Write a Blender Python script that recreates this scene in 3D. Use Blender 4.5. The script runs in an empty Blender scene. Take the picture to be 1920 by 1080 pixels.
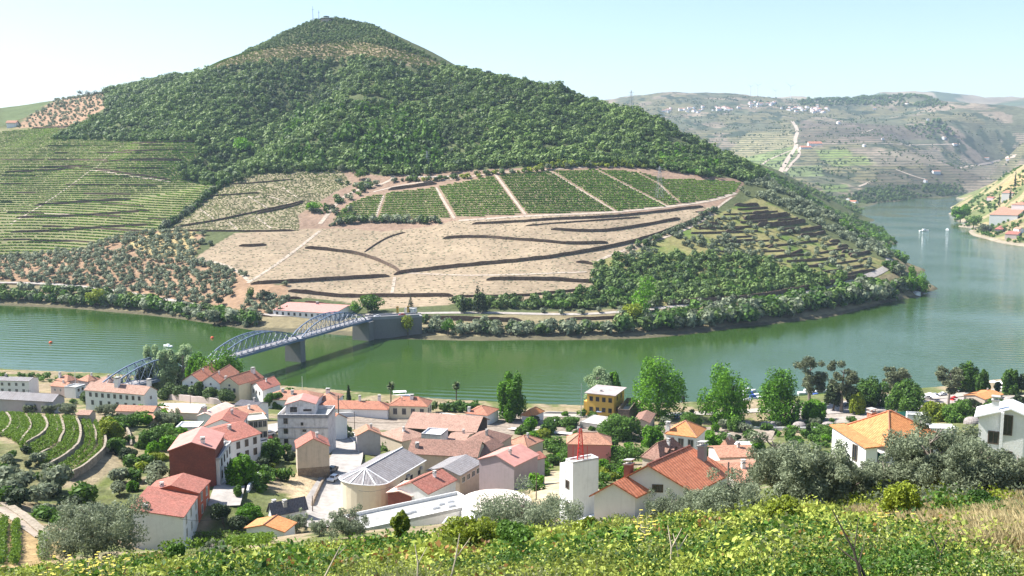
SUN_STRENGTH = 5.0
SKY_STRENGTH = 0.09
EXPOSURE = 1.27
HAZE = 0.000052
import bpy, bmesh, math, random
import numpy as np
from mathutils import Vector, Matrix
rng = np.random.default_rng(7)
random.seed(7)
SC = bpy.context.scene
COL = SC.collection
R = math.radians
# ------------------------------------------------------------------ camera
FPX = 1884.0
CAM = np.array([0.0, 0.0, 115.0])
PITCH = math.atan((540 - 290) / FPX)
cd = bpy.data.cameras.new("camera")
cd.sensor_width = 36.0
cd.lens = 36.0 * FPX / 1920.0
cd.clip_start = 0.5
cd.clip_end = 60000
cam = bpy.data.objects.new("camera", cd)
COL.objects.link(cam)
cam.location = CAM
cam.rotation_euler = (math.pi / 2 - PITCH, 0, 0)
SC.camera = cam
FW = np.array([0, math.cos(PITCH), -math.sin(PITCH)])
UP = np.array([0, math.sin(PITCH), math.cos(PITCH)])

def ray(px, py):
    d = FW + (540.0 - py) / FPX * UP
    d = np.array([(px - 960.0) / FPX, d[1], d[2]])
    return d / d[1]

def PT(px, py, Y):
    return CAM + ray(px, py) * Y

def PZ(px, py, z):
    d = ray(px, py)
    return CAM + d * ((z - CAM[2]) / d[2])

def project(P):
    Q = np.asarray(P, float) - CAM
    f = Q @ FW
    f = np.where(f < 0.1, 0.1, f)
    return 960 + FPX * Q[..., 0] / f, 540 - FPX * (Q @ UP) / f

# ------------------------------------------------------------------ value noise
_perm = np.random.default_rng(3).random((256, 256))
def vnoise(x, y):
    xi = np.floor(x).astype(int); yi = np.floor(y).astype(int)
    fx = x - xi; fy = y - yi
    fx = fx * fx * (3 - 2 * fx); fy = fy * fy * (3 - 2 * fy)
    a = _perm[xi % 256, yi % 256]; b = _perm[(xi + 1) % 256, yi % 256]
    c = _perm[xi % 256, (yi + 1) % 256]; d = _perm[(xi + 1) % 256, (yi + 1) % 256]
    return (a * (1 - fx) + b * fx) * (1 - fy) + (c * (1 - fx) + d * fx) * fy
def fbm(x, y, o=4):
    s = 0; a = 0.5; t = 0
    for k in range(o):
        s = s + a * vnoise(x * 2 ** k + 17.3 * k, y * 2 ** k + 9.1 * k); t += a; a *= 0.5
    return s / t

# ------------------------------------------------------------------ meshes
def mesh_np(name, V, F, mats=(), uv=None, attrs=None, midx=None, smooth=False):
    """V (n,3); F (m,3|4) array; attrs {name: (domain,type,array)}"""
    V = np.asarray(V, np.float32); F = np.asarray(F, np.int32)
    me = bpy.data.meshes.new(name)
    me.vertices.add(len(V)); me.vertices.foreach_set("co", V.ravel())
    k = F.shape[1]
    me.loops.add(F.size); me.loops.foreach_set("vertex_index", F.ravel())
    me.polygons.add(len(F))
    me.polygons.foreach_set("loop_start", np.arange(0, F.size, k, dtype=np.int32))
    try:
        me.polygons.foreach_set("loop_total", np.full(len(F), k, np.int32))
    except Exception:
        pass
    if midx is not None:
        me.polygons.foreach_set("material_index", np.asarray(midx, np.int32))
    me.polygons.foreach_set("use_smooth", np.full(len(F), smooth))
    if uv is not None:
        l = me.uv_layers.new(name="UVMap"); l.data.foreach_set("uv", np.asarray(uv, np.float32).ravel())
    for an, (dom, typ, arr) in (attrs or {}).items():
        a = me.attributes.new(an, typ, dom)
        a.data.foreach_set("color" if typ == 'FLOAT_COLOR' else "value", np.asarray(arr, np.float32).ravel())
    me.update(calc_edges=True)
    for m in mats: me.materials.append(m)
    return me

def link(name, me, parent=None, **props):
    o = bpy.data.objects.new(name, me)
    COL.objects.link(o)
    if parent is not None: o.parent = parent
    for k, v in props.items():
        if v: o[k] = v
    return o

def thing(name, label, cat, loc=(0, 0, 0), group=None, rz=0.0):
    o = bpy.data.objects.new(name, None)
    o.empty_display_size = 0.5
    COL.objects.link(o)
    o.location = tuple(float(v) for v in loc); o.rotation_euler = (0, 0, rz)
    o["label"] = label; o["category"] = cat
    if group: o["group"] = group
    return o

def tag(o, label, cat, group=None):
    o["label"] = label; o["category"] = cat
    if group: o["group"] = group
    return o

def dup(o, parent=None):
    c = o.copy(); COL.objects.link(c); c.parent = parent
    for ch in list(o.children): dup(ch, c)
    return c

class Geo:
    """small polygon soup with uv + material index"""
    def __init__(s): s.v = []; s.f = []; s.uv = []; s.m = []
    def poly(s, pts, mi=0, uv=None):
        pts = [np.asarray(p, float) for p in pts]
        b = len(s.v); s.v += pts; s.f.append(list(range(b, b + len(pts))))
        if uv is None:
            n = np.cross(pts[1] - pts[0], pts[2] - pts[0]); L = np.linalg.norm(n)
            n = n / L if L > 1e-9 else np.array([0, 0, 1.0])
            t = np.cross([0, 0, 1.0], n); L = np.linalg.norm(t)
            t = t / L if L > 1e-3 else np.array([1.0, 0, 0])
            w = np.cross(n, t)
            uv = [(p @ t, p @ w) for p in pts]
        s.uv += list(uv); s.m.append(mi)
    def box(s, o, ex, ey, ez, mi=0, skip=()):
        o, ex, ey, ez = [np.asarray(a, float) for a in (o, ex, ey, ez)]
        c = [o, o + ex, o + ex + ey, o + ey, o + ez, o + ex + ez, o + ex + ey + ez, o + ey + ez]
        for k, q in enumerate(((3, 2, 1, 0), (4, 5, 6, 7), (0, 1, 5, 4), (1, 2, 6, 5), (2, 3, 7, 6), (3, 0, 4, 7))):
            if k in skip: continue
            s.poly([c[i] for i in q], mi)
    def abox(s, x0, y0, z0, x1, y1, z1, mi=0):
        s.box((x0, y0, z0), (x1 - x0, 0, 0), (0, y1 - y0, 0), (0, 0, z1 - z0), mi)
    def bar(s, a, b, r, mi=0, n=4, r2=None):
        a = np.asarray(a, float); b = np.asarray(b, float); d = b - a; L = np.linalg.norm(d)
        if L < 1e-6: return
        d = d / L; r2 = r if r2 is None else r2
        u = np.cross(d, [0, 0, 1.0]);
        if np.linalg.norm(u) < 1e-3: u = np.array([1.0, 0, 0])
        u /= np.linalg.norm(u); w = np.cross(u, d)
        A = [a + r * (math.cos(t) * u + math.sin(t) * w) for t in np.linspace(0, 2 * math.pi, n, False) + math.pi / n]
        B = [b + r2 * (math.cos(t) * u + math.sin(t) * w) for t in np.linspace(0, 2 * math.pi, n, False) + math.pi / n]
        for i in range(n):
            j = (i + 1) % n; s.poly([A[j], A[i], B[i], B[j]], mi)
        s.poly(A, mi); s.poly(B[::-1], mi)
    def lathe(s, c, prof, n=12, mi=0, sx=1, sy=1):
        c = np.asarray(c, float); rings = []
        for r, z in prof:
            rings.append([c + np.array([r * sx * math.cos(t), r * sy * math.sin(t), z]) for t in np.linspace(0, 2 * math.pi, n, False)])
        for a, b in zip(rings[:-1], rings[1:]):
            for i in range(n):
                j = (i + 1) % n; s.poly([a[i], a[j], b[j], b[i]], mi)
        if prof[-1][0] > 1e-3: s.poly(rings[-1], mi)
    def mesh(s, name, mats, origin=(0, 0, 0), smooth=False):
        me = bpy.data.meshes.new(name)
        O = np.asarray(origin, float)
        me.from_pydata([tuple(p - O) for p in s.v], [], s.f)
        l = me.uv_layers.new(name="UVMap")
        l.data.foreach_set("uv", np.asarray(s.uv, np.float32).ravel())
        for m in (mats if isinstance(mats, (list, tuple)) else [mats]): me.materials.append(m)
        me.polygons.foreach_set("material_index", np.asarray(s.m, np.int32))
        me.polygons.foreach_set("use_smooth", np.full(len(s.f), smooth))
        me.update()
        return me
    def obj(s, name, mats, parent=None, origin=None, smooth=False, **props):
        if origin is None:
            origin = parent_origin(parent)
        o = link(name, s.mesh(name, mats, origin, smooth), parent, **props)
        return o

def parent_origin(p):
    t = np.zeros(3)
    while p is not None:
        t = t + np.array(p.location); p = p.parent
    return t

# ------------------------------------------------------------------ materials
def new_mat(name):
    m = bpy.data.materials.new(name); m.use_nodes = True
    nt = m.node_tree; nt.nodes.clear()
    out = nt.nodes.new("ShaderNodeOutputMaterial")
    return m, nt, out
def N(nt, t, **kw):
    n = nt.nodes.new(t)
    for k, v in kw.items():
        if k in n.inputs: n.inputs[k].default_value = v
        else: setattr(n, k, v)
    return n
def rgba(c): return (c[0], c[1], c[2], 1.0)
def noise_fac(nt, scale, detail=4, coord="Object", lo=0.35, hi=0.65, vec=None, rough=0.6):
    if vec is None:
        tc = N(nt, "ShaderNodeTexCoord"); vec = tc.outputs[coord]
    n = N(nt, "ShaderNodeTexNoise"); n.inputs["Scale"].default_value = scale; n.inputs["Detail"].default_value = detail
    n.inputs["Roughness"].default_value = rough
    nt.links.new(vec, n.inputs["Vector"])
    mr = N(nt, "ShaderNodeMapRange"); mr.inputs[1].default_value = lo; mr.inputs[2].default_value = hi
    nt.links.new(n.outputs["Fac"], mr.inputs[0])
    return mr.outputs[0]
def mix(nt, fac, a, b, mode='MIX'):
    m = N(nt, "ShaderNodeMix"); m.data_type = 'RGBA'; m.blend_type = mode
    for s, v in ((m.inputs[0], fac), (m.inputs[6], a), (m.inputs[7], b)):
        if isinstance(v, (int, float)): s.default_value = v
        elif isinstance(v, (tuple, list)): s.default_value = rgba(v)
        else: nt.links.new(v, s)
    return m.outputs[2]
def math_(nt, op, a, b=0.0):
    m = N(nt, "ShaderNodeMath"); m.operation = op
    for s, v in ((m.inputs[0], a), (m.inputs[1], b)):
        if isinstance(v, (int, float)): s.default_value = v
        else: nt.links.new(v, s)
    return m.outputs[0]
def bsdf(nt, out, col, rough=0.85, spec=0.2, metal=0.0):
    b = N(nt, "ShaderNodeBsdfPrincipled")
    if isinstance(col, (tuple, list)): b.inputs["Base Color"].default_value = rgba(col)
    else: nt.links.new(col, b.inputs["Base Color"])
    b.inputs["Roughness"].default_value = rough
    b.inputs["Specular IOR Level"].default_value = spec
    b.inputs["Metallic"].default_value = metal
    nt.links.new(b.outputs[0], out.inputs[0])
    return b
def bump(nt, b, h, strength=0.4, dist=0.05):
    n = N(nt, "ShaderNodeBump"); n.inputs["Strength"].default_value = strength; n.inputs["Distance"].default_value = dist
    nt.links.new(h, n.inputs["Height"]); nt.links.new(n.outputs[0], b.inputs["Normal"])

_mc = {}
def m_plain(name, c, rough=0.7, spec=0.3, metal=0.0, var=0.12, scale=3.0):
    if name in _mc: return _mc[name]
    m, nt, out = new_mat(name)
    f = noise_fac(nt, scale)
    col = mix(nt, f, tuple(v * (1 - var) for v in c), tuple(min(1, v * (1 + var)) for v in c))
    bsdf(nt, out, col, rough, spec, metal)
    _mc[name] = m; return m
def m_plaster(name, c, dirt=0.35, dirtc=(0.22, 0.2, 0.18)):
    """rendered wall: streaky rain dirt and blotches"""
    if name in _mc: return _mc[name]
    m, nt, out = new_mat(name)
    f = noise_fac(nt, 0.9, 5, lo=0.45, hi=0.8)
    tc = N(nt, "ShaderNodeTexCoord"); mp = N(nt, "ShaderNodeMapping"); mp.inputs["Scale"].default_value = (2.2, 2.2, 0.18)
    nt.links.new(tc.outputs["Object"], mp.inputs["Vector"])
    s = noise_fac(nt, 1.0, 5, lo=0.52, hi=0.75, vec=mp.outputs[0])
    f2 = math_(nt, 'MULTIPLY', math_(nt, 'ADD', f, s), dirt * 0.5)
    col = mix(nt, f2, c, dirtc)
    b = bsdf(nt, out, col, 0.9, 0.15)
    g = noise_fac(nt, 6.0, 4); bump(nt, b, g, 0.25, 0.03)
    _mc[name] = m; return m
def m_tile(name, c, c2, row=0.28, age=0.4, course=0.45):
    """roof tiles: ridged columns down the slope + courses, weathered blotches; UV in metres (u along the eave)"""
    if name in _mc: return _mc[name]
    m, nt, out = new_mat(name)
    tc = N(nt, "ShaderNodeTexCoord"); sp = N(nt, "ShaderNodeSeparateXYZ"); nt.links.new(tc.outputs["UV"], sp.inputs[0])
    u, v = sp.outputs[0], sp.outputs[1]
    wu = math_(nt, 'SINE', math_(nt, 'MULTIPLY', u, 2 * math.pi / row))
    wv = math_(nt, 'FRACT', math_(nt, 'MULTIPLY', v, 1 / course))
    f = noise_fac(nt, 0.5, 6, lo=0.35, hi=0.7)
    vo = N(nt, "ShaderNodeTexVoronoi"); vo.inputs["Scale"].default_value = 1.0
    mp = N(nt, "ShaderNodeMapping"); mp.inputs["Scale"].default_value = (1 / row, 1 / course, 1)
    nt.links.new(tc.outputs["UV"], mp.inputs[0]); nt.links.new(mp.outputs[0], vo.inputs["Vector"])
    sx = N(nt, "ShaderNodeSeparateXYZ"); nt.links.new(vo.outputs["Color"], sx.inputs[0])
    base = mix(nt, math_(nt, 'MULTIPLY', sx.outputs[0], 0.9), c, c2)
    base = mix(nt, math_(nt, 'MULTIPLY', f, age), base, (0.12, 0.085, 0.065))
    base = mix(nt, math_(nt, 'MULTIPLY', noise_fac(nt, 2.6, 3, lo=0.42, hi=0.62), 0.3 + 0.3 * age), base, tuple(min(1, q * 1.45 + 0.03) for q in c))
    groove = math_(nt, 'MULTIPLY', math_(nt, 'LESS_THAN', wu, -0.55), 0.35)
    base = mix(nt, groove, base, tuple(q * 0.35 for q in c2))
    b = bsdf(nt, out, base, 0.85, 0.2)
    h = math_(nt, 'ADD', math_(nt, 'MULTIPLY', wu, 0.5), math_(nt, 'MULTIPLY', wv, 0.5))
    bump(nt, b, h, 0.7, 0.07)
    _mc[name] = m; return m
def m_leaf(name, dark, light, trans=0.3, pink=None, lo=0.0, hi=1.0):
    if name in _mc: return _mc[name]
    m, nt, out = new_mat(name)
    a = N(nt, "ShaderNodeAttribute"); a.attribute_name = "tint"
    oi = N(nt, "ShaderNodeObjectInfo")
    f = math_(nt, 'ADD', a.outputs["Fac"], math_(nt, 'MULTIPLY', math_(nt, 'SUBTRACT', oi.outputs["Random"], 0.5), 0.35))
    mr = N(nt, "ShaderNodeMapRange"); mr.inputs[1].default_value = lo; mr.inputs[2].default_value = hi
    nt.links.new(f, mr.inputs[0])
    col = mix(nt, mr.outputs[0], dark, light)
    d = N(nt, "ShaderNodeBsdfPrincipled"); d.inputs["Roughness"].default_value = 0.6; d.inputs["Specular IOR Level"].default_value = 0.25
    nt.links.new(col, d.inputs["Base Color"])
    t = N(nt, "ShaderNodeBsdfTranslucent"); nt.links.new(mix(nt, 0.5, col, light), t.inputs[0])
    ms = N(nt, "ShaderNodeMixShader"); ms.inputs[0].default_value = trans
    nt.links.new(d.outputs[0], ms.inputs[1]); nt.links.new(t.outputs[0], ms.inputs[2]); nt.links.new(ms.outputs[0], out.inputs[0])
    _mc[name] = m; return m
def m_stone(name, c, c2, scale=1.2, dirt=0.3):
    if name in _mc: return _mc[name]
    m, nt, out = new_mat(name)
    tc = N(nt, "ShaderNodeTexCoord")
    vo = N(nt, "ShaderNodeTexVoronoi"); vo.inputs["Scale"].default_value = scale
    nt.links.new(tc.outputs["Object"], vo.inputs["Vector"])
    sx = N(nt, "ShaderNodeSeparateXYZ"); nt.links.new(vo.outputs["Color"], sx.inputs[0])
    col = mix(nt, sx.outputs[0], c, c2)
    f = noise_fac(nt, 0.35, 4)
    col = mix(nt, math_(nt, 'MULTIPLY', f, dirt), col, tuple(v * 0.4 for v in c))
    b = bsdf(nt, out, col, 0.95, 0.1)
    bump(nt, b, vo.outputs["Distance"], 0.6, 0.2)
    _mc[name] = m; return m
def m_ground(name, s1=0.35, s2=0.05, amt=0.5, bs=0.5, stripe=None, scol=(0.11, 0.12, 0.05), sstr=0.55, nlo=0.3):
    """ground coloured by the mesh's 'col' attribute (kind of soil / cover), broken up by noise"""
    m, nt, out = new_mat(name)
    a = N(nt, "ShaderNodeAttribute"); a.attribute_name = "col"
    f1 = noise_fac(nt, s1, 5, lo=0.3, hi=0.7); f2 = noise_fac(nt, s2, 4, lo=0.35, hi=0.65)
    k = math_(nt, 'ADD', math_(nt, 'MULTIPLY', f1, amt), math_(nt, 'MULTIPLY', f2, amt * 0.6))
    k = math_(nt, 'ADD', k, 1.0 - amt * 0.8)
    mm = N(nt, "ShaderNodeVectorMath"); mm.operation = 'SCALE'
    nt.links.new(a.outputs["Color"], mm.inputs[0]); nt.links.new(k, mm.inputs["Scale"])
    col = mm.outputs[0]
    if stripe:
        tc = N(nt, "ShaderNodeTexCoord"); sp = N(nt, "ShaderNodeSeparateXYZ"); nt.links.new(tc.outputs["Object"], sp.inputs[0])
        st = N(nt, "ShaderNodeAttribute"); st.attribute_name = "rows"
        n3 = noise_fac(nt, 0.05, 3, lo=0.0, hi=1.0)
        w = math_(nt, 'SINE', math_(nt, 'ADD', math_(nt, 'MULTIPLY', sp.outputs[2], 2 * math.pi / stripe), math_(nt, 'MULTIPLY', n3, 6.0)))
        w = math_(nt, 'GREATER_THAN', w, 0.45)
        fw = math_(nt, 'MULTIPLY', math_(nt, 'MULTIPLY', w, st.outputs["Fac"]), noise_fac(nt, s1, 3, lo=nlo, hi=0.6))
        col = mix(nt, math_(nt, 'MULTIPLY', fw, sstr), col, scol)
    b = bsdf(nt, out, col, 0.95, 0.05)
    bump(nt, b, f1, bs, 0.6)
    return m

# ------------------------------------------------------------------ terrain
class RBF:
    def __init__(s, pts, smooth=0.0):
        P = np.asarray(pts, float); s.X = P[:, :2] / 100.0; n = len(P)
        K = s.k(np.linalg.norm(s.X[:, None] - s.X[None], axis=2)) + smooth * np.eye(n)
        A = np.zeros((n + 3, n + 3)); A[:n, :n] = K; A[:n, n] = 1; A[:n, n + 1:] = s.X; A[n, :n] = 1; A[n + 1:, :n] = s.X.T
        s.w = np.linalg.solve(A, np.concatenate([P[:, 2], np.zeros(3)]))
    @staticmethod
    def k(r): return r * r * np.log(r + 1e-9)
    def __call__(s, x, y):
        q = np.stack([np.ravel(x), np.ravel(y)], 1) / 100.0; out = np.empty(len(q)); n = len(s.X)
        for i in range(0, len(q), 20000):
            c = q[i:i + 20000]
            r = np.sqrt((c[:, :1] - s.X[:, 0]) ** 2 + (c[:, 1:2] - s.X[:, 1]) ** 2)
            out[i:i + 20000] = s.k(r) @ s.w[:n] + s.w[n] + c @ s.w[n + 1:]
        return out.reshape(np.shape(x))

class Ground:
    def __init__(s, xs, ys, Z):
        s.xs, s.ys, s.Z = xs, ys, Z
    def z(s, x, y):
        x = np.asarray(x, float); y = np.asarray(y, float)
        i = np.clip(np.searchsorted(s.xs, x) - 1, 0, len(s.xs) - 2); j = np.clip(np.searchsorted(s.ys, y) - 1, 0, len(s.ys) - 2)
        fx = np.clip((x - s.xs[i]) / (s.xs[i + 1] - s.xs[i]), 0, 1); fy = np.clip((y - s.ys[j]) / (s.ys[j + 1] - s.ys[j]), 0, 1)
        Z = s.Z
        return (Z[j, i] * (1 - fx) + Z[j, i + 1] * fx) * (1 - fy) + (Z[j + 1, i] * (1 - fx) + Z[j + 1, i + 1] * fx) * fy
    def hit(s, px, py, h=0.0, y0=None, y1=None):
        """where the sight line through a pixel meets this ground (raised by h)"""
        d = ray(px, py); ys = np.linspace(y0 or s.ys[0] + 1, y1 or s.ys[-1] - 1, 3000)
        g = CAM[2] + d[2] * ys - s.z(d[0] * ys, ys) - h
        b = np.nonzero((g[:-1] > 0) & (g[1:] <= 0))[0]
        if len(b) == 0:
            Y = ys[np.argmin(np.abs(g))]
        else:
            k = b[0]; Y = ys[k] + (ys[k + 1] - ys[k]) * g[k] / (g[k] - g[k + 1])
        return np.array([d[0] * Y, Y, CAM[2] + d[2] * Y - h])
    def hits(s, pts, h=0.0, **kw): return np.array([s.hit(p[0], p[1], h, **kw) for p in pts])
    def mesh(s, name, mats, attrs=None, smooth=True):
        nx, ny = len(s.xs), len(s.ys)
        X, Y = np.meshgrid(s.xs, s.ys); V = np.stack([X, Y, s.Z], 2).reshape(-1, 3)
        i = np.arange(nx * ny).reshape(ny, nx)
        F = np.stack([i[:-1, :-1], i[:-1, 1:], i[1:, 1:], i[1:, :-1]], 2).reshape(-1, 4)
        return mesh_np(name, V, F, mats, attrs=attrs, smooth=smooth)

def spaced(segs):
    out = [np.arange(a, b, st) for a, b, st in segs]
    return np.unique(np.concatenate(out + [np.array([segs[-1][1]])]).astype(float))

def inpoly(px, py, poly):
    poly = np.asarray(poly, float); px = np.asarray(px); py = np.asarray(py)
    r = np.zeros(px.shape, bool); n = len(poly); j = n - 1
    for i in range(n):
        xi, yi = poly[i]; xj, yj = poly[j]
        c = ((yi > py) != (yj > py)) & (px < (xj - xi) * (py - yi) / (yj - yi + 1e-12) + xi)
        r ^= c; j = i
    return r
# ================================================================== sky, sun, water, haze
w = bpy.data.worlds.new("World"); SC.world = w; w.use_nodes = True
wn = w.node_tree; bg = wn.nodes["Background"]
sky = wn.nodes.new("ShaderNodeTexSky"); sky.sky_type = 'NISHITA'; sky.sun_disc = False
SUN = np.array([-0.66, 0.20, 0.80]); SUN /= np.linalg.norm(SUN)
sky.sun_elevation = math.asin(SUN[2]); sky.sun_rotation = math.atan2(SUN[0], SUN[1])
sky.altitude = 100; sky.air_density = 1.0; sky.dust_density = 0.9; sky.ozone_density = 2.0
wn.links.new(sky.outputs[0], bg.inputs[0]); bg.inputs[1].default_value = SKY_STRENGTH
sl = bpy.data.lights.new("sun", 'SUN'); sl.energy = SUN_STRENGTH; sl.angle = R(0.53); sl.color = (1.0, 0.955, 0.89)
so = bpy.data.objects.new("sun", sl); COL.objects.link(so)
so.rotation_euler = Vector(-SUN).to_track_quat('-Z', 'Y').to_euler()
so.location = (-300, 200, 800)
SC.view_settings.view_transform = 'Standard'; SC.view_settings.look = 'None'
SC.view_settings.exposure = EXPOSURE; SC.view_settings.gamma = 1.0
SC.view_settings.use_curve_mapping = False
SC.cycles.max_bounces = 6; SC.cycles.diffuse_bounces = 3; SC.cycles.glossy_bounces = 3
SC.cycles.transmission_bounces = 3; SC.cycles.volume_bounces = 0; SC.cycles.transparent_max_bounces = 6
SC.cycles.caustics_reflective = False; SC.cycles.caustics_refractive = False

def struct(name, me, **kw):
    o = link(name, me); o["kind"] = kw.get("kind", "structure"); return o

# ------------------------------------------------------------------ hillside across the river
mc = []
def add(*pts):
    for p in pts: mc.append(PT(*p))
def shore(*pts):
    for p in pts: mc.append(PZ(p[0], p[1], 0.3))
def world(*pts):
    for p in pts: mc.append(np.array(p, float))
SHORE = [(-260, 560), (-120, 564), (0, 571), (90, 575), (200, 583), (300, 592), (400, 606), (480, 618), (560, 622), (660, 628), (760, 634), (900, 637), (1050, 636), (1200, 633), (1300, 624), (1400, 611), (1500, 600), (1600, 583), (1690, 560), (1728, 549)]
shore(*SHORE)
add((-260, 500, 820), (-260, 400, 1050), (-260, 300, 1300), (-260, 215, 1750),
    (0, 520, 830), (0, 480, 890), (0, 400, 1050), (0, 300, 1300), (0, 250, 1480), (0, 206, 1760),
    (100, 300, 1270), (100, 190, 1790), (100, 440, 950),
    (200, 540, 790), (200, 480, 860), (200, 400, 1010), (200, 300, 1210), (200, 250, 1350), (200, 178, 1740),
    (300, 350, 1080), (300, 430, 920),
    (400, 560, 735), (400, 480, 830), (400, 400, 950), (400, 330, 1065), (400, 250, 1240), (400, 180, 1430), (400, 112, 1670),
    (480, 540, 740), (480, 85, 1700), (540, 55, 1715),
    (620, 580, 706), (620, 560, 730), (620, 430, 895), (620, 330, 1045), (620, 290, 1120), (620, 200, 1300), (620, 110, 1500), (620, 32, 1720),
    (720, 65, 1660), (700, 380, 960), (760, 490, 810), (760, 95, 1590),
    (835, 600, 668), (835, 560, 715), (835, 430, 870), (835, 330, 1010), (835, 250, 1160), (835, 180, 1320), (835, 134, 1480),
    (940, 158, 1390),
    (1030, 600, 668), (1030, 560, 710), (1030, 500, 765), (1030, 430, 850), (1030, 330, 985), (1030, 250, 1120), (1030, 176, 1320),
    (1100, 195, 1300),
    (1200, 590, 673), (1200, 520, 752), (1200, 430, 860), (1200, 330, 1000), (1200, 260, 1140), (1200, 222, 1255),
    (1290, 263, 1200), (1370, 580, 695), (1370, 540, 740), (1370, 480, 810), (1370, 400, 920), (1370, 345, 1030), (1370, 298, 1160),
    (1430, 336, 1120), (1500, 560, 735), (1500, 520, 780), (1500, 460, 865), (1500, 400, 985), (1500, 372, 1080),
    (1560, 405, 1050), (1600, 530, 785), (1600, 470, 890), (1600, 438, 985), (1660, 478, 910), (1690, 525, 830), (1700, 502, 900))
# hidden back slopes and the promontory's far shore
world((-310, 2350, 230), (-900, 2400, 180), (-1100, 1900, 190), (100, 1850, 120), (300, 1500, 70), (430, 1330, 32), (-100, 2000, 190),
      (362, 905, 0),
      (440, 1600, 68), (500, 1900, 85), (580, 2250, 55), (250, 2300, 190), (700, 2700, 30), (-300, 3000, 120), (600, 3000, 60), (-1200, 2900, 150))
add((1450, 335, 1700), (1540, 366, 1900))
# river bed in front of the shore
for px, py in SHORE: 
    q = PZ(px, py, 0); mc.append(np.array([q[0] + 3, q[1] - 45, -8.0]))
for px, py in [(1672, 490), (1640, 462), (1617, 440), (1598, 420), (1588, 404), (1582, 393)]:
    q = PZ(px, py, 0.3); mc.append(q); q2 = q.copy(); q2[0] += 75; q2[2] = -9; mc.append(q2)
world((430, 860, -8), (470, 960, -9), (900, 2300, -9), (-400, 600, -12), (0, 560, -12), (400, 640, -12), (300, 760, -9), (1000, 2600, -5))
rb = RBF(mc, 0.002)
xs = spaced([(-1500, -700, 12), (-700, -430, 4), (-430, 430, 2.2), (430, 1000, 7)])
ys = spaced([(560, 625, 8), (625, 1130, 2.2), (1130, 1500, 4), (1500, 2000, 8), (2000, 3000, 25)])
X, Y = np.meshgrid(xs, ys); Z = rb(X, Y)
damp = np.clip((Z - 2) / 20, 0, 1)
Z = Z + damp * ((fbm(X / 60, Y / 60, 4) - 0.5) * 5.0 * np.clip((Y - 1050) / 150, 0.12, 1) + (fbm(X / 9, Y / 9, 3) - 0.5) * 0.5)
def trench(line, depth, wid, Zb):
    L = resample_(np.array([MT0.hit(p[0], p[1]) for p in line])[:, :2], 12.0); out = np.full(X.shape, 1e9)
    for q in L: out = np.minimum(out, (X - q[0]) ** 2 + (Y - q[1]) ** 2)
    return depth * np.exp(-out / (2 * wid ** 2))
def resample_(W, step):
    d = np.r_[0, np.cumsum(np.linalg.norm(np.diff(W, axis=0), axis=1))]; t = np.linspace(0, d[-1], max(2, int(d[-1] / step))); return np.stack([np.interp(t, d, W[:, k]) for k in (0, 1)], 1)
MT0 = Ground(xs, ys, Z)
fold = np.clip((Y - 1020) / 120, 0, 1) * np.clip((1900 - Y) / 300, 0, 1)
Z = Z + damp * fold * (fbm(X / 170 + 2, Y / 420, 3) - 0.5) * 46 - fold * trench([(640, 135), (560, 190), (480, 245), (420, 290), (370, 325)], 30, 45, Z) + fold * trench([(760, 110), (700, 180), (640, 240), (600, 300)], 14, 50, Z) - fold * trench([(1130, 210), (1080, 260), (1010, 305)], 14, 35, Z)
Z = np.maximum(Z, -9)
MT = Ground(xs, ys, Z)
PX, PY = project(np.stack([X, Y, Z], 2))
C_FOREST = (0.085, 0.10, 0.045); C_TAN = (0.29, 0.226, 0.158); C_EARTH = (0.235, 0.165, 0.12); C_VSOIL = (0.20, 0.16, 0.105)
C_GROVE = (0.27, 0.18, 0.115); C_DRY = (0.30, 0.25, 0.12); C_GRASS = (0.13, 0.16, 0.05)
Z_TAN = [(362, 487), (385, 470), (440, 437), (560, 430), (640, 428), (720, 434), (800, 425), (860, 412), (1000, 405), (1150, 402), (1335, 388), (1345, 402), (1260, 437), (1180, 475), (1110, 490), (1135, 515), (1120, 545), (985, 562), (700, 580), (640, 565), (540, 556), (540, 532), (470, 531), (445, 508), (400, 490)]
Z_MID = [(316, 432), (425, 342), (490, 326), (640, 320), (660, 345), (625, 362), (600, 378), (560, 402), (560, 435)]
PLOTS = [[(628, 405), (655, 382), (690, 368), (718, 365), (702, 413), (640, 415)], [(725, 362), (815, 352), (845, 410), (708, 415)],
         [(823, 350), (925, 330), (978, 402), (858, 408)], [(935, 328), (1030, 321), (1150, 397), (990, 402)],
         [(1038, 321), (1115, 318), (1248, 387), (1158, 396)], [(1122, 318), (1190, 322), (1232, 345), (1275, 382), (1256, 387)],
         [(1195, 322), (1240, 335), (1330, 338), (1390, 342), (1378, 362), (1330, 375), (1280, 383), (1238, 345)]]
Z_UPPER = [(320, 430), (425, 340), (640, 318), (720, 330), (900, 318), (1040, 312), (1190, 312), (1400, 338), (1380, 366), (1340, 392), (1000, 408), (860, 414), (760, 436), (560, 436)]
Z_LEFT = [(-300, 250), (0, 240), (90, 235), (210, 266), (372, 262), (380, 300), (400, 350), (290, 436), (210, 450), (140, 470), (0, 482), (-300, 490)]
Z_GROVE = [(-300, 480), (0, 480), (150, 470), (230, 440), (290, 432), (385, 440), (360, 485), (450, 510), (470, 530), (545, 535), (545, 592), (500, 592), (420, 575), (300, 560), (150, 540), (0, 525), (-300, 515)]
Z_PROM = [(1120, 545), (1135, 515), (1110, 490), (1180, 475), (1260, 437), (1345, 402), (1420, 368), (1500, 410), (1600, 470), (1665, 492), (1680, 510), (1610, 530), (1540, 545), (1400, 560), (1250, 575)]
Z_STRIP = [(318, 146), (345, 130), (420, 105), (560, 82), (680, 78), (760, 95), (840, 124), (800, 130), (700, 112), (560, 112), (420, 128), (350, 146)]
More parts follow.
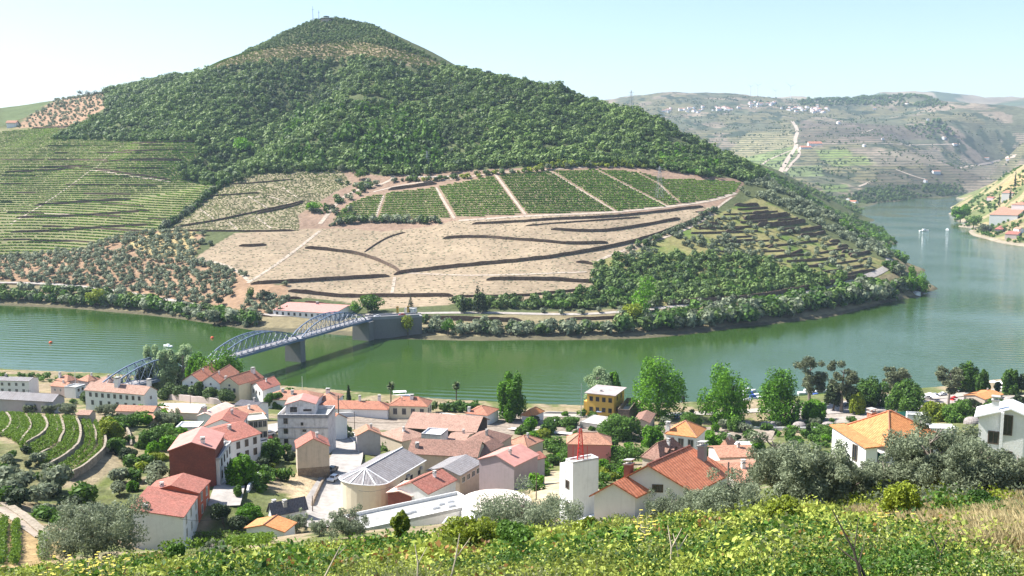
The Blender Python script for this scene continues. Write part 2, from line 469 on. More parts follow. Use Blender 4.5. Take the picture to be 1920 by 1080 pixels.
Z_RIDGE = [(30, 240), (60, 215), (110, 185), (195, 172), (200, 200), (140, 240)]
col = np.zeros(Z.shape + (3,)); col[:] = C_FOREST
rows = np.zeros(Z.shape)
def paint(poly, c, r=0.0):
    k = inpoly(PX, PY, poly) & (Y < 2000); col[k] = c; rows[k] = r
paint([(-400, 700), (-400, 500), (0, 525), (300, 560), (500, 590), (760, 600), (1250, 573), (1540, 545), (1650, 512), (1690, 470), (1780, 540), (1600, 700)], (0.20, 0.17, 0.10))
paint(Z_LEFT, (0.175, 0.17, 0.085), 0.6)
paint(Z_GROVE, C_GROVE); paint(Z_UPPER, C_EARTH); paint(Z_MID, (0.235, 0.20, 0.13), 0.4); paint(Z_TAN, C_TAN, 0.55)
for p in PLOTS: paint(p, C_VSOIL)
paint(Z_PROM, (0.20, 0.185, 0.08)); paint(Z_STRIP, (0.20, 0.155, 0.10), 0.9); paint(Z_RIDGE, (0.30, 0.2, 0.13))
paint([(0, 196), (105, 190), (60, 215), (0, 238)], (0.10, 0.13, 0.06), 0.9)
gr = np.clip((fbm(X / 22 + 5, Y / 22, 4) - 0.5) * 4, 0, 1)[..., None]
isprom = inpoly(PX, PY, Z_PROM)[..., None]
col = np.where(isprom, col * (1 - gr) + np.array([0.10, 0.15, 0.035]) * gr, col)
dg_ = inpoly(PX, PY, [(365, 430), (300, 435), (230, 455), (290, 480), (365, 485)]); col[dg_] = (0.36, 0.28, 0.14)
beach = (Z < 1.2) & (Z > -0.5); col[beach] = (0.105, 0.095, 0.06); col[Z < -0.6] = (0.06, 0.08, 0.04)
rgb1 = np.concatenate([col, np.ones(Z.shape + (1,))], 2)
hill = struct("hillside_terrain", MT.mesh("hillside_terrain", [m_ground("hill_ground", 0.25, 0.03, 0.45, 0.6, stripe=0.75)],
    {"col": ('POINT', 'FLOAT_COLOR', rgb1), "rows": ('POINT', 'FLOAT', rows)}))

# ------------------------------------------------------------------ far hills, beyond the bend
fc = []
for p in [(1560, 395), (1610, 383), (1650, 379), (1720, 371), (1800, 362), (1850, 352), (1920, 345), (2050, 338)]: fc.append(PZ(p[0], p[1], 0.5))
for p in [(1560, 395), (1610, 383), (1650, 379), (1720, 371), (1800, 362), (1850, 352)]:
    q = PZ(p[0], p[1], 0); fc.append(q + np.array([-30, -130, -10]))
for p in [(900, 205, 5600), (1050, 200, 5500), (1180, 188, 5500), (1300, 177, 5500), (1400, 176, 5600), (1480, 184, 5600), (1560, 183, 5500), (1650, 180, 5400), (1740, 182, 5300), (1800, 192, 5000), (1860, 203, 4800), (1930, 217, 4600), (2100, 225, 4400),
          (1400, 300, 3300), (1500, 330, 2850), (1200, 250, 4200), (1900, 290, 3500), (1800, 325, 3150), (1700, 340, 2850), (1600, 355, 2600), (1700, 280, 3700), (1600, 250, 4100), (1500, 240, 4300), (1450, 215, 4800),
          (1800, 250, 4200), (1680, 215, 4800), (1330, 232, 4500), (1450, 275, 3800), (1560, 300, 3300), (1750, 300, 3400), (1280, 205, 5000), (2050, 290, 3700)]: fc.append(PT(*p))
for q in [(500, 7500, 300), (2500, 7500, 250), (3500, 5200, 250), (-600, 5600, 250), (300, 3600, 60), (-600, 7500, 200)]: fc.append(np.array(q, float))
rf = RBF(fc, 0.002)
xs = spaced([(-700, 600, 40), (600, 2700, 9), (2700, 3600, 60)]); ys = spaced([(2200, 4600, 9), (4600, 5900, 16), (5900, 7500, 80)])
X, Y = np.meshgrid(xs, ys); Z = rf(X, Y)
d = np.clip((Z - 2) / 40, 0, 1)
gull = fbm(X / 420, Y / 900, 5) - 0.5
Z = Z + d * (gull * 60 + (fbm(X / 45, Y / 45, 3) - 0.5) * 7); Z = np.maximum(Z, -12)
FH = Ground(xs, ys, Z); PX, PY = project(np.stack([X, Y, Z], 2))
n1 = fbm(X / 260, Y / 260, 4)[..., None]; n2 = fbm(X / 40 + 40, Y / 90, 4)[..., None]; n3 = fbm(X / 130 + 90, Y / 130 + 3, 3)[..., None]
col = np.where(n1 > 0.5, np.array([0.145, 0.135, 0.075]), np.array([0.10, 0.105, 0.065])) * np.ones(Z.shape + (3,))
col = np.where(n3 > 0.60, np.array([0.20, 0.165, 0.12]), col)
col = np.where(n2 > 0.62, np.array([0.045, 0.06, 0.035]), col)
def paint2(poly, c, k=1.0): 
    q = inpoly(PX, PY, poly); col[q] = col[q] * (1 - k) + np.array(c) * k
paint2([(1365, 285), (1400, 250), (1485, 245), (1490, 268), (1480, 300), (1380, 300)], (0.24, 0.22, 0.12), 0.8)
paint2([(1380, 300), (1480, 275), (1500, 280), (1470, 325), (1430, 320)], (0.15, 0.2, 0.07), 0.8)
paint2([(1530, 282), (1590, 280), (1600, 292), (1540, 300)], (0.15, 0.2, 0.06), 0.8)
paint2([(1545, 300), (1620, 292), (1650, 308), (1560, 312)], (0.17, 0.21, 0.07), 0.8)
paint2([(1480, 312), (1540, 310), (1545, 330), (1475, 332)], (0.15, 0.19, 0.08), 0.8)
paint2([(1535, 345), (1590, 345), (1590, 362), (1545, 358)], (0.13, 0.18, 0.06), 0.8)
paint2([(1500, 225), (1760, 240), (1740, 262), (1500, 268)], (0.11, 0.085, 0.07), 0.6)
paint2([(1615, 285), (1760, 280), (1780, 310), (1640, 312)], (0.22, 0.18, 0.14), 0.6)
paint2([(1620, 345), (1780, 345), (1800, 366), (1600, 384)], (0.05, 0.06, 0.035), 0.8)
paint2([(1640, 322), (1860, 302), (1900, 320), (1790, 350), (1650, 345)], (0.09, 0.08, 0.06), 0.7)
rgb1 = np.concatenate([col, np.ones(Z.shape + (1,))], 2)
struct("far_hills", FH.mesh("far_hills", [m_ground("far_ground", 0.05, 0.008, 0.5, 0.8, stripe=8.0, scol=(0.045, 0.055, 0.035), sstr=0.75, nlo=0.15)],
    {"col": ('POINT', 'FLOAT_COLOR', rgb1), "rows": ('POINT', 'FLOAT', 1.3 * np.ones(Z.shape) * (n1[..., 0] > 0.42))}))

# ------------------------------------------------------------------ hill on the river's right bank
rc = []
RSH = [(2150, 500), (2000, 474), (1920, 461), (1880, 455), (1850, 447), (1820, 436), (1800, 424), (1790, 410), (1788, 398), (1800, 384)]
for p in RSH: rc.append(PZ(p[0], p[1], 0.5)); q = PZ(p[0], p[1], 0); rc.append(q + np.array([-50, -40, -9]))
for p in [(1925, 430, 1370), (1925, 400, 1490), (1870, 420, 1570), (1870, 395, 1700), (1870, 365, 1850), (1925, 350, 1680), (1830, 395, 1880), (1815, 385, 2080), (1850, 352, 2100), (1925, 310, 1900), (2000, 340, 1600), (2000, 265, 1950), (2150, 250, 1800), (2150, 400, 1350)]: rc.append(PT(*p))
rc += [np.array(q, float) for q in [(1300, 2500, 60), (1500, 2600, 150), (1100, 2400, 15), (1900, 1900, 300), (1900, 2600, 250)]]
rr = RBF(rc, 0.002)
xs = spaced([(560, 1300, 5), (1300, 2000, 25)]); ys = spaced([(1050, 2400, 5), (2400, 2700, 25)])
X, Y = np.meshgrid(xs, ys); Z = rr(X, Y); d = np.clip((Z - 1) / 15, 0, 1)
Z = np.maximum(Z + d * (fbm(X / 40, Y / 40, 4) - 0.5) * 6, -9)
RH = Ground(xs, ys, Z); PX, PY = project(np.stack([X, Y, Z], 2))
n = fbm(X / 30, Y / 30, 4)[..., None]
col = np.where(n > 0.52, np.array([0.27, 0.225, 0.125]), np.array([0.13, 0.15, 0.06])) * np.ones(Z.shape + (3,))
q = inpoly(PX, PY, [(1870, 350), (1925, 320), (1925, 345), (1880, 358)]); col[q] = (0.32, 0.24, 0.12)
col[(Z < 2.5) & (Z > -1)] = (0.27, 0.23, 0.17)
rgb1 = np.concatenate([col, np.ones(Z.shape + (1,))], 2)
struct("right_bank_terrain", RH.mesh("right_bank_terrain", [m_ground("right_ground", 0.15, 0.03, 0.5, 0.6, stripe=3.0)],
    {"col": ('POINT', 'FLOAT_COLOR', rgb1), "rows": ('POINT', 'FLOAT', 0.7 * np.ones(Z.shape))}))

# ------------------------------------------------------------------ distant mountains
def ridge(name, pts, Yd, colr, seed):
    xs = np.linspace(pts[0][0], pts[-1][0], 260); ys = np.linspace(Yd, Yd + 3500, 40)
    prof = np.interp(xs, [p[0] for p in pts], [p[1] for p in pts])
    zx = CAM[2] + (290 - prof) / FPX * (Yd + 1700)
    wx = (xs - 960) / FPX * (Yd + 1700)
    X, Y = np.meshgrid(wx, ys)
    t = np.clip(1 - np.abs(Y - Yd - 1700) / 1750, 0, 1)
    Z = (zx[None] - 60) * t ** 0.7 + 60 + (fbm(X / 500 + seed, Y / 500, 5) - 0.5) * 130 * t
    G = Ground(wx, ys, Z); c = np.zeros(Z.shape + (4,)); c[:] = colr + (1,)
    k = fbm(X / 300 + seed, Y / 300, 4) > 0.55; c[k] = (0.07, 0.09, 0.05, 1)
    struct(name, G.mesh(name, [m_ground(name + "_ground", 0.004, 0.001, 0.5, 0.5)], {"col": ('POINT', 'FLOAT_COLOR', c)}))
ridge("distant_mountains", [(1000, 215), (1250, 200), (1440, 188), (1480, 178), (1520, 186), (1600, 182), (1640, 172), (1700, 174), (1760, 180), (1830, 185), (1880, 182), (1960, 184), (2200, 180)], 6200, (0.20, 0.17, 0.12), 4)
ridge("middle_mountains", [(1500, 235), (1700, 215), (1780, 200), (1830, 192), (1870, 188), (1930, 186), (2050, 184), (2300, 190)], 5700, (0.13, 0.12, 0.07), 11)

# ------------------------------------------------------------------ town side
nc = []
NSH = [(-250, 690), (-50, 702), (200, 714), (400, 728), (530, 738), (700, 752), (900, 768), (1090, 776), (1260, 771), (1400, 766), (1500, 758), (1600, 748), (1740, 742), (1850, 728), (1950, 716), (2150, 700)]
nsh = np.array([PZ(p[0], p[1], 0)[:2] for p in NSH])
def n_(*pts):
    for p in pts: nc.append(PT(*p))
for p in nsh: nc.append(np.array([p[0], p[1] - 4, 5.0])); nc.append(np.array([p[0], p[1] + 25, 2.0]))
n_((700, 787, 398), (1060, 800, 385), (1500, 785, 410), (1500, 820, 370), (200, 762, 405), (50, 752, 425), (300, 775, 365), (430, 755, 410),
   (100, 772, 335), (30, 790, 302), (100, 830, 258), (30, 860, 240), (190, 800, 292), (200, 850, 252), (170, 885, 236), (215, 925, 220), (330, 1005, 200), (100, 960, 186), (40, 1040, 150), (0, 1078, 120), (260, 850, 262),
   (390, 902, 216), (440, 880, 228), (480, 825, 268), (520, 793, 300), (640, 845, 264), (700, 830, 288), (626, 898, 242), (600, 950, 214), (565, 822, 288), (640, 808, 308),
   (850, 850, 292), (950, 830, 322), (1050, 835, 318), (730, 945, 222), (820, 930, 222), (700, 960, 205), (900, 930, 205), (655, 1013, 124), (800, 1020, 126), (700, 1022, 126), (760, 990, 182), (900, 965, 180),
   (1000, 905, 200), (1000, 965, 150), (1085, 992, 122), (1180, 970, 112), (1020, 880, 216), (1160, 870, 240), (1285, 850, 264), (1400, 855, 255), (1400, 915, 172),
   (1690, 872, 133), (1600, 885, 148), (1500, 850, 300), (1440, 840, 292), (1880, 880, 122), (1760, 830, 260), (1850, 762, 425), (1700, 800, 372), (1620, 790, 396), (1900, 800, 330),
   (560, 1000, 160), (450, 1025, 152), (250, 1040, 120))
n_((1950, 965, 40), (1700, 985, 43), (1500, 1000, 47), (1300, 1020, 50), (1100, 1040, 52), (900, 1050, 55), (960, 1082, 26), (500, 1062, 72), (250, 1082, 60), (750, 1040, 75), (1000, 1018, 86), (1450, 962, 82), (1300, 985, 84), (1800, 935, 74), (1900, 950, 60), (1700, 1085, 15), (1300, 1085, 19))
nc += [np.array(q, float) for q in [(0, 0, 110.2), (-40, 0, 108.5), (40, 0, 110.5), (0, -40, 122), (120, 0, 112), (-120, 0, 104), (-200, 120, 74), (-260, 200, 52), (220, 80, 96), (260, 160, 76), (-300, 320, 24), (300, 300, 36), (0, 560, 2), (-300, 560, 2), (300, 560, 2)]]
rn = RBF(nc, 0.004)
xs = spaced([(-460, -140, 5), (-140, 190, 2.0), (190, 460, 5)]); ys = spaced([(-40, 10, 2.5), (10, 130, 1.5), (130, 420, 2.5), (420, 530, 1.5)])
X, Y = np.meshgrid(xs, ys); Z = rn(X, Y)
ysh = np.interp(X, nsh[:, 0], nsh[:, 1])
t = np.clip((Y - (ysh - 3)) / 6.0, 0, 1); Z = Z * (1 - t) + (-7) * t
Z -= 4.0 * np.clip((Y - 165) / 35, 0, 1) * np.clip((370 - Y) / 60, 0, 1) * np.clip((X + 130) / 40, 0, 1)
Z += (fbm(X / 6, Y / 6, 3) - 0.5) * 0.5 * (Y < ysh - 12)
Z -= 0.8 * np.clip((Y - 7) / 8, 0, 1) * np.clip((100 - Y) / 40, 0, 1)
NG = Ground(xs, ys, Z); PX, PY = project(np.stack([X, Y, Z], 2))
n1 = fbm(X / 14, Y / 14, 4)[..., None]; n2 = fbm(X / 5 + 30, Y / 5, 3)[..., None]
col = np.where(n1 > 0.52, np.array([0.27, 0.215, 0.14]), np.array([0.13, 0.145, 0.06])) * np.ones(Z.shape + (3,))
col = np.where((n2 > 0.56), col * 0.75 + np.array([0.02, 0.03, 0.0]), col)
def paint3(poly, c): col[inpoly(PX, PY, poly) & (Y > 60)] = c
paint3([(650, 775), (1090, 780), (1260, 800), (1450, 815), (1450, 830), (1100, 818), (650, 805)], (0.28, 0.235, 0.19))
paint3([(0, 965), (60, 975), (110, 1010), (110, 1065), (0, 1080)], (0.33, 0.235, 0.12))
paint3([(0, 770), (240, 775), (260, 850), (180, 910), (60, 920), (0, 870)], (0.25, 0.205, 0.13))
paint3([(0, 830), (60, 835), (130, 875), (60, 915), (0, 890)], (0.17, 0.165, 0.08))
paint3([(540, 890), (610, 880), (590, 960), (550, 970)], (0.42, 0.33, 0.21))
paint3([(1000, 880), (1130, 890), (1150, 930), (1010, 945)], (0.40, 0.33, 0.22))
paint3([(1480, 755), (1800, 745), (1920, 740), (1920, 765), (1720, 790), (1480, 795)], (0.30, 0.265, 0.23))
under = (PY > 950) & (Y < 96); col[under] = col[under] * 0.25 + np.array([0.02, 0.018, 0.008])  # soil colour darkened under the brush, as shade in the gaps between brambles
paint3([(1600, 925), (1980, 925), (1980, 1060), (1750, 1010), (1580, 975)], (0.34, 0.27, 0.13))
rgb1 = np.concatenate([col, np.ones(Z.shape + (1,))], 2)
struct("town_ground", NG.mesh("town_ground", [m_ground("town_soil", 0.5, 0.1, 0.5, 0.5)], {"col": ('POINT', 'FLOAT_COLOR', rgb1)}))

# ------------------------------------------------------------------ river
m, nt, out = new_mat("river_water")
tc = N(nt, "ShaderNodeTexCoord")
def wav(sx, sy, rot, detail, seed=0):
    mp = N(nt, "ShaderNodeMapping"); mp.inputs["Scale"].default_value = (sx, sy, 1); mp.inputs["Rotation"].default_value = (0, 0, R(rot)); mp.inputs["Location"].default_value = (seed, seed * 2, 0)
    nt.links.new(tc.outputs["Object"], mp.inputs[0]); n = N(nt, "ShaderNodeTexNoise"); n.inputs["Scale"].default_value = 1; n.inputs["Detail"].default_value = detail
    nt.links.new(mp.outputs[0], n.inputs["Vector"]); return n.outputs["Fac"]
patch = noise_fac(nt, 0.006, 3, lo=0.4, hi=0.62)
h = math_(nt, 'ADD', math_(nt, 'MULTIPLY', wav(0.22, 0.5, 8, 3), 0.6), math_(nt, 'MULTIPLY', wav(0.9, 1.6, -12, 2, 9), 0.25))
h = math_(nt, 'MULTIPLY', h, math_(nt, 'ADD', math_(nt, 'MULTIPLY', patch, 0.7), 0.3))
b = bsdf(nt, out, (0.030, 0.066, 0.012), 0.045, 0.5); b.inputs["IOR"].default_value = 1.33
wv = N(nt, "ShaderNodeTexWave"); wv.wave_type = 'BANDS'; wv.bands_direction = 'Y'; wv.inputs["Scale"].default_value = 0.045; wv.inputs["Distortion"].default_value = 5.0; wv.inputs["Detail"].default_value = 2; wv.inputs["Detail Scale"].default_value = 0.25
mpw = N(nt, "ShaderNodeMapping"); mpw.inputs["Rotation"].default_value = (0, 0, R(10)); nt.links.new(tc.outputs["Object"], mpw.inputs[0]); nt.links.new(mpw.outputs[0], wv.inputs["Vector"])
h = math_(nt, 'ADD', h, math_(nt, 'MULTIPLY', math_(nt, 'MULTIPLY', wv.outputs["Fac"], noise_fac(nt, 0.004, 2, lo=0.5, hi=0.65)), 0.9))
spx = N(nt, "ShaderNodeSeparateXYZ"); nt.links.new(tc.outputs["Object"], spx.inputs[0])
mo = N(nt, "ShaderNodeMapRange"); mo.inputs[1].default_value = 60; mo.inputs[2].default_value = 420; mo.inputs[3].default_value = 0.8; mo.inputs[4].default_value = 2.6
nt.links.new(math_(nt, 'ADD', spx.outputs[0], math_(nt, 'MULTIPLY', noise_fac(nt, 0.008, 3, lo=0.2, hi=0.8), 160)), mo.inputs[0])  # open water beyond the lee of the hill is rougher
bump(nt, b, math_(nt, 'MULTIPLY', h, mo.outputs[0]), 0.45, 0.35)
g = Geo(); g.poly([(-2500, 420, 0), (3000, 420, 0), (3000, 3200, 0), (-2500, 3200, 0)]); struct("river_water", g.mesh("river_water", m))
# valley floor far beyond, so that no gap shows between the land sheets
m2 = m_plain("valley_soil", (0.12, 0.12, 0.07))
g = Geo(); g.poly([(-7000, -1500, -14), (7000, -1500, -14), (7000, 10500, -14), (-7000, 10500, -14)]); struct("valley_floor", g.mesh("valley_floor", m2))
# hazy air
if HAZE > 0:
    m, nt, out = new_mat("haze_air"); v = N(nt, "ShaderNodeVolumePrincipled"); v.inputs["Density"].default_value = HAZE; v.inputs["Color"].default_value = (0.60, 0.78, 1.0, 1); v.inputs["Anisotropy"].default_value = 0.0
    nt.links.new(v.outputs[0], out.inputs["Volume"])
    g = Geo(); g.abox(-7100, -1600, -15.5, 7100, 10600, 680); o = struct("haze", g.mesh("haze", m), kind="stuff"); 
# ================================================================== vegetation tools
def cloud(blobs, n, size, rs, rough=0.9, shell=0.5, aspect=0.65, droop=0.0):
    """n leaf-size faces through a set of lobes (x,y,z,rx,ry,rz); returns V,F,tint"""
    B = np.asarray(blobs, float); B[:, 3:] = np.maximum(np.abs(B[:, 3:]), 1e-3)
    wgt = (B[:, 3] * B[:, 4] * B[:, 5]) ** 0.667; k = rs.choice(len(B), n, p=wgt / wgt.sum())
    d = rs.normal(size=(n, 3)); d /= np.linalg.norm(d, axis=1)[:, None]
    r = shell + (1 - shell) * np.sqrt(rs.random(n)) + rs.normal(size=n) * 0.05
    c = B[k, :3] + d * B[k, 3:6] * r[:, None]
    nr = d + rough * rs.normal(size=(n, 3)); nr[:, 2] += 0.25
    nr /= np.linalg.norm(nr, axis=1)[:, None]
    t = np.cross(nr, rs.normal(size=(n, 3))); t[:, 2] -= droop; t -= nr * np.sum(t * nr, 1)[:, None]; t /= np.linalg.norm(t, axis=1)[:, None] + 1e-9
    b = np.cross(nr, t)
    s = size * (0.6 + 0.8 * rs.random(n)); t = t * s[:, None]; b = b * (s * aspect)[:, None]
    j = lambda: 0.75 + 0.5 * rs.random((n, 1))
    V = np.stack([c - t * j() - b * 0.25, c - b * j(), c + t * j() + b * 0.25, c + b * j()], 1).reshape(-1, 3)
    tb = rs.normal(size=len(B)) * 0.13
    tint = np.clip(0.5 + tb[k] + rs.normal(size=n) * 0.2, 0, 1)
    return V, np.arange(4 * n).reshape(n, 4), tint

def lobes(rs, n, rx, rz, z0, rad=0.5, jitter=0.25):
    """lobes packed in an ellipsoid of radii rx,rz whose centre is at z0"""
    out = []
    for i in range(n):
        d = rs.normal(size=3); d /= np.linalg.norm(d); q = 0.62 * rs.random() ** 0.4
        r = rad * (1 + jitter * rs.normal())
        out.append((d[0] * q * rx, d[1] * q * rx, z0 + d[2] * q * rz, r * rx, r * rx, r * min(rz, rx * 1.3)))
    return out

def scatter_mesh(name, tmpl, pos, scl, rot, tint, mat):
    """many copies of leaf-cloud templates merged into one mesh (uncountable cover only)"""
    if len(pos) == 0: pos = np.array([[0, -30, 100.0]]); scl = np.ones(1); rot = np.zeros(1); tint = np.zeros(1)
    Vs, Fs, Ts = [], [], []; b = 0; which = rng.integers(0, len(tmpl), len(pos))
    for k, (V, F, t) in enumerate(tmpl):
        i = np.nonzero(which == k)[0]
        if len(i) == 0: continue
        c, s = np.cos(rot[i]), np.sin(rot[i]); S = scl[i]
        if S.ndim == 1: S = np.stack([S, S, S], 1)
        x = V[None, :, 0] * S[:, :1]; y = V[None, :, 1] * S[:, 1:2]; z = V[None, :, 2] * S[:, 2:]
        P = np.stack([x * c[:, None] - y * s[:, None] + pos[i, :1], x * s[:, None] + y * c[:, None] + pos[i, 1:2], z + pos[i, 2:3]], 2)
        n = len(i) * len(V)
        Vs.append(P.reshape(-1, 3)); Fs.append((F[None] + (np.arange(len(i)) * len(V))[:, None, None]).reshape(-1, F.shape[1]) + b); b += n
        Ts.append((t[None] + tint[i][:, None]).ravel())
    return mesh_np(name, np.concatenate(Vs), np.concatenate(Fs), [mat], attrs={"tint": ('FACE', 'FLOAT', np.concatenate(Ts))})

def cloud_mesh(name, c, mat):
    return mesh_np(name, c[0], c[1], [mat], attrs={"tint": ('FACE', 'FLOAT', c[2])})
def join(*cs):
    V, F, T, b = [], [], [], 0
    for c in cs: V.append(c[0]); F.append(c[1] + b); T.append(c[2]); b += len(c[0])
    return np.concatenate(V), np.concatenate(F), np.concatenate(T)

def trunk_geo(rs, h, r, nl=5, spread=0.5, lean=0.08, r2=0.45, fork=0.35):
    g = Geo(); top = np.array([lean * h * rs.normal(), lean * h * rs.normal(), h])
    mid = top * np.array([0.4, 0.4, 0.5]) + np.array([0.03 * h * rs.normal(), 0.03 * h * rs.normal(), 0])
    g.bar((0, 0, -0.6), mid, r * 1.25, 0, 7, r * 0.85); g.bar(mid, top, r * 0.85, 0, 6, r * 0.25)
    for i in range(nl):
        t = fork + (0.95 - fork) * rs.random(); a = 2 * math.pi * (i + rs.random() * 0.6) / nl
        p = mid * (t / 0.5) if t < 0.5 else mid + (top - mid) * (t - 0.5) / 0.5
        L = spread * h * (1.05 - 0.5 * t)
        q = p + np.array([math.cos(a) * L, math.sin(a) * L, L * (0.6 + 0.5 * rs.random())])
        e = p + (q - p) * 0.5 + np.array([0, 0, -0.08 * L]); g.bar(p, e, r * r2, 0, 5, r * r2 * 0.7); g.bar(e, q, r * r2 * 0.7, 0, 5, r * 0.1)
        q2 = e + np.array([math.cos(a + 0.9) * L * 0.5, math.sin(a + 0.9) * L * 0.5, L * 0.5]); g.bar(e, q2, r * r2 * 0.5, 0, 4, r * 0.08)
    return g

BARK = m_plain("bark", (0.13, 0.10, 0.075), 0.95, 0.05, var=0.35, scale=5)
BARK_GREY = m_plain("grey_bark", (0.24, 0.20, 0.17), 0.95, 0.05, var=0.35, scale=4)
L_FOREST = m_leaf("forest_leaves", (0.016, 0.045, 0.015), (0.155, 0.235, 0.055), 0.25)
L_OLIVE = m_leaf("olive_leaves", (0.075, 0.098, 0.055), (0.29, 0.335, 0.205), 0.3)
L_SILVER = m_leaf("silver_leaves", (0.15, 0.23, 0.10), (0.50, 0.62, 0.34), 0.35)
L_BRIGHT = m_leaf("bright_leaves", (0.025, 0.085, 0.004), (0.17, 0.38, 0.012), 0.3)
L_MID = m_leaf("mid_leaves", (0.016, 0.052, 0.008), (0.13, 0.25, 0.03), 0.28)
L_YELLOW = m_leaf("yellow_leaves", (0.07, 0.11, 0.010), (0.32, 0.38, 0.03), 0.3)
L_DARK = m_leaf("dark_leaves", (0.012, 0.028, 0.010), (0.055, 0.085, 0.03), 0.2)
L_EUC = m_leaf("eucalyptus_leaves", (0.035, 0.052, 0.028), (0.21, 0.235, 0.12), 0.25)
L_VINE = m_leaf("vine_leaves", (0.04, 0.095, 0.010), (0.20, 0.31, 0.03), 0.3)
L_RUST = m_leaf("rust_leaves", (0.10, 0.05, 0.03), (0.22, 0.12, 0.05), 0.3)

def small_tree(seed, n=70, size=0.16, nl=6):
    rs = np.random.default_rng(seed)
    return cloud(lobes(rs, nl, 0.5, 0.42, 0.5, 0.52), n, size, rs, 0.33, 0.86)
SMALL = [small_tree(s, 100, 0.12, 4 + s % 4) for s in range(7)]
SMALL2 = [small_tree(40 + s, 130, 0.12, 8) for s in range(5)]
TALL = []
for s in range(4):
    rs = np.random.default_rng(90 + s); TALL.append(cloud([(0.08 * rs.normal(), 0.08 * rs.normal(), z, 0.32 * (1.15 - z), 0.32 * (1.15 - z), 0.2) for z in np.linspace(0.25, 0.9, 6)], 80, 0.13, rs, 0.7, 0.7))

def scatter_pts(G, poly, spacing, ymax=None, seed=1, jit=0.45, keep=None, yfar=None):
    """jittered grid points on ground G that fall in a picture-plane polygon when seen from the viewpoint"""
    rs = np.random.default_rng(seed); W = np.array([G.hit(p[0], p[1]) for p in poly])
    x0, y0 = W[:, 0].min() - 60, W[:, 1].min() - 60; x1, y1 = W[:, 0].max() + 60, W[:, 1].max() + 120
    if yfar: y1 = yfar
    if ymax: y1 = min(y1, ymax)
    gx, gy = np.meshgrid(np.arange(x0, x1, spacing), np.arange(y0, y1, spacing))
    gx = gx + rs.uniform(-jit, jit, gx.shape) * spacing; gy = gy + rs.uniform(-jit, jit, gy.shape) * spacing
    gx, gy = gx.ravel(), gy.ravel(); z = G.z(gx, gy); P = np.stack([gx, gy, z], 1)
    px, py = project(P); k = inpoly(px, py, poly)
    return P[k]

def woodland(name, G, poly, spacing, size, mat, tmpl=None, seed=1, ymax=None, thin=0.0, var=0.35, label=None, cat=None, tvar=0.2, patch=0.0, yfar=None):
    P = scatter_pts(G, poly, spacing, ymax, seed, yfar=yfar); rs = np.random.default_rng(seed + 50)
    if thin: P = P[fbm(P[:, 0] / 45 + seed, P[:, 1] / 45, 3) > thin]
    n = len(P); nz = fbm(P[:, 0] / 70 + 3, P[:, 1] / 70, 4)
    s = size * (1 + var * rs.normal(size=n) * 0.7 + 0.5 * (nz - 0.5) * 2); s = np.clip(s, size * 0.35, size * 1.8)
    P[:, 2] -= 0.12 * s
    S = np.stack([s, s, s * (0.8 + 0.35 * rs.random(n))], 1)
    t = rs.normal(size=n) * tvar + (nz - 0.5) * patch
    o = link(name, scatter_mesh(name, tmpl or SMALL, P, S, rs.random(n) * 6.28, t, mat)); o["kind"] = "stuff"
    if label: o["label"] = label
    if cat: o["category"] = cat
    return o

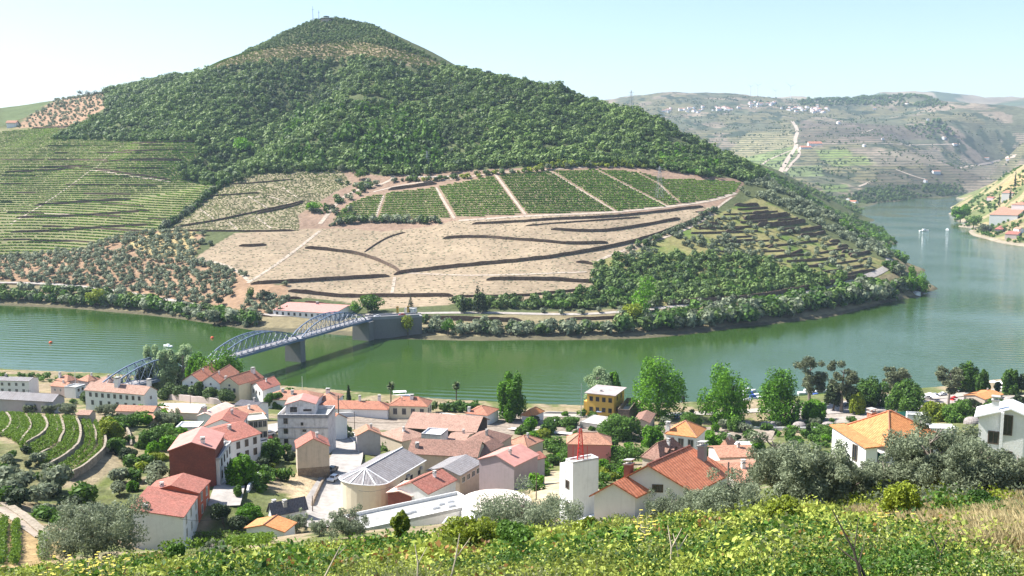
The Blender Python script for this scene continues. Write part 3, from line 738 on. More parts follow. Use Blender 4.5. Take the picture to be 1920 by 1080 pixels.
def contour_rows(name, G, poly, dz, step, h, mat, seed=1, width=0.5, ymax=1300, miss=0.05, quads=2, tv=0.2, off=0.0, patch=1.2):
    """rows of vines that follow the contour lines of ground G inside a polygon"""
    rs = np.random.default_rng(seed); W = np.array([G.hit(p[0], p[1]) for p in poly])
    xs = np.arange(W[:, 0].min() - 5, W[:, 0].max() + 5, step); yv = np.arange(W[:, 1].min() - 20, min(ymax, W[:, 1].max() + 40), 1.2)
    P = []
    for x in xs:
        z = np.maximum.accumulate(G.z(np.full(yv.shape, x), yv))
        lv = np.arange(math.ceil(z[0] / dz) * dz, z[-1], dz) + off
        if len(lv) == 0: continue
        P.append(np.stack([np.full(lv.shape, x), np.interp(lv, z + np.arange(len(z)) * 1e-6, yv), lv], 1))
    P = np.concatenate(P); P[:, 0] += rs.uniform(-0.3, 0.3, len(P)) * step; P[:, 2] = G.z(P[:, 0], P[:, 1])
    px, py = project(P); P = P[inpoly(px, py, poly)]; P = P[rs.random(len(P)) > miss]
    n = len(P); V = []; 
    for q in range(quads):
        a = rs.uniform(-0.5, 0.5, n) + (0 if q == 0 else 1.2 * (1 if q % 2 else -1)); L = step * 0.75 * (0.7 + 0.6 * rs.random(n)) * (1 if q == 0 else 0.5 + width * 0.5)
        hh = h * (0.6 + 0.6 * rs.random(n)); tx, ty = np.cos(a) * L, np.sin(a) * L
        lean = rs.uniform(-0.5, 0.5, n) * width; z0 = P[:, 2] + 0.08
        V.append(np.stack([np.stack([P[:, 0] - tx, P[:, 1] - ty, z0], 1), np.stack([P[:, 0] + tx, P[:, 1] + ty, z0 + 0.1], 1),
            np.stack([P[:, 0] + tx * 0.8, P[:, 1] + ty * 0.8 + lean, z0 + hh], 1), np.stack([P[:, 0] - tx * 0.8, P[:, 1] - ty * 0.8 + lean, z0 + hh * 0.85], 1)], 1))
    # leafy top face: what the eye sees from above
    L = step * 0.6; a = width * (0.7 + 0.6 * rs.random(n)); zt = P[:, 2] + h * (0.7 + 0.4 * rs.random(n)); e = rs.normal(size=n) * 0.12
    V.append(np.stack([np.stack([P[:, 0] - L, P[:, 1] - a, zt - e], 1), np.stack([P[:, 0] + L, P[:, 1] - a, zt + e], 1), np.stack([P[:, 0] + L, P[:, 1] + a, zt + e * 2], 1), np.stack([P[:, 0] - L, P[:, 1] + a, zt], 1)], 1))
    V = np.concatenate(V); nz = fbm(P[:, 0] / 18, P[:, 1] / 18, 3)
    t = np.tile(0.5 + rs.normal(size=n) * tv + (nz - 0.5) * patch, quads + 1)
    o = link(name, mesh_np(name, V.reshape(-1, 3), np.arange(len(V) * 4).reshape(-1, 4), [mat], attrs={"tint": ('FACE', 'FLOAT', t)})); o["kind"] = "stuff"
    return o

def resample(W, step):
    W = np.asarray(W, float); d = np.r_[0, np.cumsum(np.linalg.norm(np.diff(W, axis=0), axis=1))]
    n = max(2, int(d[-1] / step) + 1); t = np.linspace(0, d[-1], n)
    return np.stack([np.interp(t, d, W[:, k]) for k in range(W.shape[1])], 1)
def smooth_path(pts, it=2):
    P = np.asarray(pts, float)
    for _ in range(it):
        Q = [P[0]]
        for a, b in zip(P[:-1], P[1:]): Q += [a * 0.75 + b * 0.25, a * 0.25 + b * 0.75]
        Q.append(P[-1]); P = np.array(Q)
    return P

def wall_strip(name, label, G, px, h, mat, thick=0.7, step=3.0, cat="terrace wall", group=None, smooth=1, world=False, sink=0.8, var=0.15, tops=None):
    W = np.asarray(px, float) if world else G.hits(smooth_path(px, smooth))
    W = resample(W[:, :2], step); z = G.z(W[:, 0], W[:, 1])
    t = np.gradient(W, axis=0); t /= np.linalg.norm(t, axis=1)[:, None]; nrm = np.stack([-t[:, 1], t[:, 0]], 1)
    hs = h * (1 + var * (fbm(W[:, 0] / 6, W[:, 1] / 6, 2) - 0.5) * 2); 
    n = len(W); e = np.minimum(1, np.minimum(np.arange(n), np.arange(n)[::-1]) / 2.0 + 0.35); hs = hs * (e if not world else 1)
    a = W - nrm * thick / 2; b = W + nrm * thick / 2
    V = np.concatenate([np.c_[a, z - sink], np.c_[a, z + hs], np.c_[b, z + hs], np.c_[b, z - sink]]); F = []
    for i in range(n - 1):
        for k in range(4): F.append((k * n + i, k * n + i + 1, ((k + 1) % 4) * n + i + 1, ((k + 1) % 4) * n + i))
    F += [(0, n, 2 * n, 3 * n), (n - 1, 4 * n - 1, 3 * n - 1, 2 * n - 1)]
    uv = np.zeros((len(F) * 4, 2))
    o = link(name, mesh_np(name, V, F, mat if isinstance(mat, list) else [mat], uv=uv)); tag(o, label, cat, group); return o

def ribbon(name, G, px, width, mat, lift=0.15, step=2.5, across=4, smooth=2, world=False, kind="structure", flat=0.0):
    W = np.asarray(px, float)[:, :2] if world else G.hits(smooth_path(px, smooth))[:, :2]
    W = resample(W, step); t = np.gradient(W, axis=0); t /= np.linalg.norm(t, axis=1)[:, None] + 1e-9; nrm = np.stack([-t[:, 1], t[:, 0]], 1)
    V = []; n = len(W); zc = G.z(W[:, 0], W[:, 1])
    for s in np.linspace(-0.5, 0.5, across + 1):
        Q = W + nrm * s * width; z = G.z(Q[:, 0], Q[:, 1]); V.append(np.c_[Q, np.maximum(z, zc * flat + z * (1 - flat)) + lift])
    V = np.concatenate(V); F = [(k * n + i, k * n + i + 1, (k + 1) * n + i + 1, (k + 1) * n + i) for k in range(across) for i in range(n - 1)]
    o = link(name, mesh_np(name, V, np.array(F)[:, ::-1], [mat], uv=np.zeros((len(F) * 4, 2)), smooth=True)); o["kind"] = kind; return o

def put(me, name, P, s, label, cat, group, rot=None, sz=1.0):
    o = link(name, me); o.location = P; o.scale = (s, s, s * sz); o.rotation_euler = (0, 0, random.random() * 6.28 if rot is None else rot); tag(o, label, cat, group); return o
# ================================================================== what grows and stands on the hillside across the river
WALL = m_stone("schist_wall", (0.125, 0.088, 0.066), (0.20, 0.15, 0.11), 0.9, 0.3)
PATH = m_plain("pale_path", (0.36, 0.30, 0.24), 0.95, 0.05, var=0.2, scale=0.3)
ROADC = m_plain("pale_road", (0.33, 0.30, 0.27), 0.95, 0.05, var=0.15, scale=0.3)
Z_FOREST = [(90, 262), (200, 212), (195, 172), (330, 142), (345, 146), (420, 128), (560, 112), (700, 112), (800, 130), (840, 128), (940, 150), (1040, 166), (1150, 196), (1260, 240), (1380, 296), (1440, 330), (1400, 342), (1330, 335), (1190, 312), (1040, 310), (900, 318), (800, 330), (720, 332), (640, 320), (500, 326), (425, 345), (390, 350), (340, 335), (330, 312), (365, 300), (370, 266), (240, 266), (150, 262)]
woodland("forest", MT, Z_FOREST, 6.2, 8.2, L_FOREST, seed=3, ymax=1900, tvar=0.24, patch=1.3, thin=.27, var=.6)
Z_TOP = [(330, 138), (420, 92), (540, 44), (600, 22), (640, 22), (720, 60), (770, 90), (838, 122), (760, 96), (680, 80), (560, 83), (420, 106)]
woodland("hilltop_scrub", MT, Z_TOP, 5.2, 5.2, L_FOREST, seed=8, ymax=1900, tvar=0.08, patch=0.5)
woodland("pine_stand", MT, [(560, 210), (760, 215), (830, 250), (830, 325), (620, 320), (520, 300)], 7.0, 13.0, L_MID, TALL, seed=12, thin=0.42, tvar=0.15)
woodland("ridge_orchard", MT, Z_RIDGE, 11, 5.0, L_OLIVE, seed=14, ymax=1950)
woodland("pale_undergrowth", MT, Z_FOREST, 8.5, 5.5, L_MID, seed=33, ymax=1500, thin=0.56, patch=0.6)
L_PLOT = m_leaf('plot_vine_leaves', (0.075, 0.17, 0.022), (0.26, 0.44, 0.055), 0.4)
# vineyards: vines nobody could count, one mass per plot
for i, p in enumerate(PLOTS):
    o = contour_rows("vineyard_vines", MT, p, 1.45, 0.8, 1.2, L_PLOT, seed=20 + i, width=0.8, quads=1, patch=.5)
    o["label"] = "green vine rows between pale paths in the upper vineyard"
contour_rows("vineyard_vines", MT, Z_LEFT, 1.9, 1.1, 1.2, L_PLOT, seed=41, width=0.8, ymax=1500, miss=0.08, quads=1)
contour_rows("vineyard_vines", MT, Z_MID, 1.0, 1.1, 0.7, L_VINE, seed=42, width=0.3, miss=0.45, quads=1)
contour_rows("young_vines", MT, Z_TAN, 0.8, 1.2, 0.4, L_OLIVE, seed=43, width=0.16, miss=0.84, quads=1)
contour_rows("vineyard_vines", MT, Z_STRIP, 2.4, 2.2, 1.3, L_VINE, seed=44, width=0.7, ymax=1900, miss=0.2, quads=1)

# terrace walls of dark schist
def tw(label, pts, h=2.6, **kw): return wall_strip("terrace_wall", label, MT, pts, h, WALL, cat="terrace wall", **kw)
for lab, pts, h in [
    ("long dark terrace wall rising to the right across the pale fields", [(738, 516), (760, 512), (870, 500), (1000, 489), (1100, 473), (1150, 463), (1200, 452), (1260, 432), (1325, 404)], 4.2),
    ("dark terrace wall bending down to the right in the middle of the pale fields", [(572, 466), (625, 471), (675, 478), (710, 490), (738, 503), (752, 513)], 4.0),
    ("straight dark wall along the lower left of the pale fields", [(470, 534), (560, 529), (640, 524), (730, 519)], 4.0),
    ("curving lowest wall above the white quinta with pink roof", [(540, 547), (590, 552), (640, 558), (700, 557), (780, 557), (850, 556)], 4.0),
    ("dark wall with blunt left end, lower right of the pale fields", [(912, 526), (960, 525), (1040, 526), (1115, 531)], 4.2),
    ("thin wall along the foot of the lower right pale field", [(850, 557), (960, 557), (1050, 549), (1118, 541)], 2.6),
    ("wavy dark wall under the upper right pale terrace", [(830, 448), (900, 445), (960, 450), (1020, 454), (1070, 459), (1140, 456)], 3.6),
    ("dark wall curving up to the right inside the upper pale terrace", [(1033, 431), (1090, 435), (1140, 434), (1200, 425), (1275, 411)], 3.6),
    ("long dark bank just below the green vineyard plots", [(885, 421), (960, 418), (1040, 412), (1140, 408), (1240, 398), (1318, 388)], 3.2),
    ("second thin bank below the green vineyard plots", [(985, 424), (1090, 416), (1200, 408)], 1.8),
    ("steep wall running up between two pale fields to olive bushes", [(683, 473), (705, 458), (730, 444), (760, 436)], 1.8),
    ("short isolated dark wall in the left pale field", [(448, 462), (470, 463), (500, 460)], 3.6),
    ("dark wall top left of the green vineyard, behind the second plot", [(728, 357), (770, 352), (819, 345)], 4.6),
    ("long wall slanting up under the stippled left plots", [(322, 428), (360, 422), (420, 412), (480, 398), (530, 388), (570, 378)], 2.6),
    ("lower wall along the foot of the stippled left plots", [(320, 434), (400, 434), (480, 435), (552, 433)], 2.4),
    ("short upper wall in the stippled plots, near the forest edge", [(430, 346), (480, 344), (550, 337)], 2.0),
    ("middle short wall in the stippled plots", [(388, 369), (430, 366), (490, 362)], 2.0),
    ("thick short wall right of the stippled plots beside a bare scrape", [(480, 402), (540, 390), (568, 381)], 2.6),
    ("dark wall beside a shrub at right end of the pale fields", [(1080, 492), (1098, 494), (1116, 498)], 3.5),
    ("low wall above the pink roofed quinta", [(538, 560), (566, 560)], 3.0),
    ("low wall just behind the pink roofed quinta's ridge", [(572, 566), (630, 574)], 2.2),
]: tw(lab, pts, h * .68)
for lab, pts, h in [
    ("upper pale track wall across the far left terraces", [(175, 318), (230, 326), (320, 339)], 2.4),
    ("short wall at top of the far left terraces", [(245, 271), (300, 268), (370, 266)], 1.8),
    ("thin wall low in the upper far left terraces", [(205, 287), (270, 283), (350, 281)], 1.6),
    ("second thin wall in the upper far left terraces", [(190, 305), (240, 300), (340, 299)], 1.6),
    ("long wall across the far left terraces at mid height", [(65, 386), (130, 382), (245, 375)], 2.6),
    ("long wall below the mid wall of the far left terraces", [(30, 409), (100, 408), (210, 402), (280, 396)], 2.4),
    ("third wall down the far left terraces", [(20, 436), (110, 434), (200, 427), (290, 422)], 2.2),
    ("short low wall at the foot of the far left terraces", [(50, 454), (135, 453)], 2.0),
    ("dark low wall at the left edge above the olive grove", [(-10, 483), (30, 482), (75, 480)], 2.6),
    ("long upper wall across the far left terraces near the ravine", [(75, 316), (120, 313), (170, 312)], 2.2),
    ("left upper wall beyond the ravine of the far left terraces", [(10, 323), (70, 322), (140, 316)], 2.2),
    ("dark wall under the small white house on the left ridge", [(60, 242), (110, 240), (150, 239)], 3.0),
]: tw(lab, pts, h, step=5)
# promontory terraces
pt = [([(1395, 412), (1440, 410), (1478, 405)], 4.2), ([(1420, 425), (1470, 424), (1510, 417)], 4.2), ([(1475, 437), (1510, 434), (1541, 428)], 3.2), ([(1500, 444), (1530, 442), (1548, 437)], 3.0),
      ([(1377, 386), (1400, 387), (1422, 385)], 3), ([(1410, 401), (1430, 400), (1442, 398)], 2.6), ([(1555, 454), (1575, 453)], 2.4), ([(1570, 464), (1590, 461)], 2.2), ([(1578, 474), (1600, 470)], 2.2), ([(1594, 482), (1612, 479), (1632, 474)], 3.0),
      ([(1340, 455), (1380, 455), (1415, 453)], 2.6), ([(1450, 485), (1480, 480), (1505, 470)], 2.2), ([(1360, 435), (1395, 428)], 2.0), ([(1520, 500), (1545, 495)], 1.6), ([(1540, 512), (1580, 507)], 1.6), ([(1440, 465), (1462, 460)], 1.8), ([(1310, 425), (1350, 424)], 2.2), ([(1330, 470), (1390, 478)], 1.6)]
for i, (pts, h) in enumerate(pt):
    tw("short dark dry stone step among the grassy terraces on the right spur", pts, h, group="stone steps of the terraced spur", step=2.5)
def auto_steps(G, poly, dzs, h, thr, seed, lab, grp, most):
    rs = np.random.default_rng(seed); W = np.array([G.hit(p[0], p[1]) for p in poly]); xs_ = np.arange(W[:, 0].min(), W[:, 0].max(), 3.0); yv = np.arange(W[:, 1].min(), W[:, 1].max(), 1.0); tr = {}
    for x in xs_:
        z = np.maximum.accumulate(G.z(np.full(yv.shape, x), yv)) + np.arange(len(yv)) * 1e-6
        for lv in np.arange(math.ceil(z[0] / dzs) * dzs, z[-1], dzs): tr.setdefault(round(lv, 2), []).append((x, np.interp(lv, z, yv)))
    n_ = 0
    for lv, P_ in tr.items():
        P_ = np.array(P_); px, py = project(np.c_[P_, G.z(P_[:, 0], P_[:, 1])]); ok = inpoly(px, py, poly) & (fbm(P_[:, 0] / 25 + lv, P_[:, 1] / 25 + seed, 3) > thr) & (np.abs(np.gradient(P_[:, 1])) < 9); run = []
        for i_ in range(len(P_) + 1):
            if i_ < len(P_) and ok[i_] and len(run) < 22: run.append(P_[i_])
            else:
                if len(run) >= 5 and n_ < most: wall_strip("terrace_wall", lab, G, np.array(run), h * rs.uniform(.7, 1.2), WALL, .7, 3.0, "terrace wall", grp, world=True); n_ += 1
                run = []
auto_steps(MT, [(1290, 440), (1350, 405), (1420, 372), (1500, 412), (1600, 472), (1660, 492), (1640, 512), (1560, 522), (1470, 492), (1400, 470)], 3.2, 1.7, .40, 5, "low broken stone step among the grassy terraces on the right spur", "low stone steps of the terraced spur", 46)
auto_steps(MT, [(0, 300), (120, 265), (360, 270), (390, 345), (290, 432), (140, 465), (0, 475)], 9.0, 1.7, .47, 8, "low pale-topped terrace bank across the far left vineyard", "low banks of the far left terraces", 40)
tw("long dark cutting wall above the river road on the right spur", [(1250, 572), (1330, 567), (1420, 560), (1500, 545), (1560, 533), (1612, 522)], 3.4)
tw("pale parapet wall along the left river road", [(-20, 533), (60, 534), (140, 540), (210, 547), (270, 560), (340, 570), (395, 583), (440, 590), (510, 594)], 1.0)
tw("dark embankment wall below the road right of the bridge", [(755, 600), (820, 600), (900, 602), (980, 604)], 3.0)
tw("lower dark embankment wall by the bridge abutment", [(800, 616), (860, 614), (930, 613)], 2.0)
tw("long low wall below the road under the olive row", [(1060, 600), (1130, 600), (1200, 592), (1240, 585)], 2.2)

# paths and roads
def pth(pts, wd=2.6, mat=None, name="path"): return ribbon(name, MT, pts, wd, mat or PATH, 0.2, 3.0)
for pts in [[(718, 367), (702, 413)], [(817, 352), (852, 410)], [(928, 326), (985, 403)]]: pth(pts, 2.5)
for pts in [[(1030, 321), (1155, 397)], [(1115, 318), (1252, 388)]]: pth(pts, 1.7)
pth([(1240, 348), (1250, 362), (1268, 376)], 2.0)
pth([(700, 360), (760, 345), (860, 335), (920, 325), (1030, 318), (1120, 312), (1190, 313)], 3.0)
pth([(860, 414), (985, 405), (1150, 399), (1260, 387), (1335, 377), (1380, 362)], 4.0)
pth([(1338, 398), (1350, 385), (1372, 370)], 2.2, PATH)
pth([(1120, 490), (1160, 472), (1230, 452), (1300, 425), (1335, 402)], 3.0)
pth([(360, 487), (410, 492), (445, 508), (468, 528)], 3.0)
pth([(465, 531), (520, 495), (560, 465), (600, 433)], 3.2)
pth([(545, 385), (510, 368), (478, 370)], 1.6); pth([(465, 368), (505, 392)], 1.8); pth([(375, 393), (400, 410)], 1.8); pth([(478, 405), (508, 428)], 2.0); pth([(430, 416), (447, 434)], 1.8); pth([(530, 352), (560, 372)], 1.6)
pth([(740, 520), (735, 550)], 2.5); pth([(760, 512), (900, 518), (1100, 510)], 2.2)
pth([(170, 318), (235, 328), (320, 341)], 4.0); pth([(172, 318), (110, 365), (20, 420)], 2.6); pth([(180, 315), (210, 285), (235, 270)], 2.2)
pth([(130, 402), (60, 400), (0, 395)], 2.2)
pth([(515, 293), (530, 291), (550, 298), (620, 312)], 3.5, ROADC); pth([(750, 327), (790, 333), (860, 330)], 3.0, ROADC); pth([(980, 184), (1010, 178), (1050, 170)], 3.0)
pth([(640, 318), (700, 320), (745, 330), (720, 345), (680, 352), (640, 370), (600, 420)], 4.0)
ribbon("river_road", MT, [(-60, 531), (60, 531), (140, 537), (210, 544), (270, 556), (340, 567), (395, 580), (440, 587), (510, 592), (630, 592), (760, 588)], 5.0, ROADC, 0.25, 4)
ribbon("river_road", MT, [(760, 588), (900, 586), (1000, 589), (1100, 590), (1200, 582), (1290, 572), (1380, 565), (1450, 557), (1540, 545), (1610, 525)], 4.2, ROADC, 0.25, 4)
ribbon("river_road", MT, [(1610, 525), (1650, 510), (1668, 498), (1667, 484)], 6, ROADC, 0.3, 4)

# ------------------------------------------------------------------ olives and bushes one can count
olive_far = [cloud_mesh("olive_crown_mesh", c, L_OLIVE) for c in SMALL2]
bush_far = [cloud_mesh("bush_mesh", c, L_MID) for c in SMALL2]
bush_dark = [cloud_mesh("dark_bush_mesh", c, L_FOREST) for c in SMALL2]
bush_lite = [cloud_mesh("light_bush_mesh", c, L_BRIGHT) for c in SMALL2]
bush_yel = [cloud_mesh("yellow_bush_mesh", c, L_YELLOW) for c in SMALL2]
P = scatter_pts(MT, Z_GROVE, 6.0, seed=5); P = P[fbm(P[:, 0] / 40, P[:, 1] / 40, 3) > 0.33]
P = P[(P[:, 0] > -560)]; P = P[np.argsort(P[:, 1])]
near, rest = P[:290], P[290:]
for p in near:
    put(random.choice(olive_far), "olive_tree", p - np.array([0, 0, 0.5]), random.uniform(4.2, 6.8), "grey green olive tree in the grove on reddish soil, left far bank", "tree", "olive trees of the left far grove")
n = len(rest)
if n:
    s = rng.uniform(4.2, 7.0, n); rest = rest - np.array([0, 0, 0.5])
    o = link("olive_grove", scatter_mesh("olive_grove", SMALL, rest, s, rng.random(n) * 6.28, rng.normal(size=n) * 0.1, L_OLIVE)); o["kind"] = "stuff"
# scrub on the spur, thick as one mass
woodland("scrub_woodland", MT, [(1110, 500), (1190, 490), (1280, 478), (1380, 485), (1440, 500), (1530, 520), (1600, 528), (1520, 545), (1420, 558), (1330, 566), (1250, 572), (1100, 580), (960, 580), (850, 582), (850, 565), (1000, 560), (1115, 548)], 6.0, 7.5, L_FOREST, SMALL2, seed=17, patch=1.0)
woodland("scrub_woodland", MT, [(1110, 540), (1200, 520), (1300, 500), (1420, 510), (1500, 530), (1420, 558), (1250, 572), (1100, 580), (850, 580), (1000, 562)], 8.0, 6.5, L_MID, SMALL2, seed=27, patch=1.0, thin=.42)
woodland("scrub_woodland", MT, [(1180, 478), (1260, 440), (1330, 410), (1380, 430), (1420, 460), (1440, 490), (1380, 482), (1280, 478), (1150, 500), (1120, 500)], 7.0, 5.2, L_OLIVE, SMALL2, seed=18, thin=0.40)
woodland("spur_wood", MT, [(1380, 362), (1400, 345), (1440, 335), (1500, 368), (1570, 405), (1620, 440), (1670, 478), (1690, 500), (1640, 480), (1590, 455), (1540, 425), (1490, 400), (1430, 375)], 7.0, 6.0, L_OLIVE, SMALL2, seed=19, patch=0.9, ymax=1250, thin=.36)
woodland("spur_wood", MT, [(1440, 330), (1500, 345), (1560, 372), (1620, 395), (1600, 420), (1540, 395), (1470, 362)], 9, 7, L_FOREST, seed=23, yfar=2400, thin=.35)
woodland("spur_wood", MT, [(1380, 300), (1500, 330), (1620, 385), (1690, 470), (1700, 500), (1640, 470), (1500, 372), (1400, 325)], 9, 6.5, L_MID, seed=24, yfar=1700, thin=.42, patch=.8)
P = scatter_pts(MT, [(1340, 410), (1420, 372), (1500, 412), (1600, 472), (1660, 492), (1600, 525), (1540, 520), (1450, 490), (1400, 450)], 13, seed=9)[:75]
for p in P: put(random.choice(olive_far), "olive_tree", p - np.array([0, 0, 0.4]), random.uniform(4.5, 7), "grey olive tree on the grassy stone terraces of the right spur", "tree", "olive trees of the terraced spur")
# bushes by the waterline
def along(pts, step, jit, G=MT):
    W = resample(G.hits(pts)[:, :2], step); W += rng.uniform(-jit, jit, W.shape); return np.c_[W, G.z(W[:, 0], W[:, 1])]
MASS = {"waterline bushes of the right spur": L_MID, "waterline bushes of the left far bank": L_MID, "bushes on the bank by the abutment": L_OLIVE, "bushes under the right river road": L_MID, "bushes under the left river road": L_MID, "bushes at the tip of the spur": L_MID, "bush row under the green vineyard": L_OLIVE, "hedge bushes of the ravine": L_MID, "waterline bushes right of the bridge": L_OLIVE, "bushes on the ochre slope": L_OLIVE, "bushes left of the green vineyard": L_MID, "bushes above the green vineyard": L_YELLOW, "olives along the right track": L_OLIVE}
for pts, step, jit, sz, sets, lab, grp in [
    ([(-20, 560), (90, 566), (200, 574), (300, 584), (390, 598), (480, 612)], 7.5, 3, (5, 10.5), (bush_far, bush_dark, olive_far), "rounded green bush at the waterline of the left far bank", "waterline bushes of the left far bank"),
    ([(-20, 543), (120, 550), (210, 560), (300, 576), (400, 592), (490, 602)], 6, 5, (4, 8), (bush_far,), "small bush on the slope below the left river road", "bushes under the left river road"),
    ([(760, 622), (900, 626), (1050, 626), (1160, 622)], 4.5, 4, (5, 9.5), (olive_far,), "grey green bush at the waterline right of the bridge", "waterline bushes right of the bridge"),
    ([(1160, 622), (1260, 616), (1380, 602), (1480, 590), (1580, 573), (1660, 556)], 4.4, 4, (7, 13), (bush_far, bush_dark, bush_lite), "tall leafy bush at the waterline of the right spur", "waterline bushes of the right spur"),
    ([(1180, 605), (1290, 596), (1400, 580), (1500, 568), (1600, 550), (1660, 535)], 5.0, 6, (5, 10), (bush_far,), "bush on the slope between river road and water, right spur", "bushes under the right river road"),
    ([(780, 606), (880, 610), (1000, 612), (1100, 610)], 9.0, 4, (3.5, 7), (olive_far, bush_far, bush_dark), "bush on the bare bank right of the bridge abutment", "bushes on the bank by the abutment"),
    ([(1020, 587), (1120, 588), (1200, 580), (1290, 570), (1400, 562)], 12, 1.5, (5, 7), (olive_far,), "round olive tree standing along the outer edge of the river road", "roadside olives across the river"),
    ([(1640, 545), (1700, 540), (1730, 543), (1690, 520), (1660, 500)], 5.0, 4, (6, 11), (bush_far, bush_dark), "dense bush at the tip of the right spur", "bushes at the tip of the spur"),
    ([(620, 423), (660, 418), (720, 417), (780, 418), (825, 418)], 5.0, 2, (4, 8), (olive_far, bush_dark), "bush in the row along the foot of the green vineyard", "bush row under the green vineyard"),
    ([(302, 432), (330, 415), (370, 385), (400, 360), (425, 345)], 5.0, 2, (5, 8), (bush_far, bush_dark), "bush in the hedge up the ravine left of the stippled plots", "hedge bushes of the ravine"),
    ([(230, 452), (300, 448), (350, 450), (385, 458)], 10, 6, (3.5, 6), (olive_far, bush_dark), "olive bush on the ochre slope above the grove", "bushes on the ochre slope"),
    ([(640, 345), (690, 350), (640, 380), (590, 395), (655, 400)], 8, 8, (3, 7), (olive_far, bush_far, bush_dark), "bush on the bare slope left of the green vineyard", "bushes left of the green vineyard"),
    ([(740, 340), (790, 340), (860, 335), (1000, 322), (1120, 311)], 8, 3, (4, 6.5), (olive_far, bush_yel, bush_far), "bush on the track above the green vineyard", "bushes above the green vineyard"),
    ([(1340, 395), (1300, 420), (1240, 445), (1180, 470)], 8, 2, (4, 6), (olive_far,), "olive bush along the track right of the pale fields", "olives along the right track"),
]:
    if grp in MASS:
        Q = np.concatenate([along(pts, step * 0.8, jit) for _ in range(2)]); Q = Q[Q[:, 2] > -0.6] - np.array([0, 0, .5]); n = len(Q)
        kk = rng.integers(0, 3, n); szz = rng.uniform(sz[0] * .7, sz[1] * 1.2, n)
        for j_, mt_ in enumerate((MASS[grp], L_FOREST, L_OLIVE)):
            z_ = kk == j_; o = link("bank_scrub", scatter_mesh("bank_scrub", SMALL2, Q[z_], szz[z_], rng.random(z_.sum()) * 6.28, rng.normal(size=z_.sum()) * .22, mt_)); o["kind"] = "stuff"
        continue
    for p in along(pts, step, jit):
        if p[2] < -0.3: continue
        put(random.choice(random.choice(sets)), "bush", p - np.array([0, 0, 0.4]), random.uniform(*sz), lab, "bush", grp, sz=random.uniform(0.75, 1.05))
# single trees across the river
def hill_tree(px, py, hgt, wid, mat, label, seed, kind="round", name="tree", G=None, n=700):
    G = G or MT; p = G.hit(px, py); rs = np.random.default_rng(seed)
    if kind == "round": bl = lobes(rs, 9, 0.5 * wid, 0.42 * hgt, 0.55 * hgt, 0.45)
    elif kind == "cone": bl = [(0, 0, z * hgt, 0.5 * wid * (1.05 - z), 0.5 * wid * (1.05 - z), 0.12 * hgt) for z in np.linspace(0.12, 0.92, 8)]
    else: bl = [(rs.normal() * 0.1 * wid, rs.normal() * 0.1 * wid, z * hgt, 0.42 * wid * (1 - 0.5 * abs(z - 0.45)), 0.42 * wid * (1 - 0.5 * abs(z - 0.45)), 0.16 * hgt) for z in np.linspace(0.2, 0.88, 7)]
    t = thing(name, label, "tree", p)
    link("crown", cloud_mesh("crown", cloud(bl, n, 0.05 * max(hgt * 0.6, wid), rs, 0.8, 0.6), mat), t)
    g = Geo(); g.bar((0, 0, -0.5), (0, 0, 0.5 * hgt), 0.03 * hgt, 0, 6, 0.012 * hgt); g.obj("trunk", BARK, t, origin=(0, 0, 0)); return t
for a in [(178, 575, 16, 15, L_YELLOW, "bright yellow green tree at the water's edge, left far bank", 1), (243, 566, 8, 10, L_YELLOW, "ochre green tree pair by the left river road", 2), (262, 566, 8, 8, L_MID, "darker small tree beside the ochre green tree", 3),
          (402, 609, 13, 17, L_OLIVE, "big dome shaped grey bush tree at the waterline, left of the quinta", 4), (765, 630, 18, 11, L_YELLOW, "pale yellow green willow at the waterline beside the abutment", 5), (690, 588, 13, 22, L_MID, "broad leafy tree behind the far end of the bridge", 6), (668, 589, 11, 9, L_BRIGHT, "light green tree at the left of the broad tree by the bridge end", 7),
          (1210, 590, 25, 17, L_BRIGHT, "tall bright green poplar standing alone above the river road", 8, "col"), (905, 586, 17, 8, L_DARK, "dark conifer above the road right of the toll house", 9, "cone"), (868, 586, 14, 6, L_DARK, "narrow dark conifer nearest the toll house", 10, "cone"), (896, 584, 20, 10, L_DARK, "broader dark conifer above the road, right one of the pair", 11, "cone"),
          (1710, 548, 22, 8, L_BRIGHT, "tall green poplar at the tip of the spur, left of two", 12, "col"), (1727, 550, 18, 10, L_BRIGHT, "leafy poplar at the very tip of the spur by the jetty", 13, "col"), (1180, 606, 14, 16, L_YELLOW, "yellow green bushy tree below the road under the tall poplar", 14), (840, 630, 12, 9, L_BRIGHT, "light green shrub tree at the waterline right of the willow", 15),
          (455, 290, 22, 26, L_BRIGHT, "lone light green broad tree inside the dark forest", 16), (675, 337, 12, 13, L_MID, "round dark tree on the bare slope above the vineyard", 17), (587, 396, 9, 17, L_BRIGHT, "wide bright bush on the bare slope left of the vineyard", 18), (625, 398, 9, 8, L_DARK, "dark bush right of the wide bright bush", 19),
          (918, 146, 11, 13, L_DARK, "round tree standing on the skyline right of the summit", 20), (868, 138, 10, 8, L_DARK, "narrow tree on the skyline close to the summit", 21), (640, 322, 9, 9, L_OLIVE, "small olive near the forest edge above the stippled plots", 22),
          (498, 562, 9, 9, L_DARK, "dark tree left of the pink roofed quinta", 23), (470, 560, 9, 8, L_MID, "green tree second left of the pink roofed quinta", 24), (410, 573, 8, 9, L_DARK, "dark tree above the left river road by the olive grove", 25), (770, 577, 9, 5, L_DARK, "slim dark conifer behind the toll house", 26, "cone")]:
    hill_tree(*a)
for i, x in enumerate((150, 165, 178, 190)): hill_tree(x, 182, 12, 13, L_DARK, "tree of the small clump on the left skyline ridge", 60 + i, n=250)["group"] = "ridge clump"
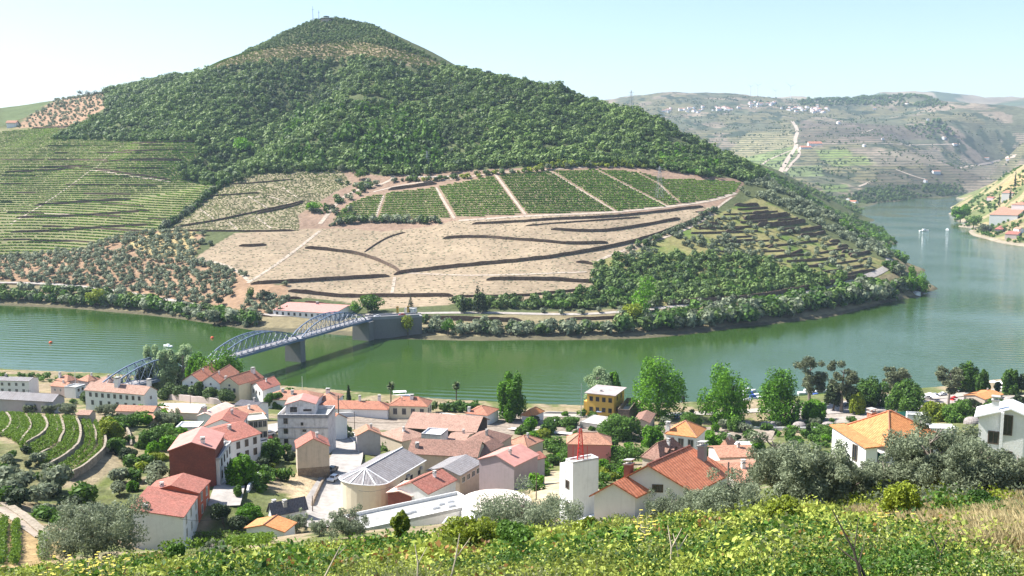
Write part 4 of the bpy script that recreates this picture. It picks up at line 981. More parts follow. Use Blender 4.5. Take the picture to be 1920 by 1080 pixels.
woodland("yellow_scrub", MT, [(980, 318), (1040, 308), (1120, 305), (1190, 300), (1270, 310), (1260, 318), (1120, 313), (1040, 314)], 5, 5, L_YELLOW, SMALL2, seed=71, thin=0.35)
woodland("yellow_scrub", MT, [(1180, 290), (1260, 270), (1330, 295), (1380, 330), (1300, 330), (1200, 310)], 8, 7, L_BRIGHT, SMALL2, seed=72, thin=0.45)
# far hills: woods, scrub, hedges
woodland("far_wood", FH, [(1150, 195), (1400, 180), (1700, 185), (1920, 235), (1920, 340), (1700, 365), (1560, 372), (1440, 320), (1350, 270), (1200, 235)], 17, 5.5, L_FOREST, seed=81, thin=0.60, var=0.6, yfar=5600)
woodland("far_wood", FH, [(1490, 190), (1560, 183), (1650, 178), (1740, 180), (1790, 205), (1700, 200), (1600, 198), (1500, 200)], 20, 15, L_FOREST, seed=82, thin=0.42)
woodland("far_wood", FH, [(1560, 375), (1640, 352), (1800, 345), (1810, 364), (1650, 380), (1610, 388)], 11, 9, L_FOREST, seed=83, thin=0.3)
woodland("far_wood", FH, [(1690, 240), (1760, 225), (1800, 260), (1740, 262)], 18, 14, L_FOREST, seed=84, thin=0.4)
woodland("right_bank_scrub", RH, [(1785, 405), (1830, 370), (1920, 300), (1920, 460), (1850, 447), (1800, 425)], 9, 5, L_MID, SMALL2, seed=85, thin=0.5)
# ================================================================== buildings
WHITE = m_plaster("white_wall", (0.74, 0.73, 0.71), 0.25); CREAM = m_plaster("cream_wall", (0.66, 0.59, 0.43), 0.3); PINKW = m_plaster("pinkish_wall", (0.60, 0.50, 0.46), 0.4)
YELLOW = m_plaster("yellow_wall", (0.66, 0.42, 0.10), 0.3, (0.35, 0.22, 0.08)); GREYW = m_plaster("grey_wall", (0.40, 0.38, 0.38), 0.6); BEIGE = m_plaster("beige_wall", (0.50, 0.42, 0.33), 0.6)
STAINED = m_plaster("stained_wall", (0.62, 0.60, 0.60), 1.0, (0.16, 0.15, 0.15)); REDW = m_plaster("red_wall", (0.50, 0.13, 0.07), 0.4); DARKW = m_plaster("dark_wood_and_shade", (0.07, 0.05, 0.045), 0.3)
MAUVE = m_plaster("mauve_wall", (0.36, 0.29, 0.30), 0.6)
TERRA = m_tile("terracotta_tiles", (0.47, 0.205, 0.13), (0.33, 0.13, 0.08), 0.3, 0.5); ORANGE = m_tile("orange_tiles", (0.60, 0.26, 0.10), (0.50, 0.19, 0.07), 0.34, 0.2)
SALMON = m_tile("salmon_tiles", (0.47, 0.245, 0.16), (0.34, 0.16, 0.105), 0.3, 0.5); BROWN = m_tile("old_brown_tiles", (0.29, 0.165, 0.125), (0.2, 0.105, 0.08), 0.34, 0.6)
RED = m_tile("red_tiles", (0.40, 0.155, 0.115), (0.28, 0.095, 0.07), 0.42, 0.5); PALEB = m_tile("pale_brown_tiles", (0.42, 0.26, 0.20), (0.32, 0.19, 0.14), 0.34, 0.5)
PINKR = m_plain("pink_sheet_roof", (0.45, 0.225, 0.19), 0.7, 0.2, var=0.12, scale=0.6); PALER = m_plain("pale_pink_roof", (0.60, 0.43, 0.36), 0.8, 0.2, var=0.12, scale=0.6)
GREYR = m_tile("fibre_cement_roof", (0.25, 0.24, 0.245), (0.19, 0.18, 0.185), 0.9, 0.35, 2.4); SLATE = m_tile("dark_grey_tiles", (0.11, 0.11, 0.125), (0.07, 0.07, 0.085), 0.35, 0.25)
CONC = m_plaster("concrete", (0.40, 0.385, 0.36), 0.6); FLATR = m_plain("flat_roof_screed", (0.36, 0.36, 0.34), 0.9, 0.1, var=0.2, scale=0.5)
GLASS = m_plain("window_glass", (0.025, 0.03, 0.036), 0.12, 0.6, var=0.3); FRAME = m_plain("window_frame", (0.62, 0.61, 0.59), 0.6); FRAMED = m_plain("dark_frame", (0.10, 0.075, 0.06), 0.6); FRAMEG = m_plain("grey_stone_surround", (0.33, 0.31, 0.30), 0.8)
GREEN = m_plain("green_shutter", (0.02, 0.16, 0.11), 0.5); STEEL = m_plain("grey_steel", (0.32, 0.33, 0.35), 0.5, 0.4); REDPAINT = m_plain("red_paint", (0.55, 0.035, 0.03), 0.5); WHITEP = m_plain("white_paint", (0.8, 0.8, 0.8), 0.4, 0.4, var=0.04)
BLACK = m_plain("black_rubber", (0.025, 0.025, 0.027), 0.7); WOOD = m_plain("weathered_pole", (0.15, 0.115, 0.09), 0.9, 0.1, var=0.3)
m, nt, out = new_mat("red_brick"); tc = N(nt, "ShaderNodeTexCoord"); mp = N(nt, "ShaderNodeMapping"); mp.inputs["Scale"].default_value = (1.6, 1.6, 1.6); nt.links.new(tc.outputs["UV"], mp.inputs[0])
bt = N(nt, "ShaderNodeTexBrick"); bt.inputs["Color1"].default_value = (0.27, 0.075, 0.05, 1); bt.inputs["Color2"].default_value = (0.19, 0.055, 0.04, 1); bt.inputs["Mortar"].default_value = (0.22, 0.14, 0.11, 1); bt.inputs["Scale"].default_value = 1.0; nt.links.new(mp.outputs[0], bt.inputs["Vector"])
bsdf(nt, out, mix(nt, math_(nt, 'MULTIPLY', noise_fac(nt, 0.4, 4), 0.5), bt.outputs["Color"], (0.13, 0.06, 0.05)), 0.9, 0.1); BRICK = m
RUBBLE = m_stone("rubble_masonry", (0.30, 0.24, 0.18), (0.2, 0.155, 0.12), 2.2, 0.4)

def A(x, y): return (x / 4, 640 + y / 4)
def B(x, y): return (480 + x / 4, 640 + y / 4)
def C(x, y): return (960 + x / 4, 640 + y / 4)
def D(x, y): return (1440 + x / 4, 640 + y / 4)
def E(x, y): return (x / 4, 810 + y / 4)
def F(x, y): return (480 + x / 4, 810 + y / 4)
def G(x, y): return (960 + x / 4, 810 + y / 4)
def H(x, y): return (1440 + x / 4, 810 + y / 4)
def S3(x, y): return (320 + x / 8.71, 670 + y / 8.71)
def S4(x, y): return (300 + x / 6, 750 + y / 6)
LOG = []

def slab(g, polys, t, mi=0, rim=0):
    cnt = {}
    key = lambda p: tuple(np.round(p, 3))
    for p in polys:
        p = [np.asarray(q, float) for q in p]; g.poly(p, mi)
        g.poly([q - np.array([0, 0, t]) for q in p][::-1], rim)
        for a, b in zip(p, p[1:] + p[:1]): cnt.setdefault(frozenset((key(a), key(b))), []).append((a, b))
    for v in cnt.values():
        if len(v) == 1:
            a, b = v[0]; dz = np.array([0, 0, t]); g.poly([a - dz, b - dz, b, a], rim)

class House: pass

def house(label, L, Np, Rt, h, roof, rise, wallm, roofm, name="house", cat="house", over=0.35, wins=(), chim=(), caps=None, G_=None, skew=False, into=None, base=None, group=None, pre="", zadd=0.0, plinth=None, doors=(), par=0.45, roofrim=None, thick=0.18, Y=None):
    """L, Np, Rt: picture-plane points of the left, near and right eave corners (Rt may be a depth in metres)"""
    G_ = G_ or NG
    if Y is not None:
        n3 = PT(Np[0], Np[1], Y); ze = n3[2]
    elif base is None:
        n3 = G_.hit(Np[0], Np[1], h, y0=(100 if G_ is NG else None)); ze = n3[2] + h
    else:
        ze = base + h; n3 = PZ(Np[0], Np[1], ze)
    n2 = n3[:2]; l2 = PZ(L[0], L[1], ze)[:2]; e2 = l2 - n2
    if isinstance(Rt, (int, float)):
        d = np.array([e2[1], -e2[0]]); d /= np.linalg.norm(d)
        if d[1] < 0: d = -d
        e1 = d * Rt
    else: e1 = PZ(Rt[0], Rt[1], ze)[:2] - n2
    if not skew:
        if np.linalg.norm(e1) >= np.linalg.norm(e2):
            a = e1 / np.linalg.norm(e1); b = np.array([-a[1], a[0]]); e2 = b * max(1.5, abs(e2 @ b)) * (1 if e2 @ b > 0 else -1)
        else:
            b = e2 / np.linalg.norm(e2); a = np.array([b[1], -b[0]]); e1 = a * max(1.5, abs(e1 @ a)) * (1 if e1 @ a > 0 else -1)
    w, d = np.linalg.norm(e1), np.linalg.norm(e2); a = np.r_[e1 / w, 0]; b = np.r_[e2 / d, 0]
    cs = [n2, n2 + e1, n2 + e2, n2 + e1 + e2]
    zb = min(float(G_.z(c[0], c[1])) for c in cs) - 0.6 if base is None else base
    zb = max(zb, ze - 16)
    O = np.array([n2[0], n2[1], 0.0])
    P = lambda u, v, z: O + a * u + b * v + np.array([0, 0, z])
    LOG.append((label[:40], round(n2[1]), round(w, 1), round(d, 1), round(ze, 1), round(ze - zb, 1)))
    ctr = P(w / 2, d / 2, zb + 0.6)
    t = into or thing(name, label, cat, ctr, group)
    g = Geo(); q = [P(0, 0, 0), P(w, 0, 0), P(w, d, 0), P(0, d, 0)]; Zz = lambda p, z: np.array([p[0], p[1], z])
    zt = ze - (0.0 if roof == 'flat' else 0.05)
    gab = {'gu': (1, 3), 'gv': (0, 2)}.get(roof, ())
    for k in range(4):
        p0, p1 = q[k], q[(k + 1) % 4]
        if k in gab:
            m_ = (p0 + p1) / 2; g.poly([Zz(p0, zb), Zz(p1, zb), Zz(p1, zt), Zz(m_, zt + rise), Zz(p0, zt)])
        elif roof == 'shed' and k in (1, 3):
            hi0 = rise if k == 1 else rise; pts = [Zz(p0, zb), Zz(p1, zb), Zz(p1, zt + (rise if k == 1 else 0)), Zz(p0, zt + (0 if k == 1 else rise))]; g.poly(pts)
        elif roof == 'shed' and k == 2: g.poly([Zz(p0, zb), Zz(p1, zb), Zz(p1, zt + rise), Zz(p0, zt + rise)])
        else: g.poly([Zz(p0, zb), Zz(p1, zb), Zz(p1, zt), Zz(p0, zt)])
    o = over; gr = Geo(); th = thick; ridgez = ze + rise
    lines = []
    if roof == 'gu':
        s = rise / (d / 2); A0, A1 = P(-o, -o, ze - s * o), P(w + o, -o, ze - s * o); B0, B1 = P(-o, d + o, ze - s * o), P(w + o, d + o, ze - s * o); r0, r1 = P(-o, d / 2, ridgez), P(w + o, d / 2, ridgez)
        up = np.array([0, 0, th]); A0, A1, B0, B1, r0, r1 = [x + up for x in (A0, A1, B0, B1, r0, r1)]
        slab(gr, [[A0, A1, r1, r0], [r0, r1, B1, B0]], th, 0, 1); lines = [(r0, r1)]
    elif roof == 'gv':
        s = rise / (w / 2); A0, A1 = P(-o, -o, ze - s * o), P(-o, d + o, ze - s * o); B0, B1 = P(w + o, -o, ze - s * o), P(w + o, d + o, ze - s * o); r0, r1 = P(w / 2, -o, ridgez), P(w / 2, d + o, ridgez)
        up = np.array([0, 0, th]); A0, A1, B0, B1, r0, r1 = [x + up for x in (A0, A1, B0, B1, r0, r1)]
        slab(gr, [[A0, r0, r1, A1], [r0, B0, B1, r1]], th, 0, 1); lines = [(r0, r1)]
    elif roof == 'hip':
        mm = min(w, d) / 2; s = rise / mm; ez = ze - s * o + th; c0, c1, c2, c3 = P(-o, -o, ez), P(w + o, -o, ez), P(w + o, d + o, ez), P(-o, d + o, ez)
        if w >= d: r0, r1 = P(mm, d / 2, ridgez + th), P(max(w - mm, mm + 0.05), d / 2, ridgez + th); pol = [[c0, c1, r1, r0], [c1, c2, r1], [c2, c3, r0, r1], [c3, c0, r0]]; lines = [(r0, r1), (c0, r0), (c3, r0), (c1, r1), (c2, r1)]
        else: r0, r1 = P(w / 2, mm, ridgez + th), P(w / 2, max(d - mm, mm + 0.05), ridgez + th); pol = [[c0, c1, r0], [c1, c2, r1, r0], [c2, c3, r1], [c3, c0, r0, r1]]; lines = [(r0, r1), (c0, r0), (c1, r0), (c2, r1), (c3, r1)]
        slab(gr, pol, th, 0, 1)
    elif roof == 'shed':
        s = rise / d; up = th; slab(gr, [[P(-o, -o, ze - s * o + up), P(w + o, -o, ze - s * o + up), P(w + o, d + o, ze + rise + s * o + up), P(-o, d + o, ze + rise + s * o + up)]], th, 0, 1)
    elif roof == 'flat':
        k = 0.22
        gr.poly([P(k, k, ze - par), P(w - k, k, ze - par), P(w - k, d - k, ze - par), P(k, d - k, ze - par)])
        for (u0, v0, u1, v1) in ((0, 0, w, k), (0, d - k, w, d), (0, k, k, d - k), (w - k, k, w, d - k)):
            g.box(P(u0, v0, ze - par - 0.1), a * (u1 - u0), b * (v1 - v0), (0, 0, par + 0.1 + 0.06), 0)
    elif roof == 'slabroof':
        slab(gr, [[P(-o, -o, ze + 0.3), P(w + o, -o, ze + 0.3), P(w + o, d + o, ze + 0.3), P(-o, d + o, ze + 0.3)]], 0.3, 0, 1)
    g.obj(pre + "wall", wallm, t)
    ro = gr.obj(pre + "roof", [roofm, roofrim or roofm], t)
    if plinth:
        gp = Geo(); hp, pm = plinth
        for p0, e, nn in ((P(0, 0, zb), a * w, -b), (P(0, d, zb), -b * d, -a)):
            gp.box(p0 + nn * 0.04, e, -nn * 0.02, (0, 0, hp))
        gp.obj(pre + "plinth", pm, t)
    if caps:
        gc = Geo()
        for p0, p1 in lines: gc.bar(p0 + np.array([0, 0, 0.03]), p1 + np.array([0, 0, 0.03]), 0.13, 0, 6)
        gc.obj("ridge_cap", caps, ro)
    # windows and doors
    def face(f):
        return {'R': (P(0, 0, 0), a, w, -b), 'L': (P(0, d, 0), -b, d, -a)}[f]
    def opening(nm, f, u, z, ww, wh, fr, pane, round_=False):
        p0, e, ln, nn = face(f); c = p0 + e * u + np.array([0, 0, z])
        gp = Geo(); gf = Geo(); upv = np.array([0, 0, 1.0])
        if round_:
            ring = [(math.cos(x), math.sin(x)) for x in np.linspace(0, 2 * math.pi, 12, False)]
            gp.poly([c + nn * 0.03 + e * cx * ww * 0.5 + upv * cz * ww * 0.5 for cx, cz in ring])
            for (x0, z0), (x1, z1) in zip(ring, ring[1:] + ring[:1]): gf.bar(c + nn * 0.05 + (e * x0 + upv * z0) * ww * 0.5, c + nn * 0.05 + (e * x1 + upv * z1) * ww * 0.5, 0.09)
        else:
            gp.poly([c + nn * 0.03 - e * ww / 2, c + nn * 0.03 + e * ww / 2, c + nn * 0.03 + e * ww / 2 + upv * wh, c + nn * 0.03 - e * ww / 2 + upv * wh])
            k = 0.12
            for (x0, z0, x1, z1) in ((-ww / 2 - k, -k, -ww / 2, wh + k), (ww / 2, -k, ww / 2 + k, wh + k), (-ww / 2, wh, ww / 2, wh + k), (-ww / 2, -k, ww / 2, 0), (-0.035, 0, 0.035, wh)):
                gf.box(c + e * x0 + upv * z0 + nn * 0.0, e * (x1 - x0), nn * 0.09, upv * (z1 - z0))
        wo = gf.obj(nm, fr, t); gp.obj("pane", pane, wo)
    for (f, n, zs, ww, wh, u0, u1, *rest) in wins:
        fr = rest[0] if rest else FRAME; nm = rest[1] if len(rest) > 1 else "window"; pane = rest[2] if len(rest) > 2 else GLASS; rnd = rest[3] if len(rest) > 3 else False
        p0, e, ln, nn = face(f)
        for z in (zs if isinstance(zs, (list, tuple)) else [zs]):
            for i in range(n):
                u = ln * (u0 + (u1 - u0) * ((i + 0.5) / n))
                opening(nm, f, u, ze - z, ww, wh, fr, pane, rnd)
    if not chim and name == 'house' and into is None and roof in ('gu', 'gv', 'hip') and w > 5: chim = [(0.3 + 0.4 * ((len(LOG) * 37) % 10) / 10, 0.35, 1.0, 0.6, PINKW if len(LOG) % 2 else WHITE)]
    for (fu, fv, ch, cw, cm) in chim:
        p = P(fu * w, fv * d, 0); gch = Geo()
        du = min(abs(fu), abs(1 - fu)) * w; dv = min(abs(fv), abs(1 - fv)) * d
        zr = ze + {'gu': rise * min(1, dv / (d / 2)), 'gv': rise * min(1, du / (w / 2)), 'hip': rise * min(1, min(du, dv) / (min(w, d) / 2)), 'shed': rise * fv}.get(roof, -par)
        gch.box(p - a * cw / 2 - b * cw / 2 + np.array([0, 0, zr - 0.4]), a * cw, b * cw, (0, 0, ch + 0.4))
        k = cw / 2 + 0.1; gch.box(p - a * k - b * k + np.array([0, 0, zr + ch]), a * 2 * k, b * 2 * k, (0, 0, 0.15), 1)
        for x, y in ((-1, -1), (1, -1), (1, 1), (-1, 1)): gch.bar(p + (a * x + b * y) * (cw * 0.38) + np.array([0, 0, zr + ch + 0.1]), p + (a * x + b * y) * (cw * 0.38) + np.array([0, 0, zr + ch + 0.5]), 0.06)
        gch.box(p - a * k - b * k + np.array([0, 0, zr + ch + 0.5]), a * 2 * k, b * 2 * k, (0, 0, 0.1), 1)
        gch.obj("chimney", [cm, CONC], ro)
    hs = House(); hs.t, hs.P, hs.w, hs.d, hs.ze, hs.zb, hs.a, hs.b, hs.roof, hs.wx = t, P, w, d, ze, zb, a, b, ro, over
    return hs
# ================================================================== the town below
BRIGHT_RED = m_tile("bright_red_tiles", (0.64, 0.235, 0.13), (0.52, 0.17, 0.09), 0.5, 0.2, 0.6)
house("white apartment house under a low grey roof at the left edge by the river", A(-80, 292), A(215, 300), A(330, 274), 6.5, 'gv', 0.9, WHITE, GREYR, wins=[('L', 5, [2.2, 5.0], 1.1, 1.3, 0.05, 0.95, FRAME)], chim=[(0.5, 0.7, 0.8, 0.7, CONC)])
house("long grey fibre roofed warehouse behind the olives at the left edge", A(-130, 424), A(395, 452), A(590, 425), 4.0, 'gv', 1.7, GREYW, GREYR, name="warehouse", cat="warehouse")
house("low hip roofed pinkish house beside the river at left, leftmost of three", A(418, 288), A(505, 300), A(577, 280), 4.5, 'hip', 2.0, PINKW, SALMON, chim=[(0.2, 0.8, 2.2, 0.9, WHITE)], wins=[('L', 2, 2.0, 0.9, 1.2, 0.1, 0.9)])
house("hip roofed house by the river at left, middle one of three", A(585, 288), A(660, 300), A(728, 277), 4.5, 'hip', 2.0, PINKW, SALMON)
house("brownish hip roofed house by the river at left, next to the bridge ramp", A(722, 300), A(800, 310), A(885, 288), 4.0, 'hip', 2.0, PINKW, PALEB)
house("small house with bright salmon gable roof in front of the river houses", A(380, 332), A(485, 342), A(530, 318), 4.0, 'gv', 1.3, PINKW, SALMON, wins=[('L', 2, 2.2, 0.8, 1.0, 0.1, 0.9)])
house("small flat topped white house between salmon roofs at left", A(490, 335), A(565, 345), A(640, 322), 5.0, 'flat', 0, WHITE, FLATR, wins=[('R', 2, 2.2, 0.9, 1.1, 0.1, 0.9, FRAMED)])
house("long white house with two big white chimneys and a weathered salmon roof", A(637, 364), A(1080, 400), A(1182, 366), 6.6, 'gv', 2.3, WHITE, PALEB, wins=[('L', 9, 2.4, 1.0, 1.5, 0.04, 0.97, FRAMEG), ('L', 6, 5.6, 1.0, 1.7, 0.05, 0.9, FRAMEG), ('R', 1, 2.6, 0.9, 1.1, 0.3, 0.7, FRAMEG)], chim=[(0.35, 0.52, 3.2, 1.7, WHITE), (0.55, 0.03, 2.6, 1.3, WHITE)])
gw = [('L', 3, 3.4, 0.95, 1.6, 0.12, 0.88, FRAMEG), ('L', 1, 0.5, 0.9, 0.9, 0.3, 0.7, FRAMEG, "round_window", GLASS, True)]
GRP = "gabled terracotta units in a row"
house("leftmost steep gabled unit of the terracotta roofed row", S3(190, 380), S3(500, 405), S3(825, 215), 7.5, 'gu', 3.0, WHITE, TERRA, skew=True, wins=gw, roofrim=RED, caps=SALMON)
house("second gabled unit from the left in the terracotta roofed row", S3(502, 406), S3(805, 430), S3(1110, 240), 7.5, 'gu', 3.0, WHITE, TERRA, skew=True, wins=gw, roofrim=RED, caps=SALMON)
house("third gabled unit of the terracotta row with a square white chimney", S3(808, 431), S3(1110, 446), S3(1510, 322), 7.5, 'gu', 3.0, CREAM, TERRA, skew=True, wins=gw, roofrim=RED, chim=[(0.85, 0.35, 2.0, 1.3, WHITE), (0.05, 0.75, 1.2, 0.9, WHITE)], caps=SALMON)
house("smaller detached gabled house at the right end of the terracotta row", S3(1300, 458), S3(1500, 536), S3(1785, 440), 6.0, 'gu', 2.4, WHITE, RED, skew=True, wins=[('L', 3, 2.6, 0.8, 1.4, 0.12, 0.88, FRAMEG)], caps=SALMON)
house("open white canopy roof beside the garden wall", A(1165, 492), A(1498, 500), A(1508, 470), 3.0, 'flat', 0, WHITE, WHITEP, name="shed", cat="shed", par=0.15)
house("low salmon roofed shed strip in front of the long white house", A(872, 520), A(1148, 528), A(1165, 498), 2.8, 'gv', 1.2, PINKW, SALMON, name="shed", cat="shed")
house("low pale pink roof strip right of the salmon shed", A(1165, 527), A(1480, 537), A(1500, 508), 2.8, 'gv', 1.0, PINKW, PALER, name="shed", cat="shed")
house("tiny red roofed hut among the gardens", A(1065, 575), A(1150, 578), 4.0, 2.5, 'gv', 0.8, BEIGE, SALMON, name="hut", cat="hut")
house("tiny brown roofed hut above the curved vineyard", A(580, 550), A(668, 552), 4.0, 2.5, 'gv', 0.8, BEIGE, PALEB, name="hut", cat="hut")
# the street of houses at left
house("red brick sided house with smooth pink roof at the street corner", S4(85, 590), S4(612, 553), S4(715, 378), 9.0, 'gu', 1.8, BRICK, PINKR, chim=[(0.12, 0.28, 1.0, 0.9, WHITE)], plinth=(3.2, MAUVE), over=0.3)
house("white stepped terrace front with railing on the red brick house", S4(618, 610), S4(668, 655), S4(800, 462), 6.6, 'flat', 0, WHITE, FLATR, name="terrace_block", cat="house front", wins=[('R', 4, [2.4, 5.4], 0.9, 1.6, 0.05, 0.95, FRAMED)])
house("street house with weathered red tiles right behind the pink roof", S4(385, 365), S4(795, 470), S4(905, 322), 7.2, 'gu', 2.0, WHITE, RED, wins=[('R', 3, [2.3, 5.2], 0.9, 1.6, 0.1, 0.95, FRAMED)], chim=[(0.4, 0.35, 0.8, 0.7, CONC)])
house("street house with mottled red roof, third from the corner", S4(560, 225), S4(893, 292), S4(985, 160), 7.4, 'gu', 2.0, WHITE, RED, wins=[('R', 3, [2.3, 5.2], 0.9, 1.6, 0.1, 0.95, FRAMEG)])
house("street house with plain salmon roof, fourth from the corner", S4(785, 100), S4(985, 192), S4(1085, 115), 6.2, 'gu', 1.5, CREAM, SALMON)
house("cream house with flat roof terrace at the bend of the street", S4(935, 160), S4(985, 235), S4(1187, 182), 6.8, 'flat', 0, CREAM, FLATR, wins=[('R', 4, [2.2, 5.4], 0.95, 1.7, 0.05, 0.97, FRAMEG)])
house("long pale roofed house slanting behind the street row", S4(432, 175), S4(605, 190), S4(828, 68), 4.2, 'gu', 1.1, WHITE, PALER, chim=[(0.15, 0.7, 1.6, 0.8, MAUVE)])
house("dark grey roofed house next to the gabled row", S4(840, 55), S4(1066, 86), S4(1118, 22), 4.5, 'gv', 1.0, WHITE, SLATE)
house("low flat white garden building above the street roofs", S4(175, 306), S4(430, 303), S4(470, 240), 3.0, 'flat', 0, WHITE, WHITEP, name="shed", cat="shed")
# centre
hb = house("tall grey stained apartment block with a rooftop floor in the middle of town", B(160, 550), B(538, 552), 11.0, 11.0, 'flat', 0, STAINED, FLATR, name="apartment_block", cat="apartment block", wins=[('L', 1, [2.6, 5.6, 8.6], 1.0, 1.4, 0.12, 0.2, FRAMED), ('L', 1, 3.1, 0.5, 0.7, 0.45, 0.52, FRAMED), ('L', 1, 5.0, 0.9, 0.5, 0.5, 0.56, FRAMED)], par=1.0, Y=286)
gs = Geo()
for zc in (1.0, 4.1, 7.2): gs.box(hb.P(-0.06, -0.1, hb.ze - zc), hb.b * (hb.d + 0.15), -hb.a * 0.12, (0, 0, 0.22))
gs.obj("ledge", GREYW, hb.t)
house("", B(222, 475), B(446, 470), 8.0, 3.2, 'gu', 1.3, STAINED, PINKR, into=hb.t, base=hb.ze - 1.0, pre="penthouse_", wins=[('L', 1, 2.2, 1.8, 1.3, 0.12, 0.4, FRAMED), ('L', 1, 2.0, 2.2, 0.4, 0.55, 0.9, FRAMED)], over=0.3)
house("long terracotta roofed riverside building behind the grey block", B(60, 435), B(452, 442), 11.0, 5.5, 'hip', 2.6, WHITE, SALMON, chim=[(0.3, 0.5, 1.2, 1.0, WHITE), (0.4, 0.7, 1.0, 0.9, WHITE)])
house("white annex with dome chimney right of the riverside building", B(455, 440), B(600, 444), B(652, 396), 5.0, 'hip', 1.8, WHITE, SALMON, chim=[(0.5, 0.6, 1.8, 1.5, WHITE)])
house("long low white building with terracotta hip roof along the railway", B(450, 500), B(985, 512), 9.0, 4.4, 'hip', 2.2, WHITE, TERRA, chim=[(0.5, 0.42, 1.8, 0.9, WHITE), (0.6, 0.15, 2.4, 1.1, WHITE)])
house("railway station building with four framed windows and terracotta hip roof", B(998, 480), B(1283, 488), B(1350, 447), 5.8, 'hip', 2.6, CREAM, TERRA, name="station_building", cat="station", wins=[('L', 4, 3.6, 1.5, 2.4, 0.04, 0.98, FRAMEG), ('R', 2, 3.6, 1.3, 2.2, 0.1, 0.9, FRAMEG)], chim=[(0.4, 0.45, 1.3, 1.4, WHITE)], caps=SALMON)
house("white gable ended house with orange roof right of the grey block", B(505, 585), B(548, 612), B(682, 575), 5.0, 'gv', 2.2, WHITE, TERRA, Y=310)
house("large open goods barn with long pale brown tiled roof by the tracks", B(1135, 640), B(1640, 675), B(1755, 588), 4.6, 'gv', 3.2, DARKW, PALEB, name="goods_barn", cat="barn", over=0.9, Y=345)  # walls coloured dark for the shade inside the open barn
house("grey concrete hut with half pink half brick roof above the road", B(757, 708), B(932, 696), 5.5, 5.0, 'gu', 1.6, GREYW, SALMON, Y=290)
house("low old roof with faded tiles in front of the goods barn", B(930, 692), B(1095, 750), B(1237, 692), 4.0, 'hip', 2.0, BEIGE, PALEB, Y=298)
house("white flat topped block amid brown roofs", B(1238, 692), B(1385, 702), B(1440, 657), 6.2, 'flat', 0, STAINED, WHITEP, Y=296)
house("long house with dark brown tile roof and beige wall behind the cream building", B(1142, 840), B(1655, 868), 11.0, 5.4, 'gv', 2.6, BEIGE, BROWN, chim=[(0.2, 0.9, 1.0, 0.9, CONC)], wins=[('L', 1, 3.0, 1.1, 1.6, 0.62, 0.72, FRAMED)], Y=264)
house("dark brown hip roofed house, back right of the old roofs", B(1515, 778), B(1790, 790), B(1915, 707), 5.6, 'hip', 2.6, BEIGE, BROWN, chim=[(0.3, 0.4, 1.4, 0.6, CONC)], Y=285)
house("brown gabled house squeezed between old roofs", B(1640, 805), B(1685, 862), B(1850, 778), 4.8, 'gu', 1.6, BEIGE, BROWN, Y=268)
house("old house with faded salmon roof right of the white flat block", B(1430, 748), B(1562, 753), B(1628, 692), 5.0, 'gv', 0.9, BEIGE, PALEB, Y=300)
house("grey roofed workshop with beige gable front below the old roofs", B(1285, 970), B(1528, 1006), B(1690, 910), 4.6, 'gu', 1.3, BEIGE, GREYR, wins=[('R', 4, 2.2, 1.4, 1.3, 0.05, 0.95, FRAME)], name="workshop", cat="workshop", Y=234)
house("mauve walled house with smooth pink red roof beside the workshop", (896, 862), (964, 874), (1008, 853), 5.0, 'gu', 1.8, MAUVE, PINKR, Y=228)
house("red tiled low house tucked behind the flat white building", F(1085, 402), F(1290, 462), F(1497, 358), 3.8, 'gu', 1.8, WHITE, RED, caps=SALMON, Y=212)
house("lean-to with pale sheet roof and red brick wall beside the cream building", F(920, 498), F(1165, 480), F(1290, 397), 3.2, 'gu', 0.7, BRICK, PALER, name="shed", cat="shed", Y=214)
house("tall narrow house with stone lower wall standing alone on the street bend", B(308, 802), B(548, 784), 7.0, 7.5, 'gu', 2.2, BEIGE, RED, plinth=(4.0, RUBBLE), over=0.3, Y=252)
house("small white shed with sagging roof below the grey block", B(180, 732), B(328, 747), 4.0, 3.0, 'gu', 0.9, WHITE, PALEB, name="shed", cat="shed", wins=[('L', 1, 1.9, 0.9, 0.9, 0.5, 0.8, FRAMED)])
house("orange hip roofed waterside house between palm and tall tree", B(1562, 545), B(1735, 556), B(1818, 508), 4.0, 'hip', 2.0, WHITE, TERRA, chim=[(0.1, 0.9, 1.4, 1.0, WHITE)], caps=SALMON)
house("small orange pyramid roofed kiosk at the water's edge", C(78, 548), C(150, 562), C(237, 522), 3.2, 'hip', 1.8, WHITE, ORANGE, name="kiosk", cat="kiosk", caps=SALMON)
hy = house("two storey yellow house with flat overhanging roof by the river", C(553, 395), C(765, 408), C(842, 352), 9.5, 'slabroof', 0, YELLOW, m_plain("grey_slab_roof", (0.36, 0.31, 0.30), 0.9, 0.1, var=0.15, scale=0.4), over=0.9, wins=[('L', 4, [3.0, 7.4], 1.3, 1.7, 0.04, 0.98, FRAMED), ('R', 2, [3.0, 7.4], 1.1, 1.7, 0.1, 0.9, FRAMED)], plinth=(1.3, MAUVE), chim=[(0.3, 0.6, 1.0, 0.8, CONC)])
house("derelict house with collapsed brown roof right of the yellow house", C(930, 575), C(1030, 612), C(1070, 545), 3.2, 'gu', 1.2, BEIGE, BROWN, name="ruin", cat="ruin")
house("roofless beige ruin beside the yellow house", C(800, 500), C(880, 515), C(945, 430), 5.0, 'flat', 0, RUBBLE, FLATR, name="ruin", cat="ruin", par=2.2)
house("small white shed behind the ruin near the big tree", C(900, 465), C(955, 475), C(975, 450), 3.5, 'shed', 0.5, WHITE, PALER, name="shed", cat="shed")
house("pale concrete platform in front of the yellow house", C(500, 607), C(700, 632), C(802, 577), 1.8, 'flat', 0, CONC, m_plain("pale_screed", (0.5, 0.46, 0.42), 0.9, 0.1), name="platform", cat="platform", par=0.1)
